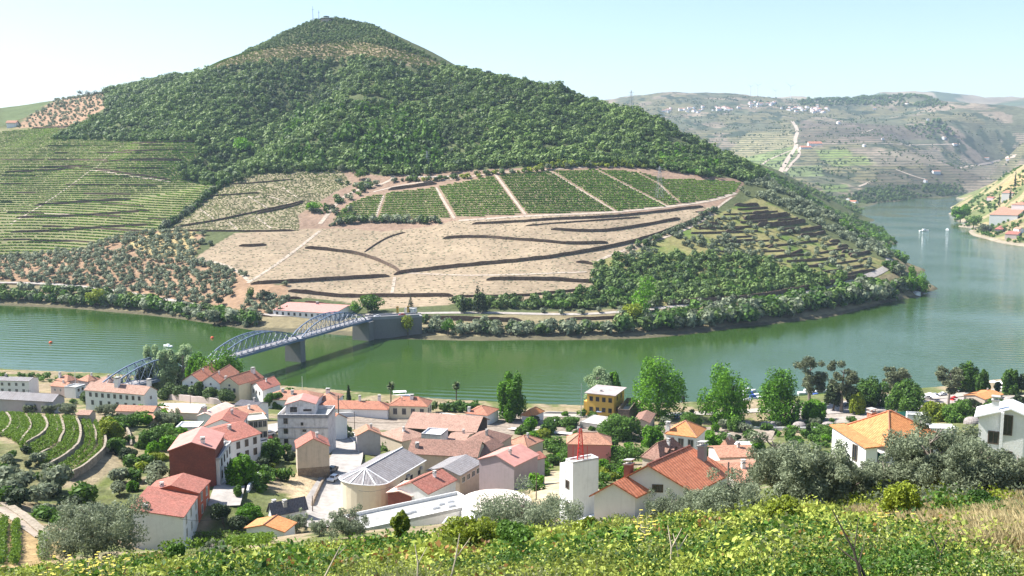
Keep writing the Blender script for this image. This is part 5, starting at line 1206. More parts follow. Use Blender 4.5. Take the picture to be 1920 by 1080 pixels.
house("pale salmon hip roofed house left of the bushes by the tracks", C(-55, 765), C(110, 792), C(232, 742), 4.0, 'hip', 1.9, CREAM, SALMON, caps=SALMON, Y=296)
house("wide salmon hip roofed house with reddish wall right of the mast", C(417, 768), C(742, 774), C(845, 720), 4.2, 'hip', 2.2, m_plaster("rose_wall", (0.5, 0.2, 0.18), 0.3), SALMON, caps=SALMON, chim=[(0.6, 0.75, 1.4, 0.6, CONC)], Y=282)
house("white two storey house with bright orange hip roof amid trees", C(1142, 700), C(1382, 716), C(1447, 655), 7.0, 'hip', 2.6, WHITE, ORANGE, wins=[('L', 3, [2.9, 6.0], 1.3, 1.9, 0.02, 0.98, FRAMEG)], chim=[(0.1, 0.97, 2.2, 1.0, WHITE)], caps=SALMON, Y=252)
hd = house("house with brown hip roof and two dark dormers in front of the white house", C(1022, 842), C(1108, 890), C(1305, 818), 3.6, 'hip', 3.0, BEIGE, BROWN, caps=BROWN, Y=228)
house("plain salmon roof house left of the near olive tree", C(1560, 872), C(1830, 864), 9.0, 3.0, 'gv', 1.2, PINKW, SALMON, Y=226)
house("large mottled salmon tile roof partly hidden by olives", C(1500, 905), C(1690, 1062), C(1990, 985), 3.6, 'gu', 1.4, PINKW, SALMON, Y=158)
house("small hip roofed house between bright tree and olive", C(1560, 783), C(1620, 795), C(1668, 745), 3.0, 'hip', 1.5, PINKW, SALMON, Y=262)
house("white awning shed behind the small hip roofed house", C(1655, 773), C(1800, 776), 4.0, 2.6, 'flat', 0, WHITE, WHITEP, name="shed", cat="shed", par=0.1)
house("red roofed low house at left of the weedy lot", C(5, 885), C(95, 910), C(245, 868), 3.4, 'gu', 0.9, GREYW, RED, Y=236)
# foreground
htw = house("tall white windowed concrete tower with rain streaks under its top", G(375, 207), G(457, 228), G(650, 192), 8.6, 'flat', 0, m_plaster("tower_wall", (0.74, 0.73, 0.72), 0.45, (0.3, 0.29, 0.28)), m_plain("tower_top", (0.3, 0.27, 0.24), 0.9), name="tower", cat="tower", par=0.12, wins=[('L', 1, [3.9, 6.9], 0.55, 0.95, 0.1, 0.55, FRAMED)])
g = Geo(); g.box(htw.P(-0.05, htw.d + 0.02, htw.zb), -htw.a * 0.0 + htw.a * 1.6, htw.b * 1.3, (0, 0, htw.ze - htw.zb - 0.9)); g.obj("side_shaft", WHITE, htw.t)
hb2 = house("big white house with red tile right slope and sunlit left slope in front", G(708, 420), G(1352, 440), G(1622, 302), 4.8, 'gu', 2.9, WHITE, BRIGHT_RED, over=0.5, skew=True, wins=[('L', 1, 0.2, 1.0, 0.7, 0.56, 0.64, FRAMED), ('L', 1, 2.6, 1.0, 0.5, 0.56, 0.66, FRAMED)], chim=[(0.12, 0.80, 1.5, 0.75, m_plain("sooty_brick", (0.16, 0.10, 0.085), 0.9)), (0.9, 0.28, 1.8, 0.8, MAUVE)], caps=RED, Y=112)
hfg = house("", G(762, 425), G(1030, 440), G(1085, 408), 4.4, 'gu', 1.7, WHITE, TERRA, into=hb2.t, base=hb2.zb, pre="annex_", over=0.4) if False else None
g = Geo(); P = hb2.P; z1 = hb2.ze
fr = -2.6; va, vb = hb2.d * 0.52, hb2.d * 0.99; vm = (va + vb) / 2
for p in ([P(fr, va, hb2.zb), P(fr, va, z1 - 0.1), P(fr, vm, z1 + 1.3), P(fr, vb, z1 - 0.1), P(fr, vb, hb2.zb)], [P(fr, va, hb2.zb), P(0, va, hb2.zb), P(0, va, z1 - 0.1), P(fr, va, z1 - 0.1)], [P(fr, vb, hb2.zb), P(fr, vb, z1 - 0.1), P(0, vb, z1 - 0.1), P(0, vb, hb2.zb)]): g.poly(p)
g.obj("annex_wall", WHITE, hb2.t)
g = Geo(); sl_ = 1.4 / (vm - va); k = 0.4
slab(g, [[P(fr - k, va - k, z1 - 0.1 - sl_ * k + .2), P(0.3, va - k, z1 - 0.1 - sl_ * k + .2), P(0.3, vm, z1 + 1.5), P(fr - k, vm, z1 + 1.5)], [P(fr - k, vm, z1 + 1.5), P(0.3, vm, z1 + 1.5), P(0.3, vb + k, z1 - 0.1 - sl_ * k + .2), P(fr - k, vb + k, z1 - 0.1 - sl_ * k + .2)]], 0.18); g.obj("annex_roof", BRIGHT_RED, hb2.t)
ho = house("white bungalow under a large clean orange hip roof on the right", D(578, 648), D(912, 778), D(1285, 710), 4.4, 'hip', 2.9, WHITE, ORANGE, over=0.5, wins=[('L', 2, 2.6, 1.1, 1.1, 0.55, 0.95, FRAME, "window", GREEN), ('R', 1, 2.7, 1.2, 1.4, 0.12, 0.3, FRAMED)], caps=m_plain("ridge_terracotta", (0.45, 0.17, 0.09), 0.8), chim=[(0.55, 0.9, 1.4, 0.9, TERRA)], Y=132)
house("orange roofed porch with white rail on the bungalow's left side", D(482, 685), D(735, 800), D(800, 782), 3.2, 'shed', 0.9, WHITE, ORANGE, over=0.3, name="porch", cat="porch", wins=[('L', 1, 2.3, 0.9, 2.0, 0.6, 0.8, FRAMED)], Y=130.5)
hw = house("white house with long white eave and tall windows at the right edge", D(1582, 560), D(2060, 612), 4.5, 6.5, 'gu', 1.3, WHITE, WHITEP, over=0.5, wins=[('L', 1, 3.2, 1.0, 1.4, 0.2, 0.3, FRAMED), ('L', 1, 1.9, 0.9, 2.3, 0.42, 0.5, FRAMED), ('L', 1, 5.6, 1.1, 1.5, 0.42, 0.52, FRAMED)], roofrim=WHITEP, chim=[(0.1, 0.75, 1.4, 0.8, WHITE)], Y=118)
g = Geo(); g.box(hw.P(-0.5, hw.d * 0.60, hw.zb), -hw.a * 0.35, hw.b * 0.35, (0, 0, hw.ze - hw.zb + 0.9)); g.obj("pillar", WHITE, hw.t)
house("small white flat building right of the bungalow roof", D(1045, 548), D(1165, 556), 5.0, 3.2, 'flat', 0, WHITE, FLATR)
house("long low white building under the pines at right", D(1105, 648), D(1420, 655), 6.0, 3.0, 'flat', 0, WHITE, WHITEP)
house("orange roofed riverside cafe with white side wall at right", D(1515, 392), D(1628, 435), D(1760, 398), 4.5, 'gu', 1.0, m_plaster("tan_wall", (0.5, 0.42, 0.34), 0.3), ORANGE, name="cafe", cat="cafe", chim=[(0.85, 0.6, 0.6, 0.5, TERRA)])
hfl = house("long white flat roofed building with roof skylights at the bottom centre", F(745, 605), F(800, 728), F(1672, 537), 5.4, 'flat', 0, WHITE, FLATR, par=0.6, Y=184)
for (u, v, s) in ((0.42, 0.42, 0.9), (0.475, 0.45, 0.9), (0.66, 0.40, 1.1), (0.745, 0.55, 1.0), (0.83, 0.58, 1.0), (0.785, 0.32, 1.1)):
    g = Geo(); p = hfl.P(u * hfl.w, v * hfl.d, hfl.ze - 0.6); g.box(p, hfl.a * s * 1.4, hfl.b * s, (0, 0, 0.45)); g.poly([p + hfl.a * 0.1 + hfl.b * 0.1 + np.array([0, 0, 0.47]), p + hfl.a * (s * 1.4 - 0.1) + hfl.b * 0.1 + np.array([0, 0, 0.47]), p + hfl.a * (s * 1.4 - 0.1) + hfl.b * (s - 0.1) + np.array([0, 0, 0.47]), p + hfl.a * 0.1 + hfl.b * (s - 0.1) + np.array([0, 0, 0.47])], 1)
    g.obj("skylight", [WHITEP, STEEL], hfl.roof)
house("low white annex with canopy at the right end of the flat building", F(1385, 700), F(1550, 720), F(1600, 650), 3.0, 'flat', 0, WHITE, FLATR, name="annex", cat="annex", par=0.2, Y=176)
house("orange tiled low house at the bottom among olives", (462, 990), (532, 997), (582, 984), 3.2, 'gu', 0.9, WHITE, ORANGE, caps=SALMON, Y=168)
house("dark grey tiled house left of the street", F(28, 602), F(125, 618), F(378, 566), 3.2, 'gu', 2.0, WHITE, SLATE, chim=[(0.15, 0.75, 0.9, 0.8, CONC), (0.4, 0.3, 0.7, 0.8, CONC)], Y=212)
house("white house at lower left with red ridged tile roof facing the viewer", E(1040, 580), E(1370, 640), E(1487, 468), 6.4, 'shed', 1.9, WHITE, RED, chim=[(0.1, 0.75, 0.5, 0.9, WHITEP)], wins=[('R', 3, [2.4, 5.2], 0.9, 1.8, 0.05, 0.95, FRAME)], Y=196)
house("red walled house joined behind the white lower left house", E(1085, 458), E(1487, 458), E(1545, 370), 7.4, 'gu', 1.7, REDW, RED, chim=[(0.1, 0.7, 0.6, 0.7, WHITEP)], wins=[('R', 2, [2.4, 5.2], 0.9, 1.8, 0.05, 0.95, FRAME)], Y=209)

# the cream building with a rounded end and a fan of white roof seams
n3 = PT(*B(992, 1058), 222); ze = n3[2]; n2 = n3[:2]; l2 = PZ(*B(722, 968), ze)[:2]; r2 = PZ(*B(1265, 893), ze)[:2]
a = r2 - n2; w = np.linalg.norm(a); a /= w; b = np.array([-a[1], a[0]]); d = abs((l2 - n2) @ b); zb = ze - 8
Pc = lambda u, v, z: np.array([n2[0] + a[0] * u + b[0] * v, n2[1] + a[1] * u + b[1] * v, z])
arc = [(-0.62 * d / 2 * math.sin(t_), d / 2 - d / 2 * math.cos(t_)) for t_ in np.linspace(0, math.pi, 13)]
plan = [(w, 0)] + [(0, 0)][:0] + arc + [(w, d)]
t = thing("rounded_building", "cream building with rounded end and grey fan shaped roof with white seams", "building", Pc(w / 2, d / 2, zb + 1.5))
g = Geo()
ring = [(w, 0)] + arc + [(w, d)]
for (u0, v0), (u1, v1) in zip(ring, ring[1:] + ring[:1]): g.poly([Pc(u1, v1, zb), Pc(u0, v0, zb), Pc(u0, v0, ze), Pc(u1, v1, ze)])
g.obj("wall", CREAM, t)
g = Geo(); gseam = Geo(); ap = Pc(0.1, d / 2, ze + 2.6); bk = Pc(w, d / 2, ze + 2.6)
oe = lambda u, v: Pc(u + (0.3 if u > 1 else -0.25), v + (-0.3 if v < d / 2 else 0.3) * (abs(v - d / 2) / (d / 2)), ze)
g.poly([oe(0, 0), oe(w, 0), bk, ap]); g.poly([ap, bk, oe(w, d), oe(0, d)]); g.poly([Pc(w, 0, ze), Pc(w, d, ze), bk])
for (u0, v0), (u1, v1) in zip(arc[:-1], arc[1:]): g.poly([oe(u1, v1), oe(u0, v0), ap])
ro = g.obj("roof", GREYR, t)
for k in (0, 3, 5, 7, 9, 12): gseam.bar(oe(*arc[k]) + np.array([0, 0, 0.08]), ap + np.array([0, 0, 0.08]), 0.14)
gseam.bar(ap + np.array([0, 0, 0.08]), bk + np.array([0, 0, 0.08]), 0.15)
for k in range(12): gseam.bar(oe(*arc[k]), oe(*arc[k + 1]), 0.12)
gseam.bar(oe(0, 0), oe(w, 0), 0.12); gseam.obj("seam", WHITEP, ro)
for u in (0.32, 0.44, 0.58, 0.80):
    g = Geo(); c = Pc(u * w, -0.02, ze - 2.7); g.box(c, np.r_[a, 0] * 1.2, np.r_[-b, 0] * 0.06, (0, 0, 1.1)); g.obj("window", GLASS, t)
for u in (0.47, 0.5, 0.85):
    g = Geo(); c = Pc(u * w, -0.03, ze - 1.5); g.box(c, np.r_[a, 0] * 0.8, np.r_[-b, 0] * 0.4, (0, 0, 0.6)); g.obj("air_conditioner", STEEL, t)
# dormers on the brown roof
for u in (0.36, 0.62):
    P = hd.P; g = Geo(); c = u * hd.w; z0 = hd.ze + 0.5
    g.poly([P(c - .8, 0.3, z0), P(c + .8, 0.3, z0), P(c + .8, 0.3, z0 + 0.7), P(c, 0.3, z0 + 1.35), P(c - .8, 0.3, z0 + 0.7)])
    for s in (-1, 1): g.poly([P(c + s * .95, 0.05, z0 + 0.62), P(c, 0.05, z0 + 1.45), P(c, 2.8, z0 + 1.45), P(c + s * .95, 2.2, z0 + 0.62)], 1); g.poly([P(c + s * .8, .3, z0), P(c + s * .8, .3, z0 + .7), P(c + s * .8, 2, z0 + .7)], 1)
    g.obj("dormer", [DARKW, BROWN], hd.roof)
# yellow house: canopy over the door and the low side wing
P = hy.P; g = Geo(); zc = hy.zb + 3.8; g.box(hy.P(0, hy.d * 0.62, zc), -hy.b * 2.2, -hy.a * 1.3, (0, 0, 0.18)); g.obj("door_canopy", m_plain("blue_grey_canopy", (0.2, 0.24, 0.34)), hy.t)
g = Geo(); g.box(hy.P(0.5, hy.d, hy.zb), hy.b * 1.6, hy.a * 3, (0, 0, 7.5)); g.obj("side_wing", YELLOW, hy.t)
# red lattice mast on the tower
p0 = htw.P(htw.w * 0.42, htw.d * 0.45, htw.ze - 0.1); t = thing("lattice_mast", "red lattice mast standing on top of the white tower", "mast", p0)
g = Geo(); hm = 4.3; c4 = [np.array([x, y, 0]) for x, y in ((-.42, -.42), (.42, -.42), (.42, .42), (-.42, .42))]
lev = np.linspace(0, hm, 9); sc = lambda z: 1 - 0.68 * z / hm
for c in c4: g.bar(p0 + c, p0 + c * sc(hm) + np.array([0, 0, hm]), 0.05)
for z0, z1 in zip(lev[:-1], lev[1:]):
    for i in range(4):
        c, e = c4[i], c4[(i + 1) % 4]; g.bar(p0 + c * sc(z0) + np.array([0, 0, z0]), p0 + e * sc(z1) + np.array([0, 0, z1]), 0.032); g.bar(p0 + e * sc(z1) + np.array([0, 0, z1]), p0 + c * sc(z1) + np.array([0, 0, z1]), 0.032)
g.obj("lattice", REDPAINT, t)
g = Geo(); g.bar(p0 + np.array([0, 0, hm - 0.3]), p0 + np.array([0, 0, hm + 2.4]), 0.03); g.obj("aerial", STEEL, t)
g = Geo(); 
for q in ((-1.0, .2), (0.9, -.3)): g.bar(p0 + np.array([q[0], q[1], 0]), p0 + np.array([q[0], q[1], 2.0]), 0.05)
g.obj("side_pole", REDPAINT, t)
# white fan-shaped roof beside the flat building
n3 = PT(*F(1560, 440), 196); zf = n3[2]; c = PZ(*F(1800, 520), zf)[:2]; e = PZ(*F(1560, 440), zf)[:2]; rad = np.linalg.norm(e - c) * 0.72
t = thing("round_pavilion", "low white fan roofed pavilion right of the flat building", "pavilion", (c[0], c[1], zf - 4.5))
g = Geo(); g.lathe((c[0], c[1], 0), [(rad, zf - 6), (rad, zf)], 28); g.obj("wall", WHITE, t)
g = Geo(); g.lathe((c[0], c[1], 0), [(rad + 0.4, zf), (rad + .4, zf + 0.15), (0.01, zf + 1.2)], 28); g.obj("roof", m_plain("pale_cream_roof", (0.66, 0.58, 0.50), 0.8), t)
# stone domes by the parking
DOME = m_plain("dome_granite", (0.27, 0.24, 0.225), 0.95, 0.05, var=0.25, scale=1.5)
for (q, r, lab) in ((C(1755, 640), 2.6, "grey stone dome, leftmost in the row below the big trees"), (C(1905, 645), 2.6, "grey stone dome, second of the row below the big trees"), (D(40, 645), 2.7, "grey stone dome under the poplar, third of the row"), (D(235, 648), 2.8, "grey stone dome beside the clipped shrub, fourth of the row"), (D(455, 650), 3.0, "grey stone dome left of the bungalow roof, fifth of the row"), (D(1160, 642), 2.6, "grey stone dome seen just behind the bungalow roof"), (D(1530, 615), 3.0, "large grey stone dome by the white house at right"), (D(1830, 455), 3.6, "large pale dome with orange patch at right")):
    p = NG.hit(*q, y0=100); g = Geo(); g.lathe((0, 0, 0), [(r, -0.5), (r, 0.5), (r * .97, 1.0), (r * .85, 1.6), (r * .6, 2.15), (r * .3, 2.4), (0.02, 2.5)], 20)
    o = link("stone_dome", g.mesh("stone_dome", DOME, smooth=True)); o.location = p; tag(o, lab, "dome")
print("\n".join(map(str, LOG)))
# ================================================================== bridge
p2 = PZ(681, 637, 0)[:2]; p1 = PZ(554, 677, 0)[:2]; ax = p1 - p2; span = np.linalg.norm(ax); ax /= span; nr = np.array([-ax[1], ax[0]])
BST = m_plain("blue_grey_steel_paint", (0.125, 0.17, 0.255), 0.45, 0.4, var=0.08); BCON = m_plaster("pier_masonry", (0.21, 0.20, 0.19), 0.5, (0.10, 0.10, 0.09)); DECKM = m_plain("deck_asphalt", (0.30, 0.29, 0.29), 0.9)
t = thing("road_bridge", "blue grey steel bowstring truss bridge on masonry piers across the river", "bridge", np.r_[p1, 0])
BP = lambda s, o, z: np.array([p2[0] + ax[0] * s + nr[0] * o, p2[1] + ax[1] * s + nr[1] * o, z])
dz = 13.2; hw_ = 3.4; sp = span
g = Geo(); g.box(BP(-6, -hw_ - 0.9, dz - 0.5), np.r_[ax, 0] * (3 * sp + 12), np.r_[nr, 0] * (2 * hw_ + 1.8), (0, 0, 0.5)); g.obj("deck", DECKM, t)
g = Geo()
for sd in (-1, 1):
    o = sd * (hw_ + 0.95); g.box(BP(-6, o, dz - 1.3), np.r_[ax, 0] * (3 * sp + 12), np.r_[nr, 0] * (sd * 0.2), (0, 0, 1.25)); g.bar(BP(-6, o, dz + 1.1), BP(3 * sp + 6, o, dz + 1.1), 0.06)
    for s in np.arange(-6, 3 * sp + 6, 2.4): g.bar(BP(s, o, dz), BP(s, o, dz + 1.1), 0.05)
for s in np.arange(0, 3 * sp, sp / 14): g.box(BP(s, -hw_, dz - 1.2), np.r_[ax, 0] * 0.35, np.r_[nr, 0] * 2 * hw_, (0, 0, 0.65))
g.obj("floor_beams", BST, t)
npan = 14
for k in range(3):
    for sd in (-1, 1):
        g = Geo(); o = sd * hw_; s0 = k * sp + 1.5; Ls = sp - 3.0
        z = lambda q: dz + 0.2 + 8.4 * (1 - (2 * q - 1) ** 2) ** 0.85
        top = [BP(s0 + Ls * q, o, z(q)) for q in np.linspace(0, 1, npan + 1)]; bot = [BP(s0 + Ls * q, o, dz + 0.15) for q in np.linspace(0, 1, npan + 1)]
        for i in range(npan):
            g.bar(top[i], top[i + 1], 0.36); g.bar(bot[i], bot[i + 1], 0.28)
            if i > 0: g.bar(bot[i], top[i], 0.15)
            if 0 < i < npan - 1: g.bar(bot[i], top[i + 1], 0.12); g.bar(top[i], bot[i + 1], 0.12)
            elif i == 0: g.bar(top[1], bot[2], 0.12)
        g.obj("truss", BST, t)
    g = Geo()
    for i in range(3, npan - 2):
        q = i / npan; g.bar(BP(s0 + Ls * q, -hw_, z(q)), BP(s0 + Ls * q, hw_, z(q)), 0.14)
        if i < npan - 3: q2 = (i + 1) / npan; g.bar(BP(s0 + Ls * q, -hw_, z(q)), BP(s0 + Ls * q2, hw_, z(q2)), 0.09); g.bar(BP(s0 + Ls * q, hw_, z(q)), BP(s0 + Ls * q2, -hw_, z(q2)), 0.09)
    g.obj("top_bracing", BST, t)
for s, wd, ln in ((0, 6.0, 5.0), (sp, 5.2, 4.2), (2 * sp, 5.2, 4.2), (3 * sp, 6, 5)):
    g = Geo(); b0 = [BP(s - ln / 2 * 1.1, -wd * 1.08, -6), BP(s + ln / 2 * 1.1, -wd * 1.08, -6), BP(s + ln / 2 * 1.1, wd * 1.08, -6), BP(s - ln / 2 * 1.1, wd * 1.08, -6)]; b1 = [BP(s - ln / 2, -wd, dz - 1.9), BP(s + ln / 2, -wd, dz - 1.9), BP(s + ln / 2, wd, dz - 1.9), BP(s - ln / 2, wd, dz - 1.9)]
    for i in range(4): g.poly([b0[i], b0[(i + 1) % 4], b1[(i + 1) % 4], b1[i]])
    g.poly(b1); c = BP(s - ln / 2 - 0.3, -wd - 0.3, dz - 1.9); g.box(c, np.r_[ax, 0] * (ln + 0.6), np.r_[nr, 0] * (2 * wd + 0.6), (0, 0, 0.6)); g.obj("pier", BCON, t)
g = Geo(); e = PZ(752, 592, dz)[:2]; f = BP(-6, 0, 0)[:2]; v = e - f; Lv = np.linalg.norm(v); v /= Lv; vn = np.array([-v[1], v[0]])
g.box(np.r_[f - vn * 4.5 + v * 2.5, -4], np.r_[v, 0] * (Lv + 10), np.r_[vn, 0] * 9, (0, 0, 4 + dz - 0.9)); g.obj("abutment", BCON, t)
g = Geo(); g.box(np.r_[f - vn * 4.2 - v * 1, dz - 0.9], np.r_[v, 0] * (Lv + 14), np.r_[vn, 0] * 8.4, (0, 0, 0.85))
for sd in (-1, 1): g.box(np.r_[f + vn * sd * 4.3 - v, dz - 0.9], np.r_[v, 0] * (Lv + 12), np.r_[vn, 0] * 0.3, (0, 0, 1.9))
g.obj("approach", DECKM, t)

# ================================================================== houses across the river
house("long white quinta with pink roof at the far end of the bridge", (512, 581), (626, 588), (634, 571), 5.0, 'gv', 2.6, WHITE, PINKR, G_=MT, name="farmhouse", cat="farmhouse", wins=[('L', 10, 3.0, 1.4, 1.8, 0.02, 0.98, FRAMED)], chim=[(0.5, 0.5, 1.2, 1.6, MAUVE)])
house("small yellow and white toll house at the far bridge end", (758, 578), (776, 579), 5.0, 4.5, 'flat', 0, WHITE, FLATR, G_=MT, name="toll_house", cat="toll house", wins=[('L', 1, 3.0, 1.6, 1.5, 0.2, 0.8, FRAMED)])
for x in (744, 764): house("ochre gate pillar beside the toll house" + (" on its left" if x < 750 else " at its wall"), (x, 575), (x + 3, 575), 1.5, 6.0, 'flat', 0, YELLOW, FLATR, G_=MT, name="gate_pillar", cat="pillar")
house("tiny stone hut with grey door where the tracks meet above the spur", (1312, 392), (1332, 397), (1342, 390), 3.0, 'gu', 0.8, CONC, BROWN, G_=MT, name="hut", cat="hut")
house("pale jetty cabin at the waterline of the spur tip", (1705, 546), (1718, 548), 5.0, 2.5, 'flat', 0, WHITE, WHITEP, G_=MT, name="cabin", cat="cabin")
hc = MT.hit(612, 40, y1=1900); t = thing("round_house", "low round house with dark roof on the very summit", "house", hc)
g = Geo(); g.lathe((0, 0, 0), [(9, -3), (9, 3.5)], 20); g.obj("wall", BEIGE, t, origin=(0, 0, 0)); g = Geo(); g.lathe((0, 0, 0), [(11, 3.5), (11, 4.2), (5, 6), (5, 8), (0.1, 9)], 20); g.obj("roof", m_plain("dark_green_roof", (0.08, 0.11, 0.09)), t, origin=(0, 0, 0))
for (px, py, top, lab) in ((587, 45, 13, "thin antenna mast left of the round summit house"), (598, 40, 20, "shorter antenna beside the summit mast")):
    p = MT.hit(px, py, y1=1900); hh = (py - top) * p[1] / FPX; g = Geo(); g.bar((0, 0, -1), (0, 0, hh), 0.7, 0, 5, 0.3); g.bar((-2, 0, hh * 0.8), (2, 0, hh * 0.8), 0.3); o = link("antenna_mast", g.mesh("antenna_mast", STEEL)); o.location = p; tag(o, lab, "mast")
# right bank
for (lab, L, Nn, Rr, h, rf, rise, wm, rm) in [
    ("long white walled quinta with salmon roof on the right bank", (1868, 396), (1908, 404), (1935, 385), 5, 'gv', 2.5, WHITE, SALMON), ("white villa with salmon roof at the right frame edge", (1906, 380), (1925, 384), (1945, 376), 7, 'hip', 3, WHITE, SALMON),
    ("small white house with pink roof high on the right bank", (1880, 361), (1900, 362), (1916, 356), 4, 'gv', 2, WHITE, SALMON), ("small red roofed shed left on the right bank slope", (1850, 370), (1862, 371), 7.0, 3, 'gv', 1.5, MAUVE, RED),
    ("square brick red hut close to the right bank shore", (1867, 428), (1880, 430), (1886, 425), 4.5, 'hip', 2, MAUVE, RED), ("brick farm building with brown roof at the right bank shore", (1893, 435), (1908, 440), (1920, 434), 5, 'gv', 2.2, PINKW, RED), ("white gable behind the brick farm building", (1912, 428), (1922, 430), 8.0, 4, 'gv', 2, WHITE, SALMON)]:
    house(lab, L, Nn, Rr, h, rf, rise, wm, rm, G_=RH)
hill_tree(1800, 420, 36, 36, L_BRIGHT, "big round bright tree at the waterline of the right bank", 130, G=RH, n=1500)
hill_tree(1825, 428, 22, 26, L_MID, "broad bush tree beside the big round tree on the right bank", 131, G=RH); hill_tree(1848, 436, 14, 22, L_OLIVE, "grey bushes tree right of the broad one at the right bank shore", 132, G=RH)
for i, (x, y, hh) in enumerate(((1873, 385, 24), (1894, 375, 26), (1903, 350, 28))): hill_tree(x, y, hh, 5, L_DARK, ("slim cypress by the white quinta wall", "slim cypress above the quinta roofs", "tallest cypress highest on the right bank")[i], 140 + i, "cone", "cypress", G=RH, n=300)
# far hill: estate and village
def far_house(px, py, w, d, h, r, lab, G, rz=0.0, nm="estate_house", rm=None):
    p = G.hit(px, py); t = thing(nm, lab, "house", p, rz=rz); g = Geo(); g.abox(-w / 2, -d / 2, -6, w / 2, d / 2, h)
    for s in (-1, 1): g.poly([(s * w / 2, -d / 2, h), (s * w / 2, d / 2, h), (s * w / 2, 0, h + r)])
    g.obj("wall", WHITE, t, origin=(0, 0, 0)); g = Geo(); slab(g, [[(-w / 2 - 1, -d / 2 - 1, h), (w / 2 + 1, -d / 2 - 1, h), (w / 2 + 1, 0, h + r + .6), (-w / 2 - 1, 0, h + r + .6)], [(w / 2 + 1, d / 2 + 1, h), (-w / 2 - 1, d / 2 + 1, h), (-w / 2 - 1, 0, h + r + .6), (w / 2 + 1, 0, h + r + .6)]], .5); g.obj("roof", rm or TERRA, t, origin=(0, 0, 0))
far_house(1527, 273, 46, 22, 7, 7, "long red roofed estate house alone on the far hillside", FH); far_house(1510, 279, 36, 16, 5, 5, "lower red roofed wing beside the far estate house", FH)
far_house(24, 238, 14, 9, 6, 3, "small white house with orange roof on the left skyline ridge", MT, nm="house", rm=SALMON)
def tiny(i, w, d, h, rm):
    g = Geo(); g.abox(-w / 2, -d / 2, -4, w / 2, d / 2, h, 0); r = 2.6
    g.poly([(-w / 2 - .5, -d / 2 - .5, h), (w / 2 + .5, -d / 2 - .5, h), (w / 2, 0, h + r), (-w / 2, 0, h + r)], 1); g.poly([(w / 2 + .5, d / 2 + .5, h), (-w / 2 - .5, d / 2 + .5, h), (-w / 2, 0, h + r), (w / 2, 0, h + r)], 1)
    for s in (-1, 1): g.poly([(s * w / 2, -d / 2, h), (s * w / 2, d / 2, h), (s * w / 2, 0, h + r)], 0)
    return g.mesh("village_house", [WHITE, rm])
TM = [tiny(i, 14 + 5 * (i % 3), 11, 6 + 3 * (i % 2), (SALMON, TERRA, SALMON, PALER)[i % 4]) for i in range(6)]
rv = random.Random(5)
for k in range(95):
    c = rv.choice([(1300, 207, 42, 6), (1410, 198, 26, 4), (1435, 196, 25, 4), (1480, 204, 28, 4), (1530, 209, 30, 4), (1355, 205, 20, 3), (1260, 205, 30, 5), (1500, 203, 60, 4)])
    p = FH.hit(c[0] + rv.gauss(0, c[2] * 0.45), c[1] + rv.gauss(0, c[3] * 0.6)); put(rv.choice(TM), "village_house", p, rv.uniform(0.6, 1.05), "tiny white house with orange roof in the far hillside village", "house", "houses of the far hillside village")
for (px, py) in ((1640, 205), (1655, 262), (1572, 232), (1700, 195), (1740, 226), (1770, 260), (1790, 272), (1890, 300), (1735, 342), (1755, 325), (1620, 275), (1850, 298), (1600, 385), (1592, 378)): put(rv.choice(TM), "country_house", FH.hit(px, py), rv.uniform(0.7, 1.1), "tiny pale house alone on the far terraced hillside", "house", "scattered far farmhouses")
for pts, wd in ([[(1485, 227), (1497, 245), (1490, 262), (1494, 275), (1482, 290), (1470, 310), (1462, 325)], 14], [[(1497, 278), (1500, 292), (1485, 305), (1472, 322)], 9], [[(1425, 312), (1440, 300), (1465, 290), (1500, 275)], 7], [[(1680, 318), (1720, 333), (1735, 336)], 7], [[(1800, 315), (1860, 305), (1905, 292)], 8], [[(1610, 350), (1635, 340)], 7], [[(1615, 250), (1640, 242)], 6], [[(1560, 270), (1640, 268), (1720, 272), (1800, 270)], 6]): ribbon("far_track", FH, pts, wd, PATH, 0.6, 12)
# pylons and turbines
def pylon(px, py, top, lab, G=MT):
    p = G.hit(px, py); hh = (py - top) * p[1] / FPX; g = Geo(); b = hh * 0.10; lev = np.linspace(0, 1, 9); cr = ((-1, -1), (1, -1), (1, 1), (-1, 1)); f = lambda q, c: np.array([c[0] * b * (1 - 0.85 * q), c[1] * b * (1 - 0.85 * q), hh * q])
    for q0, q1 in zip(lev[:-1], lev[1:]):
        for i in range(4): g.bar(f(q0, cr[i]), f(q1, cr[i]), 0.13, n=3); g.bar(f(q0, cr[i]), f(q1, cr[(i + 1) % 4]), 0.08, n=3)
    for q, ln in ((0.68, 0.16), (0.80, 0.2), (0.92, 0.13)): g.bar((-hh * ln, 0, hh * q), (hh * ln, 0, hh * q), 0.14, n=3)
    o = link("lattice_pylon", g.mesh("lattice_pylon", STEEL)); o.location = p; o.rotation_euler = (0, 0, 0.3); tag(o, lab, "pylon")
pylon(1183, 214, 171, "lattice power pylon on the skyline right of the forest ridge"); pylon(1236, 372, 312, "tall lattice pylon standing in the green vineyard"); pylon(801, 316, 283, "lattice pylon inside the forest above the vineyard")
for px, top, base, lab in ((1407, 160, 177, "faint wind turbine on the far ridge, leftmost"), (1420, 158, 178, "faint wind turbine on the far ridge, second"), (1453, 168, 184, "faint wind turbine on the far ridge, third"), (1482, 160, 186, "faint wind turbine on the far ridge, rightmost")):
    p = PT(px, base + 3, 5900); hh = (base - top) * 5900 / FPX; g = Geo(); g.bar((0, 0, -30), (0, 0, hh), 2.2, 0, 6, 1.2)
    for a in (0.4, 2.5, 4.6): g.bar((0, -2, hh), (math.cos(a) * hh * .45, -2, hh + math.sin(a) * hh * .45), 1.2, 0, 4, 0.3)
    o = link("wind_turbine", g.mesh("wind_turbine", WHITEP)); o.location = p; tag(o, lab, "wind turbine")

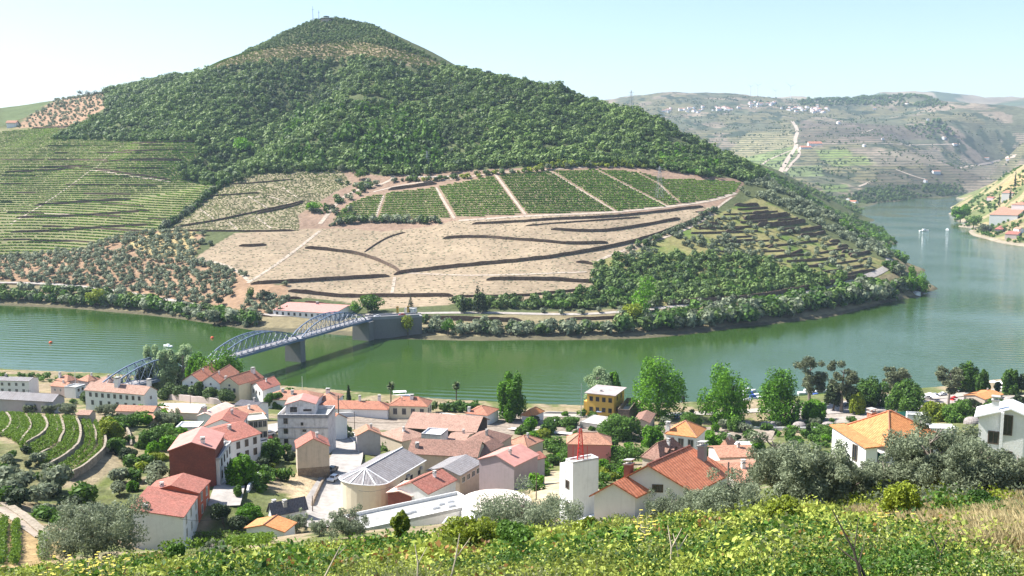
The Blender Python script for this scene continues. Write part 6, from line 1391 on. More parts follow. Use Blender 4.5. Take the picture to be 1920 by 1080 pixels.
# ================================================================== roads, railway, walls in town
ASPH = m_plain("pale_street_concrete", (0.34, 0.315, 0.29), 0.9, 0.1, var=0.16, scale=0.5); YARD = m_plain("gravel_yard", (0.28, 0.235, 0.19), 0.95, 0.05, var=0.25, scale=0.8); RAIL = m_plain("rail_steel", (0.17, 0.13, 0.115), 0.6)
NG0 = NG.hit
NG.hit = lambda px, py, h=0.0, y0=None, y1=None: NG0(px, py, h, y0 or (100 if py < 1000 else 12), y1)
ribbon("street", NG, [(612, 803), (634, 814), (652, 834), (652, 858), (638, 890), (618, 925), (602, 958), (590, 990)], 9.0, ASPH, 0.22, flat=1)
ribbon("street", NG, [(420, 950), (430, 915), (441, 880), (456, 852), (478, 826), (502, 806), (530, 795), (570, 793), (612, 800)], 7.0, ASPH, 0.2, flat=1)
ribbon("pavement", NG, [(664, 812), (674, 836), (674, 862), (664, 892), (650, 925), (640, 955)], 1.8, m_plain("pavement_slab", (0.5, 0.47, 0.43), 0.9), 0.36, flat=1)
ribbon("railway_bed", NG, [(640, 790), (760, 788), (900, 792), (1060, 802), (1250, 808), (1450, 818)], 17, YARD, 0.15, flat=1, across=6)
for k, off in enumerate((-5, -3.4, -0.5, 1.1, 4, 5.6)):
    W = resample(NG.hits(smooth_path([(640, 790), (760, 788), (900, 792), (1060, 802), (1250, 808), (1450, 818)]))[:, :2], 4); tt = np.gradient(W, axis=0); tt /= np.linalg.norm(tt, axis=1)[:, None]
    Q = W + np.stack([-tt[:, 1], tt[:, 0]], 1) * off; ribbon("rail", NG, Q, 0.16, RAIL, 0.42, 4, 1, world=True, flat=0)
ribbon("platform_edge", NG, [(955, 806), (1020, 812), (1090, 818)], 4, m_plain("pale_platform", (0.52, 0.48, 0.43)), 0.6, flat=1)
ribbon("parking", NG, [(1480, 772), (1560, 768), (1650, 764), (1740, 760), (1830, 752)], 15, m_plain("pale_parking", (0.33, 0.295, 0.275), 0.9), 0.2, flat=1, across=6)
ribbon("quay", NG, [(900, 774), (1060, 782), (1260, 778), (1400, 772), (1500, 764), (1600, 754), (1740, 748), (1850, 735), (1960, 722)], 6, m_plain("quay_stone", (0.34, 0.31, 0.27), 0.9), 0.25, flat=1)
STONE = m_stone("dry_stone", (0.36, 0.31, 0.245), (0.22, 0.185, 0.14), 2.0, 0.3)
def nw(lab, pts, h, mat=STONE, nm="garden_wall", th=0.5, **kw): return wall_strip(nm, lab, NG, pts, h, mat, th, 1.2, cat=kw.pop("cat", "wall"), **kw)
nw("long pinkish garden wall behind the clipped trees at left", [A(1180, 430), A(1420, 452), A(1660, 478)], 2.6, PINKW)
nw("pale low wall along the outer curve of the street", [B(545, 650), B(640, 690), B(720, 750), B(768, 820), B(770, 850)], 1.1, CONC)
nw("white retaining wall beside the street above the bushes", [S4(1190, 800), S4(1110, 880), S4(1050, 960), S4(985, 1040)], 1.6, WHITE)
nw("long white railway wall left of the station building", [B(560, 575), B(780, 572), B(995, 575)], 2.2, WHITE)
nw("plain white wall right of the station by the palms", [B(1360, 560), B(1560, 585), B(1760, 600)], 1.6, WHITE)
nw("dark stone wall with stakes along the dirt lot", [F(520, 350), F(470, 440), F(420, 560)], 1.0, RUBBLE)
nw("white wing wall beside the flat building's annex", [F(1510, 600), F(1560, 660), F(1640, 760)], 2.4, WHITE)
nw("white boundary wall at the foot of the tower", [G(470, 720), G(560, 690), G(660, 640), G(760, 560)], 0.9, WHITE)
nw("pale wall along the row of stone domes", [C(1640, 660), C(1900, 668), D(200, 672), D(480, 668)], 1.4, WHITE)
nw("dark low wall right of the tracks in front of the domes", [C(1570, 680), C(1700, 690), C(1860, 690)], 1.0, RUBBLE)
nw("cream wall behind the awnings at the quay between two poplars", [D(180, 560), D(215, 480), D(265, 475)], 2.4, CREAM)
nw("stone quay parapet left of the yellow house", [C(230, 545), C(380, 548), C(510, 548)], 1.0, CONC)
nw("balcony wall of the bungalow", [D(490, 775), D(560, 805), D(650, 850)], 1.6, WHITE)
g = Geo(); 
for (pts, h, lab) in [([(510, 1045), (640, 985), (740, 900), (800, 815), (788, 730), (752, 640)], 2.0, "outermost long curved stone wall of the near vineyard"), ([(330, 965), (430, 925), (530, 860), (590, 800), (610, 730), (600, 650), (572, 602)], 1.5, "second curved stone wall of the near vineyard"),
    ([(280, 885), (340, 850), (390, 818)], 1.2, "short stone wall in the middle of the near vineyard"), ([(175, 800), (260, 755), (330, 710), (362, 660), (345, 610), (320, 585)], 1.4, "fourth curved stone wall, centre of the near vineyard"), ([(150, 780), (195, 720), (237, 660), (215, 600), (182, 572)], 1.2, "fifth curved stone wall, left half of the near vineyard"),
    ([(10, 712), (60, 680), (85, 620), (60, 570), (30, 558)], 1.4, "pale curved wall at the far left of the near vineyard"), ([(445, 770), (482, 700), (475, 640), (452, 600)], 1.2, "thin pale curved wall between vine rows"), ([(115, 690), (150, 640), (140, 590), (110, 565)], 1.0, "pale curved path wall second from the left"),
    ([(935, 640), (975, 720), (985, 785)], 1.3, "short steep pale wall right of the curved vineyard"), ([(1075, 700), (1092, 765)], 1.3, "smallest pale wall at the right end of the gardens"), ([(690, 635), (722, 700), (715, 765)], 1.0, "thin pale wall inside the outermost vine terrace"), ([(520, 610), (555, 670), (545, 720)], 1.0, "thin pale wall inside the second vine terrace"), ([(400, 590), (430, 640), (425, 690)], 1.0, "thin short pale wall near the vineyard centre")]:
    nw(lab, [A(*p) for p in pts], h, STONE, "terrace_wall", 0.6, cat="terrace wall", sink=2.0)
nw("rough stone wall along the path at the lower left", [E(0, 530), E(120, 600), E(230, 690), E(340, 780)], 0.7, STONE, th=1.6)
ribbon("path", NG, [E(-20, 560), E(80, 620), E(200, 710), E(330, 800)], 3.0, PATH, 0.15)

# ================================================================== cars, boats, buoys, poles
def car_mesh(col_, nm):
    t = thing("parked_car", "x", "car"); prof = [(-2.1, .35), (-2.12, .75), (-1.9, .88), (-1.1, .95), (-.55, 1.42), (.95, 1.45), (1.7, 1.0), (2.08, .92), (2.1, .35)]
    g = Geo(); W = lambda z: 0.86 if z < 1.0 else 0.66
    for s in (-1, 1):
        pts = [(x, s * W(z), z) for x, z in prof]; g.poly(pts if s < 0 else pts[::-1])
    for (x0, z0), (x1, z1) in zip(prof, prof[1:] + prof[:1]): g.poly([(x0, -W(z0), z0), (x0, W(z0), z0), (x1, W(z1), z1), (x1, -W(z1), z1)])
    g.obj("body", m_plain("car_paint_" + nm, col_, 0.25, 0.5, var=0.03), t, origin=(0, 0, 0))
    g = Geo()
    for s in (-1, 1): g.poly([(x, s * y, z) for x, y, z in ((-1.0, .845, .98), (-.5, .69, 1.37), (.88, .69, 1.39), (1.5, .83, 1.03))])
    g.poly([(-1.13, -.72, .98), (-1.13, .72, .98), (-.6, .58, 1.40), (-.6, -.58, 1.40)]); g.poly([(1.70, .7, 1.03), (1.70, -.7, 1.03), (1.03, -.58, 1.42), (1.03, .58, 1.42)]); g.obj("window", GLASS, t, origin=(0, 0, 0))
    for x in (-1.3, 1.3):
        for y in (-.82, .82):
            g = Geo(); g.bar((x, y - .1, .32), (x, y + .1, .32), .32, 0, 12); g.obj("wheel", BLACK, t, origin=(0, 0, 0))
    for y in (-.6, .6): g = Geo(); g.abox(-2.15, y - .18, .62, -2.08, y + .18, .76); g.obj("headlight", WHITEP, t, origin=(0, 0, 0))
    return t
CARS = {"white": car_mesh((.8, .8, .8), "white"), "red": car_mesh((.4, .05, .05), "red"), "dark": car_mesh((.05, .055, .07), "dark"), "silver": car_mesh((.45, .46, .48), "silver")}
used_ = set()
def car(kind, px, py, rz, lab, grp=None, G=NG):
    o = CARS[kind]
    if kind in used_: o = dup(o)
    used_.add(kind); p = G.hit(px, py); o.location = (p[0], p[1], p[2] + 0.24); o.rotation_euler = (0, 0, rz); o["label"] = lab; 
    if grp: o["group"] = grp
    elif "group" in o: del o["group"]
car("white", 626, 902, 1.25, "white car driving down the sunlit street")
car("dark", 622, 886, 1.2, "dark car in the shade behind the white car")
car("red", 497, 826, 0.6, "red car parked beside the curved street"); car("white", 492, 833, 0.6, "white car parked next to the red car at the curved street"); car("silver", 503, 818, 0.6, "silver car parked above the red car at the curved street")
for i, (x, y) in enumerate(((1738, 742), (1752, 738), (1767, 736), (1782, 731), (1800, 729), (1822, 727), (1845, 722), (1880, 722), (1895, 720))): car(("white", "silver", "white", "white", "dark", "white", "silver", "white", "white")[i], x, y + 6, 0.2 + 0.1 * i, "car parked in the row on the riverside quay at right", "cars on the right quay")
for i, (x, y) in enumerate(((1660, 752), (1672, 757), (1585, 762), (1640, 760), (1268, 785), (1285, 782))): car(("silver", "white", "dark", "white", "dark", "white")[i], x, y, 0.4 * i, "car parked between the trees of the waterside lot", "cars under the waterside trees")
car("white", 662, 592.5, 2.0, "white car on the far bridge approach", G=MT); car("red", 706, 590.5, 1.9, "red car on the far bridge approach", G=MT)
for o_ in list(bpy.data.objects):
    if o_.get("label") in ("white car on the far bridge approach", "red car on the far bridge approach"): 
        q = f + v * (6 if "white" in o_["label"] else 22); o_.location = (q[0], q[1], dz + 0.0); o_.rotation_euler = (0, 0, math.atan2(v[1], v[0]))
HULLW = WHITEP; HULLD = m_plain("dark_hull", (0.06, 0.05, 0.06), 0.4)
def boat(px, py, L, W, rz, lab, kind="motor", hull=None, group=None, top=None):
    p = PZ(px, py, 0); t = thing("river_boat" if kind == "cruise" else "boat", lab, "boat", p, group, rz); g = Geo(); n = 9
    sec = []
    for i in range(n):
        q = i / (n - 1); wd = W / 2 * min(1, (1 - q) ** 0.55 * 1.35 + 0.02) * (0.82 + 0.18 * min(1, q * 4)); x = -L / 2 + L * q; sh = 0.08 * L * q ** 2 * 0.5
        hgt = 0.09 * L ** 0.8 + 0.25
        sec.append([(x, -wd, hgt + sh), (x, -wd * .75, -.4), (x, wd * .75, -.4), (x, wd, hgt + sh)])
    for a, b in zip(sec[:-1], sec[1:]):
        for k in range(3): g.poly([a[k], b[k], b[k + 1], a[k + 1]])
        g.poly([a[3], b[3], b[0], a[0]], 1)
    g.poly(sec[0]); g.obj("hull", [hull or HULLW, WHITEP], t, origin=(0, 0, 0)); hgt = 0.09 * L ** 0.8 + 0.25
    if kind == "cruise":
        for k, (x0, x1, z0, z1, ww) in enumerate(((-.42, .18, hgt, hgt + 2.2, .8), (-.40, .08, hgt + 2.4, hgt + 2.6, .9))):
            g = Geo(); g.abox(x0 * L, -W / 2 * ww, z0, x1 * L, W / 2 * ww, z1); g.obj("cabin" if k == 0 else "upper_deck", WHITEP, t, origin=(0, 0, 0))
        g = Geo()
        for s in (-1, 1):
            for i in range(7): x = -.38 * L + i * .077 * L; g.abox(x, s * W * .402 - .02, hgt + .9, x + .055 * L, s * W * .402 + .02, hgt + 1.7)
        g.obj("window", GLASS, t, origin=(0, 0, 0)); g = Geo(); g.abox(-.3 * L, -W * .4, hgt + 4.4, .02 * L, W * .4, hgt + 4.55)
        for x in (-.29, -.14, .01):
            for s in (-1, 1): g.bar((x * L, s * W * .37, hgt + 2.5), (x * L, s * W * .37, hgt + 4.4), .05)
        g.obj("awning", WHITEP, t, origin=(0, 0, 0)); g = Geo(); g.bar((.1 * L, 0, hgt + 2), (.1 * L, 0, hgt + 8), .07); g.obj("mast", STEEL, t, origin=(0, 0, 0))
    else:
        g = Geo(); a = [(-.2 * L, -.33 * W, hgt), (.18 * L, -.3 * W, hgt), (.18 * L, .3 * W, hgt), (-.2 * L, .33 * W, hgt)]; b = [(-.18 * L, -.27 * W, hgt + .17 * L ** .9), (.06 * L, -.25 * W, hgt + .17 * L ** .9), (.06 * L, .25 * W, hgt + .17 * L ** .9), (-.18 * L, .27 * W, hgt + .17 * L ** .9)]
        for i in range(4): g.poly([a[i], a[(i + 1) % 4], b[(i + 1) % 4], b[i]], 1 if i == 1 else 0)
        g.poly(b); g.obj("cabin", [top or WHITEP, GLASS], t, origin=(0, 0, 0))
    return t
boat(739, 757, 19, 4.6, math.pi + 0.2, "long white tour boat with awning moored behind the station", "cruise", HULLD)
boat(314, 650, 7, 2.6, 2.6, "small white motorboat on the open river above the silver poplars"); boat(1733, 433, 16, 5, 0.2, "white boat with a wake on the far river, left one"); boat(1776, 432, 16, 5, 1.2, "white boat on the far river near the right bank")
for i, (x, y, L, r) in enumerate(((1402, 735, 9, .3), (1412, 748, 10, .2), (1398, 755, 8, .5), (1515, 738, 10, .1), (1530, 745, 9, .3), (1522, 752, 9, 0), (1540, 735, 8, .4), (1408, 742, 9, 0))): boat(x, y, L, 3, r, "white boat moored at the quay behind the big poplars", group="boats moored behind the poplars", top=(WHITEP, m_plain("blue_canvas", (.05, .1, .35)), WHITEP)[i % 3])
BUOY = m_plain("orange_buoy", (0.62, 0.09, 0.03), 0.5)
for x, y, lab in ((95, 643, "orange buoy floating on the river at far left"), (398, 634, "orange buoy floating near the bridge")):
    g = Geo(); g.lathe((0, 0, 0), [(.1, -.8), (.9, -.5), (1.15, .1), (.9, .8), (.4, 1.1), (.05, 1.2)], 12); o = link("buoy", g.mesh("buoy", BUOY, smooth=True)); o.location = PZ(x, y, 0); tag(o, lab, "buoy")
g = Geo(); g.bar((0, 0, -3), (0, 0, 6.5), .75, 0, 10); o = link("mooring_post", g.mesh("mooring_post", BLACK)); o.location = PZ(*C(1283, 512), 0); tag(o, "thick black mooring post standing in the water", "post")
WAKE = m_plain("wake_foam", (0.5, 0.6, 0.62), 0.4, 0.5)
def pole(px, py, top, lab, r=0.13, arms=True, mat=WOOD, lamp=False, y0=100):
    p = NG.hit(px, py, y0=y0); hh = (py - top) * p[1] / FPX; t = thing("utility_pole" if not lamp else "street_lamp", lab, "pole" if not lamp else "lamp", p)
    g = Geo(); g.bar((0, 0, -.5), (0, 0, hh), r, 0, 7, r * .65); g.obj("post", mat, t, origin=(0, 0, 0))
    if arms:
        g = Geo(); g.bar((-.8, 0, hh - .4), (.8, 0, hh - .4), .06); 
        for x in (-.7, 0, .7): g.bar((x, 0, hh - .4), (x, 0, hh - .1), .05)
        g.obj("crossarm", mat, t, origin=(0, 0, 0))
    if lamp: g = Geo(); g.lathe((0, 0, hh), [(.05, 0), (.22, .1), (.22, .4), (.05, .5)], 8); g.obj("lantern", WHITEP, t, origin=(0, 0, 0))
for px, py, top, lab, kw in [(*B(622, 660), 738, "thick dark pole with transformer right of the grey block", dict(r=.28)), (*A(222, 520), 729, "thin pole behind the vineyard olives at left", {}), (*A(1432, 545), 736, "slim pole in front of the gabled row", {}), (*A(570, 385), 692, "white pole among the river houses at left", dict(mat=WHITEP, arms=False)), (*B(740, 660), 770, "dark post by the railway left of the hut", dict(arms=False)), (*B(1097, 580), 744, "lamp post before the station windows", dict(lamp=True, arms=False)),
    (*C(518, 590), 716, "tall thin flag pole left of the yellow house", dict(arms=False, mat=STEEL)), (*C(320, 680), 788, "short lamp post on the platform", dict(lamp=True, arms=False)), (*G(182, 510), 882, "single utility pole on the weedy lot left of the tower", {}), (*F(998, 500), 912, "pole in front of the rounded building", {}), (*F(425, 600), 927, "stake pole by the dirt lot wall", dict(arms=False)), (*E(1682, 720), 980, "post under the small street tree", dict(arms=False)), (*H(-305, 560) , 860, "rusty post left of the olive in front of salmon roof", dict(arms=False, mat=RAIL)), (*B(348, 365), 704, "white antenna mast behind the riverside roof", dict(arms=False, mat=WHITEP))]: pole(px, py, top, lab, **kw)
p = NG.hit(*C(130, 650)); t = thing("sign_board", "blank white sign board on two legs by the platform", "sign", p); g = Geo(); g.abox(-1.3, -.05, 1.6, 1.3, .05, 2.7); g.obj("board", WHITEP, t, origin=(0, 0, 0)); g = Geo(); g.bar((-1.2, 0, -.3), (-1.2, 0, 2.7), .06); g.obj("leg", STEEL, t, origin=(0, 0, 0)); g = Geo(); g.bar((1.2, 0, -.3), (1.2, 0, 2.7), .06); g.obj("leg", STEEL, t, origin=(0, 0, 0))
CANV = m_plain("white_canvas", (0.75, 0.72, 0.70), 0.8)
for i, (x, y, w) in enumerate([(*D(1215, 440), 5), (*D(1250, 455), 4), (*D(900, 455), 5), (*D(1740, 350), 5), (*D(1800, 345), 5), (*D(1690, 345), 4)]):
    p = NG.hit(x, y); t = thing("sunshade", "pale canvas sunshade of the riverside terrace", "sunshade", p, "sunshades along the quay"); g = Geo(); g.lathe((0, 0, 0), [(w / 2, 2.4), (w / 2, 2.6), (.05, 3.5)], 8); g.obj("canopy", CANV, t, origin=(0, 0, 0)); g = Geo(); g.bar((0, 0, -.3), (0, 0, 3.4), .05); g.obj("pole", STEEL, t, origin=(0, 0, 0))
for i, (x, y) in enumerate((D(1380, 470), D(1395, 455), D(1455, 350))):
    p = NG.hit(x, y); t = thing("parasol", ("red parasol under the dark pine, lower", "red parasol under the dark pine, upper", "folded red parasol beside the cafe")[i], "parasol", p); g = Geo(); g.lathe((0, 0, 0), [((1.6, 1.6, .4)[i], 2.0), (.05, (2.9, 2.9, 4)[i])], 8); g.obj("canopy", REDPAINT, t, origin=(0, 0, 0)); g = Geo(); g.bar((0, 0, -.3), (0, 0, 2.9), .05); g.obj("pole", STEEL, t, origin=(0, 0, 0))
p = NG.hit(*D(1835, 470)); 
p = NG.hit(*D(990, 590)); t = thing("net_fence", "green net fence beside the parking ground", "fence", p); g = Geo(); g.abox(-4, -.03, 0, 3, .03, 3.4); g.obj("net", m_plain("green_net", (.06, .3, .24)), t, origin=(0, 0, 0)); g = Geo()
for x in (-4, -.5, 3): g.bar((x, 0, -.4), (x, 0, 3.6), .06)
g.obj("post", STEEL, t, origin=(0, 0, 0))

def cable(a, b, sag, lab):
    a = np.array(a); b = np.array(b); g = Geo(); P_ = [a + (b - a) * q - np.array([0, 0, sag * 4 * q * (1 - q)]) for q in np.linspace(0, 1, 13)]
    for u, v in zip(P_[:-1], P_[1:]): g.bar(u, v, .035, 0, 4)
    o = link("power_cable", g.mesh("power_cable", BLACK, origin=a)); o.location = a; tag(o, lab, "cable")
cable(PT(*E(1345, 650), 196), PT(*E(1682, 640), 190), .5, "overhead cable from the white lower left house to the street post")
cable(PT(*F(998, 415), 208), PT(*F(1290, 300), 214), .6, "overhead cable from the pole in front of the rounded building to the red tiled roof")
cable(PT(*F(998, 415), 208), PT(*F(770, 440), 216), .5, "overhead cable from that pole along the rounded building to the street")
cable(PT(*B(618, 420), 300), PT(*B(740, 525), 340), .6, "overhead cable between the thick dark pole and the post by the railway")
# ================================================================== trees and gardens of the town
def town_tree(q, top, width, kind, label, seed, name="tree", cat="tree", Y=None, n=None, group=None, y0=None):
    px, py = q; p = PT(px, py, Y) if Y else NG.hit(px, py, y0=y0); top = top if top > 500 else py - top
    ppm = FPX / p[1]; h = (py - top) / ppm; w = width / ppm; rs = np.random.default_rng(seed); t = thing(name, label, cat, p, group)
    leaf = max(0.09, min(0.42, 0.55 * 1.9 / ppm + 0.02 * h))
    if kind in ("broad", "bright", "mid", "light"):
        w *= 1.22
        bl = []
        for i in range(40):
            a = rs.random() * 6.28; q_ = 0.41 * math.sqrt(rs.random()); z = 0.09 + 0.76 * rs.random(); k = 1.0 - 0.9 * max(0, (z - 0.5)) * 1.2
            r = (0.13 + 0.07 * rs.random()) * w; bl.append((math.cos(a) * q_ * w * k, math.sin(a) * q_ * w * k, z * h, r * .8, r * .8, r * 1.6 * min(1.3, h / w)))
        n = n or 9000; leaf *= 1.05; mat = {"broad": L_MID, "bright": L_BRIGHT, "mid": L_MID, "light": L_YELLOW}[kind]; rough = .8; sh = .55
    elif kind == "silver":
        w *= 1.45; 
        bl = [(math.cos(a) * w * .22, math.sin(a) * w * .22, z * h, w * .22 * (1.15 - .6 * abs(z - .4)), w * .22 * (1.15 - .6 * abs(z - .4)), h * .14) for z in np.linspace(.12, .88, 8) for a in (rs.random() * 6.28, rs.random() * 6.28)]; n = n or 6000; mat = L_SILVER; rough = .8; sh = .5
    elif kind == "euc":
        bl = []
        for i in range(26):
            a = rs.random() * 6.28; z = .30 + .6 * rs.random(); q_ = w * .44 * math.sqrt(rs.random()) * (1.15 - abs(z - .7)); r = w * (.10 + .10 * rs.random()); bl.append((math.cos(a) * q_, math.sin(a) * q_, z * h, r, r, r * .8))
        n = n or 7500; leaf *= .8; mat = L_EUC; rough = 1.2; sh = .12
    elif kind in ("olive", "oliveg"):
        bl = lobes(rs, 34, .54 * w, .46 * h, .48 * h, .23, .35); bl = [(x, y, max(z, .16 * h), a, b, min(c, .24 * h)) for x, y, z, a, b, c in bl]
        for i in range(26): a = rs.random() * 6.28; q_ = .3 + .16 * rs.random(); bl.append((math.cos(a) * w * q_, math.sin(a) * w * q_, h * (.14 + .7 * rs.random()), w * .09, w * .09, w * .1))
        n = int((n or 6000) * 1.5); mat = L_OLIVE; rough = 1.1; sh = .25; leaf *= .8
    elif kind == "cone": bl = [(rs.normal() * .03 * w, rs.normal() * .03 * w, z * h, .48 * w * (1.08 - z) ** .8, .48 * w * (1.08 - z) ** .8, .09 * h) for z in np.linspace(.1, .95, 9)]; n = n or 2600; mat = L_DARK; rough = .8; sh = .65
    elif kind == "hedge": bl = lobes(rs, 9, .5 * w, .46 * h, .5 * h, .5); n = n or 4000; leaf *= .85; mat = L_FOREST; rough = .7; sh = .6
    elif kind == "dark": bl = lobes(rs, 14, .5 * w, .44 * h, .54 * h, .4); n = n or 3600; mat = L_DARK; rough = .85; sh = .5
    elif kind == "bush": bl = lobes(rs, 12, .5 * w, .5 * h, .42 * h, .4); n = n or 3200; mat = L_MID; rough = .85; sh = .55
    link("crown", cloud_mesh("crown", cloud(bl, n, leaf, rs, rough, sh, .38 if kind == "olive" else .65), mat), t)
    tg = trunk_geo(rs, h * (.5 if kind in ("bush", "hedge", "cone") else .78), max(.12, .022 * h + .01 * w), 6 if kind in ("olive", "euc") else 5, .3 * min(1.3, w / h), fork=.3 if kind == "olive" else .4)
    tg.obj("trunk", BARK_GREY if kind in ("olive", "silver", "euc") else BARK, t, origin=(0, 0, 0)); return t
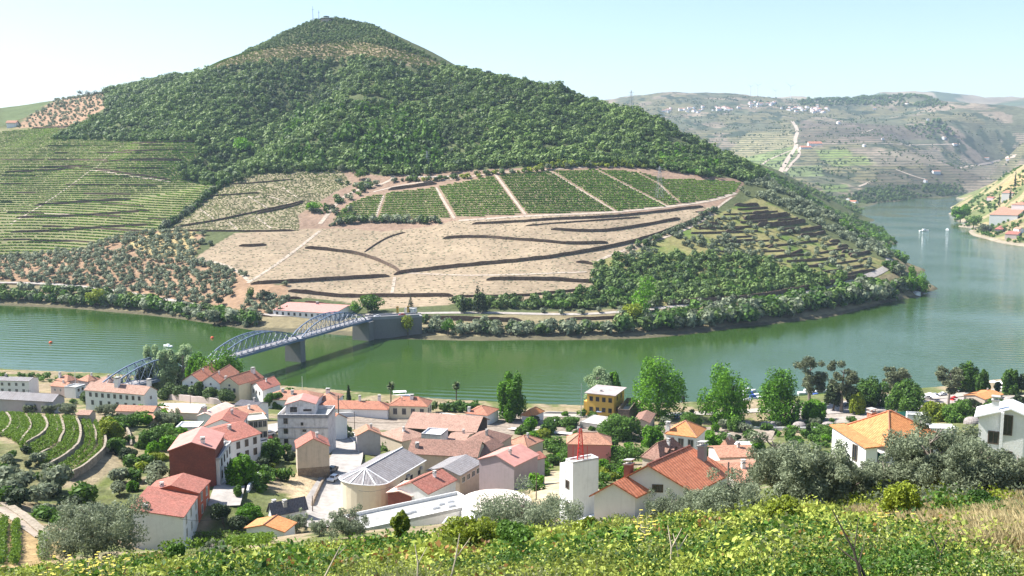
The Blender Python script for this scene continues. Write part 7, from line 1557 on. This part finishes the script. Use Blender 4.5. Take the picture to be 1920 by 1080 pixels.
TT = [
 (C(1090, 570), 675, 96, "bright", "large bright green poplar left of the mooring post"), (C(1590, 615), 685, 88, "bright", "large bright green poplar right of the mooring post"), (D(80, 605), 696, 80, "bright", "large bright green poplar near the moored boats"),
 ((957, 790), 690, 48, "bright", "tall grey green poplar between kiosk and palm"), ((1120, 752), 689, 44, "silver", "silvery tree behind the yellow house", 446), ((1152, 752), 696, 26, "bright", "small green tree right of the silvery one behind the yellow house", 448),
 (D(315, 480), 657, 58, "euc", "tallest airy eucalyptus with bare trunk at the quay"), (D(550, 530), 665, 54, "euc", "second tall eucalyptus right of the tallest"), ((1675, 752), 686, 48, "euc", "rounded eucalyptus behind the two green trees"), (D(1350, 470), 681, 50, "euc", "leaning dark eucalyptus by the orange roofed cafe"),
 (D(485, 520), 715, 40, "dark", "dark green tree in front of the eucalyptus pair"), (D(640, 500), 722, 32, "dark", "shadowy tree between eucalyptus and plane trees"), (D(775, 485), 709, 58, "broad", "broad green plane tree behind the parking ground"), (D(1045, 540), 715, 64, "broad", "round green plane tree in front of the parking ground"), (D(665, 545), 740, 28, "light", "small pale green tree on the parking ground"), (D(1495, 380), 682, 40, "broad", "dense green tree right beside the leaning eucalyptus"),
 ((1841, 745), 694, 24, "broad", "slim green tree left of the parked cars at right"), ((1893, 738), 694, 28, "broad", "green tree behind the parked cars at right"), ((1869, 740), 709, 14, "dark", "smallest dark tree by the water at right"), ((1915, 738), 700, 22, "dark", "dark tree at the right frame edge by the water"), (D(350, 590), 750, 40, "bright", "young bright tree in front of the quay wall"), (D(290, 580), 752, 16, "bright", "slender young tree left of the young bright tree"), (D(345, 640), 782, 26, "olive", "clipped grey shrub between the stone domes"),
 ((286, 727), 644, 24, "silver", "leftmost of the silvery poplars by the bridge"), ((300, 730), 662, 24, "silver", "second silvery poplar by the bridge"), ((312, 730), 655, 26, "silver", "third silvery poplar by the bridge, thickest"), ((330, 729), 653, 24, "silver", "fourth silvery poplar by the bridge"), ((351, 728), 645, 30, "silver", "rightmost and tallest silvery poplar by the bridge"),
 ((410, 734), 650, 84, "bright", "vivid yellow green tree behind the gabled row"), ((371, 732), 664, 36, "bright", "smaller vivid green tree left of the yellow green one"), ((270, 732), 680, 38, "dark", "dark evergreen tree at the bridge ramp"), ((241, 733), 702, 15, "cone", "small dark cone tree left of the bridge ramp evergreen"), ((335, 742), 698, 20, "cone", "narrow dark cypress like tree beside the gabled row"),
 (A(1265, 438), 714, 35, "hedge", "clipped tree, leftmost in front of the gabled row"), (A(1365, 438), 717, 33, "hedge", "second clipped tree in front of the gabled row"), (A(1482, 445), 709, 32, "hedge", "tallest pointed clipped tree before the gabled row"), (A(1588, 460), 723, 37, "hedge", "fourth round clipped tree before the gabled row"), (A(1700, 464), 728, 33, "hedge", "fifth clipped tree before the gabled row"), (A(1805, 445), 739, 9, "cone", "tiny dark cone shrub by the end house of the gabled row"),
 (A(655, 465), 731, 33, "hedge", "round dark green tree left of the long white house front"), (A(862, 470), 740, 32, "hedge", "round dark green tree before the long white house front"), (A(65, 530), 749, 28, "olive", "first olive bush from the left above the vineyard"), (A(235, 535), 756, 33, "olive", "second olive bush from the left above the vineyard"), (A(370, 540), 757, 30, "olive", "third olive bush from the left above the vineyard"), (A(510, 550), 752, 38, "olive", "fourth and largest olive bush above the vineyard"), (A(800, 550), 755, 42, "olive", "olive beside the low salmon shed"), (A(1260, 640), 762, 52, "olive", "big round olive above the street roofs"), (A(1440, 560), 764, 26, "olive", "small olive by the pale roof strip"),
 (A(900, 640), 770, 60, "bush", "dark leafy garden tree left of the red hut"), (A(1000, 640), 772, 46, "bush", "leafy tree in front of the red hut"), (A(830, 740), 790, 40, "light", "yellow green fig tree at the edge of the curved vineyard"), (A(1190, 740), 795, 60, "bush", "dense green shrubs beside the olive above the street"), (A(870, 850), 815, 36, "bush", "ivy mass hanging at the vineyard corner"), (A(960, 900), 838, 40, "dark", "dark shrub on the earth slope under the vineyard"), (A(1180, 890), 848, 36, "light", "pale green shrub left of the red brick house"), (A(1110, 800), 810, 40, "mid", "green shrub on the garden slope"),
 (E(1815, 400), 855, 50, "bright", "round bright street tree with trunk at the corner"), (E(1395, 330), 853, 54, "mid", "feathery green tree before the red brick wall"), (E(1670, 690), 936, 52, "dark", "small dark round street tree near the red house"), (E(1000, 440), 902, 22, "bright", "small bright bush behind the lower left roofs"), (E(1790, 490), 905, 26, "bush", "bush on the white street wall"), (E(1870, 640), 948, 50, "bright", "bright shrubs left of the dark grey roof"), (E(1790, 740), 962, 46, "dark", "dark bush in front of the orange tiled low house"),
 (B(140, 500), 736, 34, "mid", "small garden tree left of the grey block"), (B(100, 900), 828, 40, "mid", "climbing shrub on the rocky bank left of the narrow house"), (B(60, 1020), 868, 46, "bush", "thick ivy bush on the rocky bank by the street"), (B(250, 910), 842, 26, "dark", "dark shrub against the narrow house"), (B(170, 850), 835, 22, "bright", "light green bush under the white shed"),
 (B(900, 800), 825, 26, "dark", "dark shrub right of the grey hut"), (B(1030, 825), 818, 42, "mid", "green tree in front of the faded low roof"), (B(1150, 835), 820, 34, "dark", "round dark tree beside the rounded building"), (B(660, 690), 798, 24, "mid", "weedy bush by the big pole"), (B(690, 730), 808, 24, "olive", "grey weeds beside the street wall"),
 (C(820, 730), 780, 76, "broad", "large spreading dark green tree before the yellow house platform"), (C(1050, 785), 800, 42, "bright", "bright green tree left of the white two storey house"), (C(1470, 880), 810, 52, "bright", "bright round tree right of the white two storey house"), (C(870, 930), 823, 88, "bush", "big dense bush tree behind the white tower"), (C(330, 830), 812, 64, "bush", "green tree mass left of the mast"), (C(400, 900), 835, 62, "bush", "lower green bush mass left of the tower"), (C(1670, 680), 782, 28, "mid", "small tree in front of the stone domes"), (C(1340, 645), 766, 62, "bush", "wide olive green bush behind the orange hip roof"), (C(1690, 745), 812, 15, "dark", "dark little shrub behind the awning shed"), (C(80, 695), 799, 26, "mid", "clipped shrub on the platform"), (C(225, 720), 805, 30, "light", "light shrub beside the tracks"), (C(600, 672), 800, 12, "mid", "tiny shrub by the platform"), (C(170, 630), 778, 34, "dark", "dark shrubbery right of the kiosk"), (C(300, 640), 777, 46, "bush", "grey green shrubs along the tracks, left"), (C(440, 650), 776, 48, "bush", "grey green shrubs along the tracks, right"), (C(395, 560), 772, 12, "bright", "small bush on the quay wall left of the yellow house"),
 (G(150, 330), 858, 70, "bush", "green bramble bush mass on the weedy lot"), (G(90, 400), 884, 34, "bright", "bright young shrub on the weedy lot"), (G(760, 340), 868, 44, "mid", "shrubs right of the tower"), (G(310, 560), 934, 16, "dark", "dark round shrub left of the tower base"), (G(710, 560), 920, 22, "mid", "shrub between tower and big white house"), (F(1320, 460), 912, 26, "light", "yellow green bush by the red tiled low roof"), (B(1840, 1030), 872, 60, "bush", "leafy bush right of the mauve wall"), (B(1700, 1080), 890, 60, "mid", "shrubs under the workshop windows"),
 (D(1270, 600), 755, 56, "light", "yellow green shrub tree behind the bungalow"), (D(1430, 600), 752, 58, "broad", "green shrub tree left of the large dome"), (D(1560, 500), 742, 44, "dark", "dark shrubs under the cafe wall"), (D(1690, 530), 748, 44, "mid", "green shrubs right of the cafe"), (D(1880, 520), 735, 36, "dark", "dark shrubs at the right edge behind the white house"), (D(430, 710), 800, 50, "mid", "green hedge left of the orange porch"), (D(300, 720), 790, 10, "dark", "dark slim shrub left of the orange porch"), (D(560, 655), 793, 26, "dark", "shrub at the left corner of the bungalow roof"), (A(740, 870), 832, 1, "dark", "x")][:-1]
for i, a in enumerate(TT): town_tree(a[0], a[1], a[2], a[3], a[4], 200 + i, Y=a[5] if len(a) > 5 else None)
# cypress and palms
town_tree(B(695, 448), 722, 9, "cone", "slim dark cypress by the water behind the long low building", 320, "cypress")
FROND = m_leaf("palm_leaves", (0.035, 0.06, 0.02), (0.15, 0.19, 0.07), .25)
def palm(q, top, width, lab, seed):
    p = NG.hit(*q); ppm = FPX / p[1]; h = (q[1] - top) / ppm; w = width / ppm; rs = np.random.default_rng(seed); t = thing("palm_tree", lab, "palm", p); hc = h - w * .45
    g = Geo(); g.bar((0, 0, -.5), (0.1, 0, hc), .3, 0, 8, .22); g.obj("trunk", BARK, t, origin=(0, 0, 0)); V = []; T = []
    for k in range(70):
        a = rs.random() * 6.28; el = rs.uniform(-.9, 1.35); L = w * .52; pts = []; d = np.array([math.cos(a) * math.cos(el), math.sin(a) * math.cos(el), math.sin(el)]); side = np.array([-math.sin(a), math.cos(a), 0]); c = np.array([.1, 0, hc])
        for j in range(5): pts.append(c.copy()); c = c + d * L / 4; d = d + np.array([0, 0, -.22]); d /= np.linalg.norm(d)
        for j in range(4):
            w0, w1 = .16 * w * math.sin(.5 + j * .6) , .16 * w * max(.05, math.sin(.5 + (j + 1) * .6)); V.append([pts[j] - side * w0, pts[j] + side * w0, pts[j + 1] + side * w1, pts[j + 1] - side * w1]); T.append(.5 + .25 * rs.normal())
    V = np.array(V); link("crown", mesh_np("crown", V.reshape(-1, 3), np.arange(len(V) * 4).reshape(-1, 4), [FROND], attrs={"tint": ('FACE', 'FLOAT', np.array(T))}), t)
palm(B(1012, 470), 714, 18, "palm tree behind the tour boat", 1); palm(B(1502, 490), 714, 17, "palm tree right of the station", 2)
BAN = [cloud_mesh("banana_clump", cloud([(0, 0, .5, .45, .45, .5)], 90, .28, np.random.default_rng(5), 1.0, .3, .35), L_MID)]
for x in range(1395, 1650, 28): put(BAN[0], "banana_plant", NG.hit(*B(x, 520 + random.uniform(-10, 15))), random.uniform(3, 4.2), "broad leaved banana plant in the clump right of the station", "plant", "banana plants by the station")
put(bush_dark[0], "bush", NG.hit(*B(1335, 530)), 5.5, "dark bush right against the station", "bush", None)
# garden bushes and weeds between the houses
BUSHN = [cloud_mesh("garden_bush_mesh", cloud(lobes(np.random.default_rng(400 + s), 9, .5, .42, .42, .45), 520, .085, np.random.default_rng(500 + s), .9, .5), (L_MID, L_BRIGHT, L_OLIVE, L_MID, L_YELLOW, L_DARK)[s]) for s in range(6)]
def bushes(poly, sp, smin, smax, lab, grp, pick=(0, 1, 2, 3), thin=0.0, seed=3, ymin=90):
    P = scatter_pts(NG, poly, sp, 480, seed); P = P[P[:, 1] > ymin]
    if thin: P = P[fbm(P[:, 0] / 9 + seed, P[:, 1] / 9, 3) > thin]
    for q in P: put(BUSHN[random.choice(pick)], "bush", q - np.array([0, 0, .25]), random.uniform(smin, smax), lab, "bush", grp, sz=random.uniform(.7, 1.1))
bushes([(175, 790), (330, 775), (345, 830), (310, 860), (250, 900), (200, 860)], 7.5, 3.5, 6, "garden shrub between the vineyard and the red brick house", "shrubs left of the red brick house", (0, 1, 3, 4, 5))
bushes([(0, 905), (60, 900), (130, 915), (240, 900), (300, 880), (310, 900), (230, 960), (110, 990), (40, 960), (0, 945)], 7.5, 4, 8, "dark olive shrub in the gully below the vineyard", "shrubs of the gully", (2, 2, 5, 0))
bushes([(930, 830), (1010, 825), (1040, 870), (1010, 930), (960, 920), (900, 890)], 8.5, 3, 6, "green shrub of the weedy lot left of the tower", "shrubs of the weedy lot", (0, 1, 3))
bushes([(1120, 880), (1210, 870), (1230, 900), (1160, 935), (1125, 930)], 7.5, 2.5, 4.5, "weedy shrub right of the tower", "shrubs right of the tower", (0, 1, 4))
bushes([(1200, 790), (1460, 790), (1560, 830), (1420, 900), (1330, 860), (1230, 840)], 10, 3.5, 6.5, "garden shrub among the houses at centre right", "shrubs at centre right", (0, 1, 3, 2), .45)
bushes([(470, 840), (540, 830), (545, 905), (490, 940), (465, 920)], 5.5, 2.5, 5, "shrub on the rocky bank inside the street bend", "shrubs of the rocky bank", (0, 3, 4, 5))
bushes([(650, 830), (760, 830), (780, 860), (690, 850)], 5.5, 2.5, 5, "shrub between the hut and the rounded building", "shrubs by the rounded building", (0, 3, 5))
bushes([(1440, 800), (1580, 800), (1570, 860), (1470, 850)], 7, 2.5, 5, "hedge shrub between the domes and the orange porch", "shrubs behind the near olives", (0, 1, 3))
bushes([(690, 770), (0, 745), (0, 760), (300, 770), (690, 782)], 14, 3, 5, "green shrub along the upper edge of town", "shrubs along the upper edge", (0, 3, 4), .5)
bushes([(985, 800), (1100, 812), (1190, 850), (1205, 885), (1100, 880), (1000, 870)], 8.5, 4, 7, "leafy garden shrub between the salmon roofs and the white tower", "shrubs behind the tower", (0, 1, 3, 0), .40)
bushes([(1090, 775), (1230, 788), (1260, 825), (1110, 805)], 9, 3, 5.5, "green shrub by the tracks right of the platform", "shrubs by the tracks", (0, 3, 4))
bushes([(1440, 775), (1560, 790), (1640, 790), (1560, 800), (1450, 795)], 6.5, 2, 4.5, "shrub along the strip beyond the stone domes", "shrubs beyond the domes", (0, 3, 2))
bushes([(0, 838), (60, 842), (125, 870), (70, 905), (0, 900)], 6, 2.5, 5, 'olive shrub on the terrace left of the curved vineyard walls', 'shrubs left of the vineyard walls', (2, 0, 2, 5))
# near vineyard: leafy vine rows between the curved walls (nobody could count the vines)
def leafy_rows(name, curves, h, mat, seed, step=.55, nleaf=16, leaf=.17, lab=None):
    rs = np.random.default_rng(seed); V = []; T = []
    for W in curves:
        W = resample(np.asarray(W)[:, :2], step); W = W + rs.normal(size=W.shape) * .12; z = NG.z(W[:, 0], W[:, 1])
        c = np.repeat(np.c_[W, z], nleaf, 0); m_ = len(c); off = np.c_[rs.normal(size=m_) * .27, rs.normal(size=m_) * .27, h * (.15 + .9 * rs.random(m_))]; c = c + off
        nr_ = rs.normal(size=(m_, 3)); nr_[:, 2] += .5; nr_ /= np.linalg.norm(nr_, axis=1)[:, None]; t_ = np.cross(nr_, rs.normal(size=(m_, 3))); t_ /= np.linalg.norm(t_, axis=1)[:, None]; b_ = np.cross(nr_, t_); s = leaf * (.6 + .8 * rs.random((m_, 1)))
        V.append(np.stack([c - t_ * s, c - b_ * s * .8, c + t_ * s, c + b_ * s * .8], 1)); T.append(.5 + rs.normal(size=m_) * .22 + np.repeat(rs.normal(size=len(W)) * .12, nleaf))
    V = np.concatenate(V); o = link(name, mesh_np(name, V.reshape(-1, 3), np.arange(len(V) * 4).reshape(-1, 4), [mat], attrs={"tint": ('FACE', 'FLOAT', np.concatenate(T))})); o["kind"] = "stuff"; return o
cur = [[(-60, 720), (-20, 660), (-20, 600), (-50, 560)], [(10, 712), (60, 680), (85, 620), (60, 570), (30, 552)], [(85, 740), (150, 660), (145, 600), (110, 555)], [(150, 790), (195, 720), (237, 660), (215, 600), (182, 560)], [(175, 810), (260, 760), (330, 712), (362, 660), (345, 610), (320, 565)], [(280, 885), (390, 820), (450, 770), (482, 700), (475, 640), (452, 575)], [(330, 965), (430, 925), (530, 860), (590, 800), (610, 730), (600, 650), (572, 585)], [(510, 1045), (640, 985), (740, 900), (800, 815), (788, 730), (752, 625)]]
cw = [resample(np.array([NG.hit(*A(*p)) for p in c]), 1.0) for c in cur]; rowsL = []
for a, b in zip(cw[:-1], cw[1:]):
    k = 40; ra = resample(a, np.linalg.norm(np.diff(a[:, :2], axis=0), axis=1).sum() / k)[:k]; rb_ = resample(b, np.linalg.norm(np.diff(b[:, :2], axis=0), axis=1).sum() / k)[:k]; mn = min(len(ra), len(rb_))
    for f in (.25, .5, .78): rowsL.append(ra[:mn] * (1 - f) + rb_[:mn] * f)
leafy_rows("vineyard_vines", rowsL, 1.4, L_VINE, 61, nleaf=26, leaf=.17)
leafy_rows("vineyard_vines", [[NG.hit(*E(x, y)) for x, y in c] for c in ([(1060, 812), (1300, 800), (1500, 795), (1700, 790), (1900, 800)], [(1080, 845), (1300, 835), (1600, 830), (1900, 835), (2050, 830)], [(1100, 885), (1300, 870), (1600, 860), (2000, 860)], [(1200, 920), (1500, 895), (1900, 890)])], 1.5, L_VINE, 62, nleaf=30, leaf=.16)
leafy_rows("vineyard_vines", [[NG.hit(*E(x, y)) for x, y in c] for c in ([(35, 680), (20, 780), (15, 900), (0, 1000)], [(125, 700), (115, 800), (125, 900), (105, 1000)], [(325, 800), (320, 880), (330, 960)])], 1.5, L_VINE, 63, nleaf=44, leaf=.15, step=.4)

# ================================================================== olives on the near slope
for q, top, wd, lab, Yd, n in [(E(720, 960), 922, 178, "large olive tree at lower left in front of the white house", 104, 15000), (F(700, 800), 946, 74, "round olive tree with shadow beside the flat building", 124, 8000), (F(298, 760), 952, 42, "small olive with forked trunk by the orange tiled roof", 150, 4500), (F(480, 780), 965, 40, "pale sparse olive left of the round olive", 130, 3500),
    (G(100, 810), 912, 185, "dark bushy olive left of the white tower", 84, 15000), (G(1180, 690), 918, 90, "grey olive in front of the big white house wall", 84, 7000), (G(1640, 710), 878, 135, "silvery olive before the red tiled slope", 82, 11000), (H(60, 500), 790, 120, "tall airy olive with bare lower trunk at right", 90, 11000), (H(330, 600), 806, 140, "dense olive right of the airy one", 80, 14000), (H(640, 550), 846, 84, "olive in front of the bungalow's porch", 84, 7000), (H(880, 515), 856, 110, "low olive below the bungalow", 80, 9000), (H(1230, 490), 778, 185, "biggest dark olive at right before the white house", 78, 19000), (H(1560, 510), 795, 130, "olive right of the biggest dark olive", 80, 14000), (H(1900, 470), 835, 90, "olive at the right frame edge", 76, 7000), (H(1060, 500), 826, 100, "olive left of the biggest dark olive", 82, 9000), (G(1420, 660), 905, 80, "low grey olive at the corner of the big white house", 84, 7000)]:
    town_tree(q, top, wd * 1.15, "olive", lab, int(q[0]), "olive_tree", "tree", Y=None, n=n, y0=Yd - 22)

# greenery along the near waterline, one continuous fringe
fr_ = [along(p_, st_, 2.5, NG) for p_, st_ in (([(-20, 706), (120, 712), (260, 722), (400, 732), (540, 742)], 3.5), ([(620, 752), (760, 760), (900, 772)], 6), ([(1090, 782), (1260, 779), (1380, 774), (1500, 765)], 7), ([(-20, 712), (120, 718), (260, 728)], 6))]
Q = np.concatenate(fr_) - np.array([0, 0, .4]); n = len(Q); o = link("bank_scrub", scatter_mesh("bank_scrub", SMALL2, Q, rng.uniform(2.2, 4.8, n), rng.random(n) * 6.28, rng.normal(size=n) * .2, L_MID)); o["kind"] = "stuff"

# larger single shrubs rising out of the brambles
for (px, py, top, wd, kd, lab, Yd) in [(880, 1012, 974, 110, "light", "yellow green shrub thicket below the flat building", 66), (752, 1000, 962, 34, "light", "small yellow shrub before the flat building's wall", 72), (960, 1012, 968, 90, "bush", "green shrub at the foot of the bushy olive", 60), (1560, 985, 942, 70, "bush", "dark green shrub under the dense olive at right", 66), (1470, 985, 935, 60, "light", "ochre feathery shrub left of the dense olive", 66), (1690, 970, 905, 70, "light", "yellow flowered shrub between the right olives", 66), (1850, 960, 915, 120, "bush", "dark shrubs at the foot of the right olives", 66), (400, 1050, 1012, 60, "olive", "pale grey shrub below the vine rows", 70), (330, 1058, 1010, 46, "bush", "green shrub right of the large lower left olive", 74), (1100, 1010, 965, 50, "light", "orange tinged shrub at the foot of the tower", 72)]:
    q_ = PT(px, py, Yd); town_tree((px, py), top, wd, kd, lab, px, "shrub", "shrub", Y=Yd, n=7000)
# ================================================================== brambles, weeds and dry grass on the slope at the viewer's feet
L_BRAM = m_leaf("bramble_leaves", (0.025, 0.05, 0.007), (0.40, 0.46, 0.08), .25)
L_RUSTY = m_leaf("rusty_bramble_leaves", (0.12, 0.06, 0.02), (0.42, 0.22, 0.06), .25)
L_STRAW = m_leaf("dry_grass", (0.30, 0.24, 0.11), (0.62, 0.52, 0.28), .3)
L_WEED = m_leaf("weed_leaves", (0.09, 0.12, 0.045), (0.36, 0.38, 0.17), .35)
def clump(seed, n, leaf, flat=.55):
    rs = np.random.default_rng(seed); return cloud([(rs.normal() * .3, rs.normal() * .3, .3 + .25 * rs.random(), .45, .45, .4 * flat + .15) for _ in range(6)], n, leaf, rs, 1.2, .3)
def near_pts(spacing, y0, y1, keep, seed):
    rs = np.random.default_rng(seed); out = []
    for y in np.arange(y0, y1, spacing):
        hwid = .72 * y + 24; x = np.arange(-hwid, hwid, spacing); out.append(np.c_[x, np.full(len(x), y)])
    P = np.concatenate(out); P += rs.uniform(-.5, .5, P.shape) * spacing; z = NG.z(P[:, 0], P[:, 1]); P = np.c_[P, z]; px, py = project(P); k = keep(px, py, P); return P[k], rs
bl = lambda px: np.interp(px, [0, 100, 330, 480, 640, 760, 900, 1100, 1250, 1500, 1650, 1800, 1960], [1088, 1072, 1064, 1056, 1042, 1024, 1005, 1004, 988, 978, 970, 963, 966])
keepb = lambda px, py, P: (py > bl(px)) & (py < 1150)
tm_near = [clump(s, 520, .03) for s in range(5)]; tm_mid = [clump(10 + s, 300, .045) for s in range(5)]; tm_far = [clump(20 + s, 210, .066) for s in range(5)]
for nm, tm, y0, y1, sp, sz in (("bramble_thicket", tm_near, 7, 22, .5, .62), ("bramble_thicket", tm_mid, 22, 48, .75, .85), ("bramble_thicket", tm_far, 48, 92, 1.15, 1.2)):
    P, rs = near_pts(sp, y0, y1, keepb, int(y0)); px, py = project(P); dry = (px > 1540) & (py < np.minimum(1150, 990 + (px - 1560) * .30)) & (rs.random(len(P)) < .9); P = P[~dry]
    n = len(P); nz = fbm(P[:, 0] / 5, P[:, 1] / 5, 4); s = sz * (.55 + .9 * rs.random(n)) * (.45 + 1.35 * nz); P[:, 2] -= .1
    o = link(nm, scatter_mesh(nm, tm, P, s, rs.random(n) * 6.28, (nz - .5) * 1.5 + rs.normal(size=n) * .2, L_BRAM)); o["kind"] = "stuff"
    k_ = (fbm(P[:, 0] / 6 + 31, P[:, 1] / 6, 3) > .58)
    o = link("fresh_bramble", scatter_mesh("fresh_bramble", tm, P[k_] + np.array([0, 0, .12]), s[k_] * 1.1, rs.random(k_.sum()) * 6.28, rs.normal(size=k_.sum()) * .2 - .05, L_MID)); o["kind"] = "stuff"
    k_ = rs.random(n) < .16
    o = link("rusty_leaves", scatter_mesh("rusty_leaves", [clump(70, 40, {7: .034, 22: .05, 48: .075}[y0])], P[k_] + np.array([0, 0, .06]), s[k_] * 1.05, rs.random(k_.sum()) * 6.28, rs.normal(size=k_.sum()) * .2, L_RUSTY)); o["kind"] = "stuff"
    k_ = (fbm(P[:, 0] / 3.5 + 7, P[:, 1] / 3.5, 3) > .56) & (rs.random(n) < .7)
    o = link("grey_weeds", scatter_mesh("grey_weeds", tm, P[k_] + np.array([.2, 0, .08]), s[k_] * .85, rs.random(k_.sum()) * 6.28, rs.normal(size=k_.sum()) * .15, L_WEED)); o["kind"] = "stuff"
# blades
def grass(nm, keep, y0, y1, sp, h, mat, seed, per=14, wid=.02):
    P, rs = near_pts(sp, y0, y1, keep, seed); P = np.repeat(P, per, 0); n = len(P); P[:, :2] += rs.normal(size=(n, 2)) * sp * .45; P[:, 2] = NG.z(P[:, 0], P[:, 1]) - .03
    a = rs.random(n) * 6.28; hh = h * (.5 + .8 * rs.random(n)); l = rs.normal(size=(n, 2)) * .28 * hh[:, None]; w_ = wid * (1 + P[:, 1] / 25) * (.6 + .8 * rs.random(n)); d = np.c_[np.cos(a) * w_, np.sin(a) * w_, np.zeros(n)]
    mid = P + np.c_[l * .35, hh * .6]; top = P + np.c_[l, hh]; V = np.stack([P - d, P + d, mid + d * .7, top], 1); V2 = np.stack([P - d, mid + d * .7, top, mid - d * .7], 1)
    V = np.concatenate([V, V2]); t_ = np.tile(.5 + rs.normal(size=n) * .25 + (fbm(P[:, 0] / 3, P[:, 1] / 3, 3) - .5), 2)
    o = link(nm, mesh_np(nm, V.reshape(-1, 3), np.arange(len(V) * 4).reshape(-1, 4), [mat], attrs={"tint": ('FACE', 'FLOAT', t_)})); o["kind"] = "stuff"
kd = lambda px, py, P: (px > 1520) & (py > 925) & (py < 1100) & (py < 1000 + (px - 1560) * .30) & (fbm(P[:, 0] / 4, P[:, 1] / 4, 3) > .34)
grass("dry_grass", kd, 24, 75, .42, .75, L_STRAW, 7, 30, .009)
kl = lambda px, py, P: (px > 240) & (px < 640) & (py > 1020) & (py < 1090) & (fbm(P[:, 0] / 5 + 9, P[:, 1] / 5, 3) > .47)
grass("dry_grass", kl, 40, 100, .7, .6, L_STRAW, 8, 10, .01)
kw_ = lambda px, py, P: keepb(px, py, P) & (fbm(P[:, 0] / 4 + 20, P[:, 1] / 4, 3) > .55)
grass("tall_weeds", kw_, 20, 70, .9, .9, L_WEED, 9, 12, .009)
# rows of scrub on the slope between brambles and town
kb = lambda px, py, P: (px > 1080) & (px < 1580) & (py > 945) & (py < 990)
P, rs = near_pts(2.0, 62, 100, kb, 32); n = len(P); o = link("slope_scrub", scatter_mesh("slope_scrub", tm_far, P, 1.15 * (.6 + .8 * rs.random(n)), rs.random(n) * 6.28, rs.normal(size=n) * .15 - .15, L_BRAM)); o["kind"] = "stuff"
# yellow fennel umbels and bare stalks
STALK = m_plain("dry_stalk", (0.42, 0.36, 0.26), .9); UMB = m_plain("fennel_yellow", (0.50, 0.42, 0.07), .8)
rf_ = random.Random(4)
def fennel(px, py, Yd, hh, lab, grp):
    p = PT(px, py, Yd); p[2] = NG.z(p[0], p[1]); t = thing("fennel_plant", lab, "plant", p, grp); g = Geo(); us = []; top = np.array([rf_.uniform(-.15, .15), rf_.uniform(-.15, .15), hh]); g.bar((0, 0, -.2), top, .02, 0, 4, .01)
    for k in range(5):
        b_ = top * rf_.uniform(.45, .95); e_ = b_ + np.array([rf_.uniform(-.4, .4), rf_.uniform(-.4, .4), rf_.uniform(.15, .4)]); g.bar(b_, e_, .012, 0, 3)
        u = Geo(); us.append(u); c_ = e_; u.poly([c_ + np.array(v_) for v_ in ((-.10, -.035, 0), (-.01, -.08, .02), (.10, -.04, .01), (.08, .05, .02), (-.02, .08, 0), (-.09, .04, .02))])
    g.obj("stem", STALK, t, origin=(0, 0, 0))
    for u in us: u.obj("umbel", UMB, t, origin=(0, 0, 0))
for k in range(30): fennel(rf_.uniform(90, 240), rf_.uniform(1020, 1075), rf_.uniform(46, 64), rf_.uniform(1.0, 2.6), "yellow flowering fennel stalk before the large lower left olive", "fennel stalks at lower left")
for k in range(9): fennel(rf_.uniform(1180, 1235), rf_.uniform(960, 1000), rf_.uniform(44, 60), rf_.uniform(1.2, 2.8), "yellow fennel stalk before the big white house", "fennel stalks before the white house")
for k in range(8): fennel(rf_.uniform(1640, 1720), rf_.uniform(940, 975), rf_.uniform(44, 60), rf_.uniform(.8, 1.6), "yellow fennel stalk at the edge of the dry grass", "fennel stalks by the dry grass")
TW = m_plain("dark_twig", (0.05, 0.04, 0.03), .9)
for i, (a_, b_, Yd) in enumerate([((1560, 955), (1632, 1075), 16), ((1570, 1025), (1640, 1050), 16), ((1745, 1000), (1772, 1045), 18), ((862, 1000), (838, 1070), 26), ((1252, 985), (1258, 1045), 24), ((1262, 1000), (1272, 1042), 24), ((778, 1020), (782, 1075), 30), ((640, 1020), (606, 1060), 40)]):
    p0 = PT(b_[0], b_[1], Yd); p1 = PT(a_[0], a_[1], Yd + .6); g = Geo(); p0[2] -= .6; r_ = .02 + .0006 * Yd; m_ = (p0 + p1) / 2 + np.array([.06, 0, .12]); g.bar(p0, m_, r_, 0, 5, r_ * .7); g.bar(m_, p1, r_ * .7, 0, 5, r_ * .3); g.bar(m_, m_ + (p1 - p0) * .3 + np.array([.3, .1, .05]), r_ * .5, 0, 4, r_ * .2)
    o = link("bramble_stem", g.mesh("bramble_stem", TW if i < 3 else STALK, origin=p0)); o.location = p0; tag(o, ("long dark arching bramble stem in the right brush", "dark side stem crossing the right brush", "thin dark curved stem right in the brush", "pale forked stalk in the middle brush", "pale straight stalk below the white house, left", "pale straight stalk below the white house, right", "pale stalk under the flat building", "pale slanting stalk at lower centre left")[i], "plant stem")

kb = lambda px, py, P: (px > 1430) & (px < 1980) & (py > 905) & (py < 962)
P, rs = near_pts(2.1, 58, 100, kb, 36); n = len(P); o = link("slope_scrub", scatter_mesh("slope_scrub", tm_far, P, 1.5 * (.5 + .9 * rs.random(n)), rs.random(n) * 6.28, rs.normal(size=n) * .2 - .1, L_OLIVE)); o["kind"] = "stuff"
P, rs = near_pts(3.2, 58, 100, kb, 37); n = len(P); o = link("slope_scrub", scatter_mesh("slope_scrub", tm_far, P, 1.5 * (.5 + .9 * rs.random(n)), rs.random(n) * 6.28, rs.normal(size=n) * .2 - .1, L_YELLOW)); o["kind"] = "stuff"
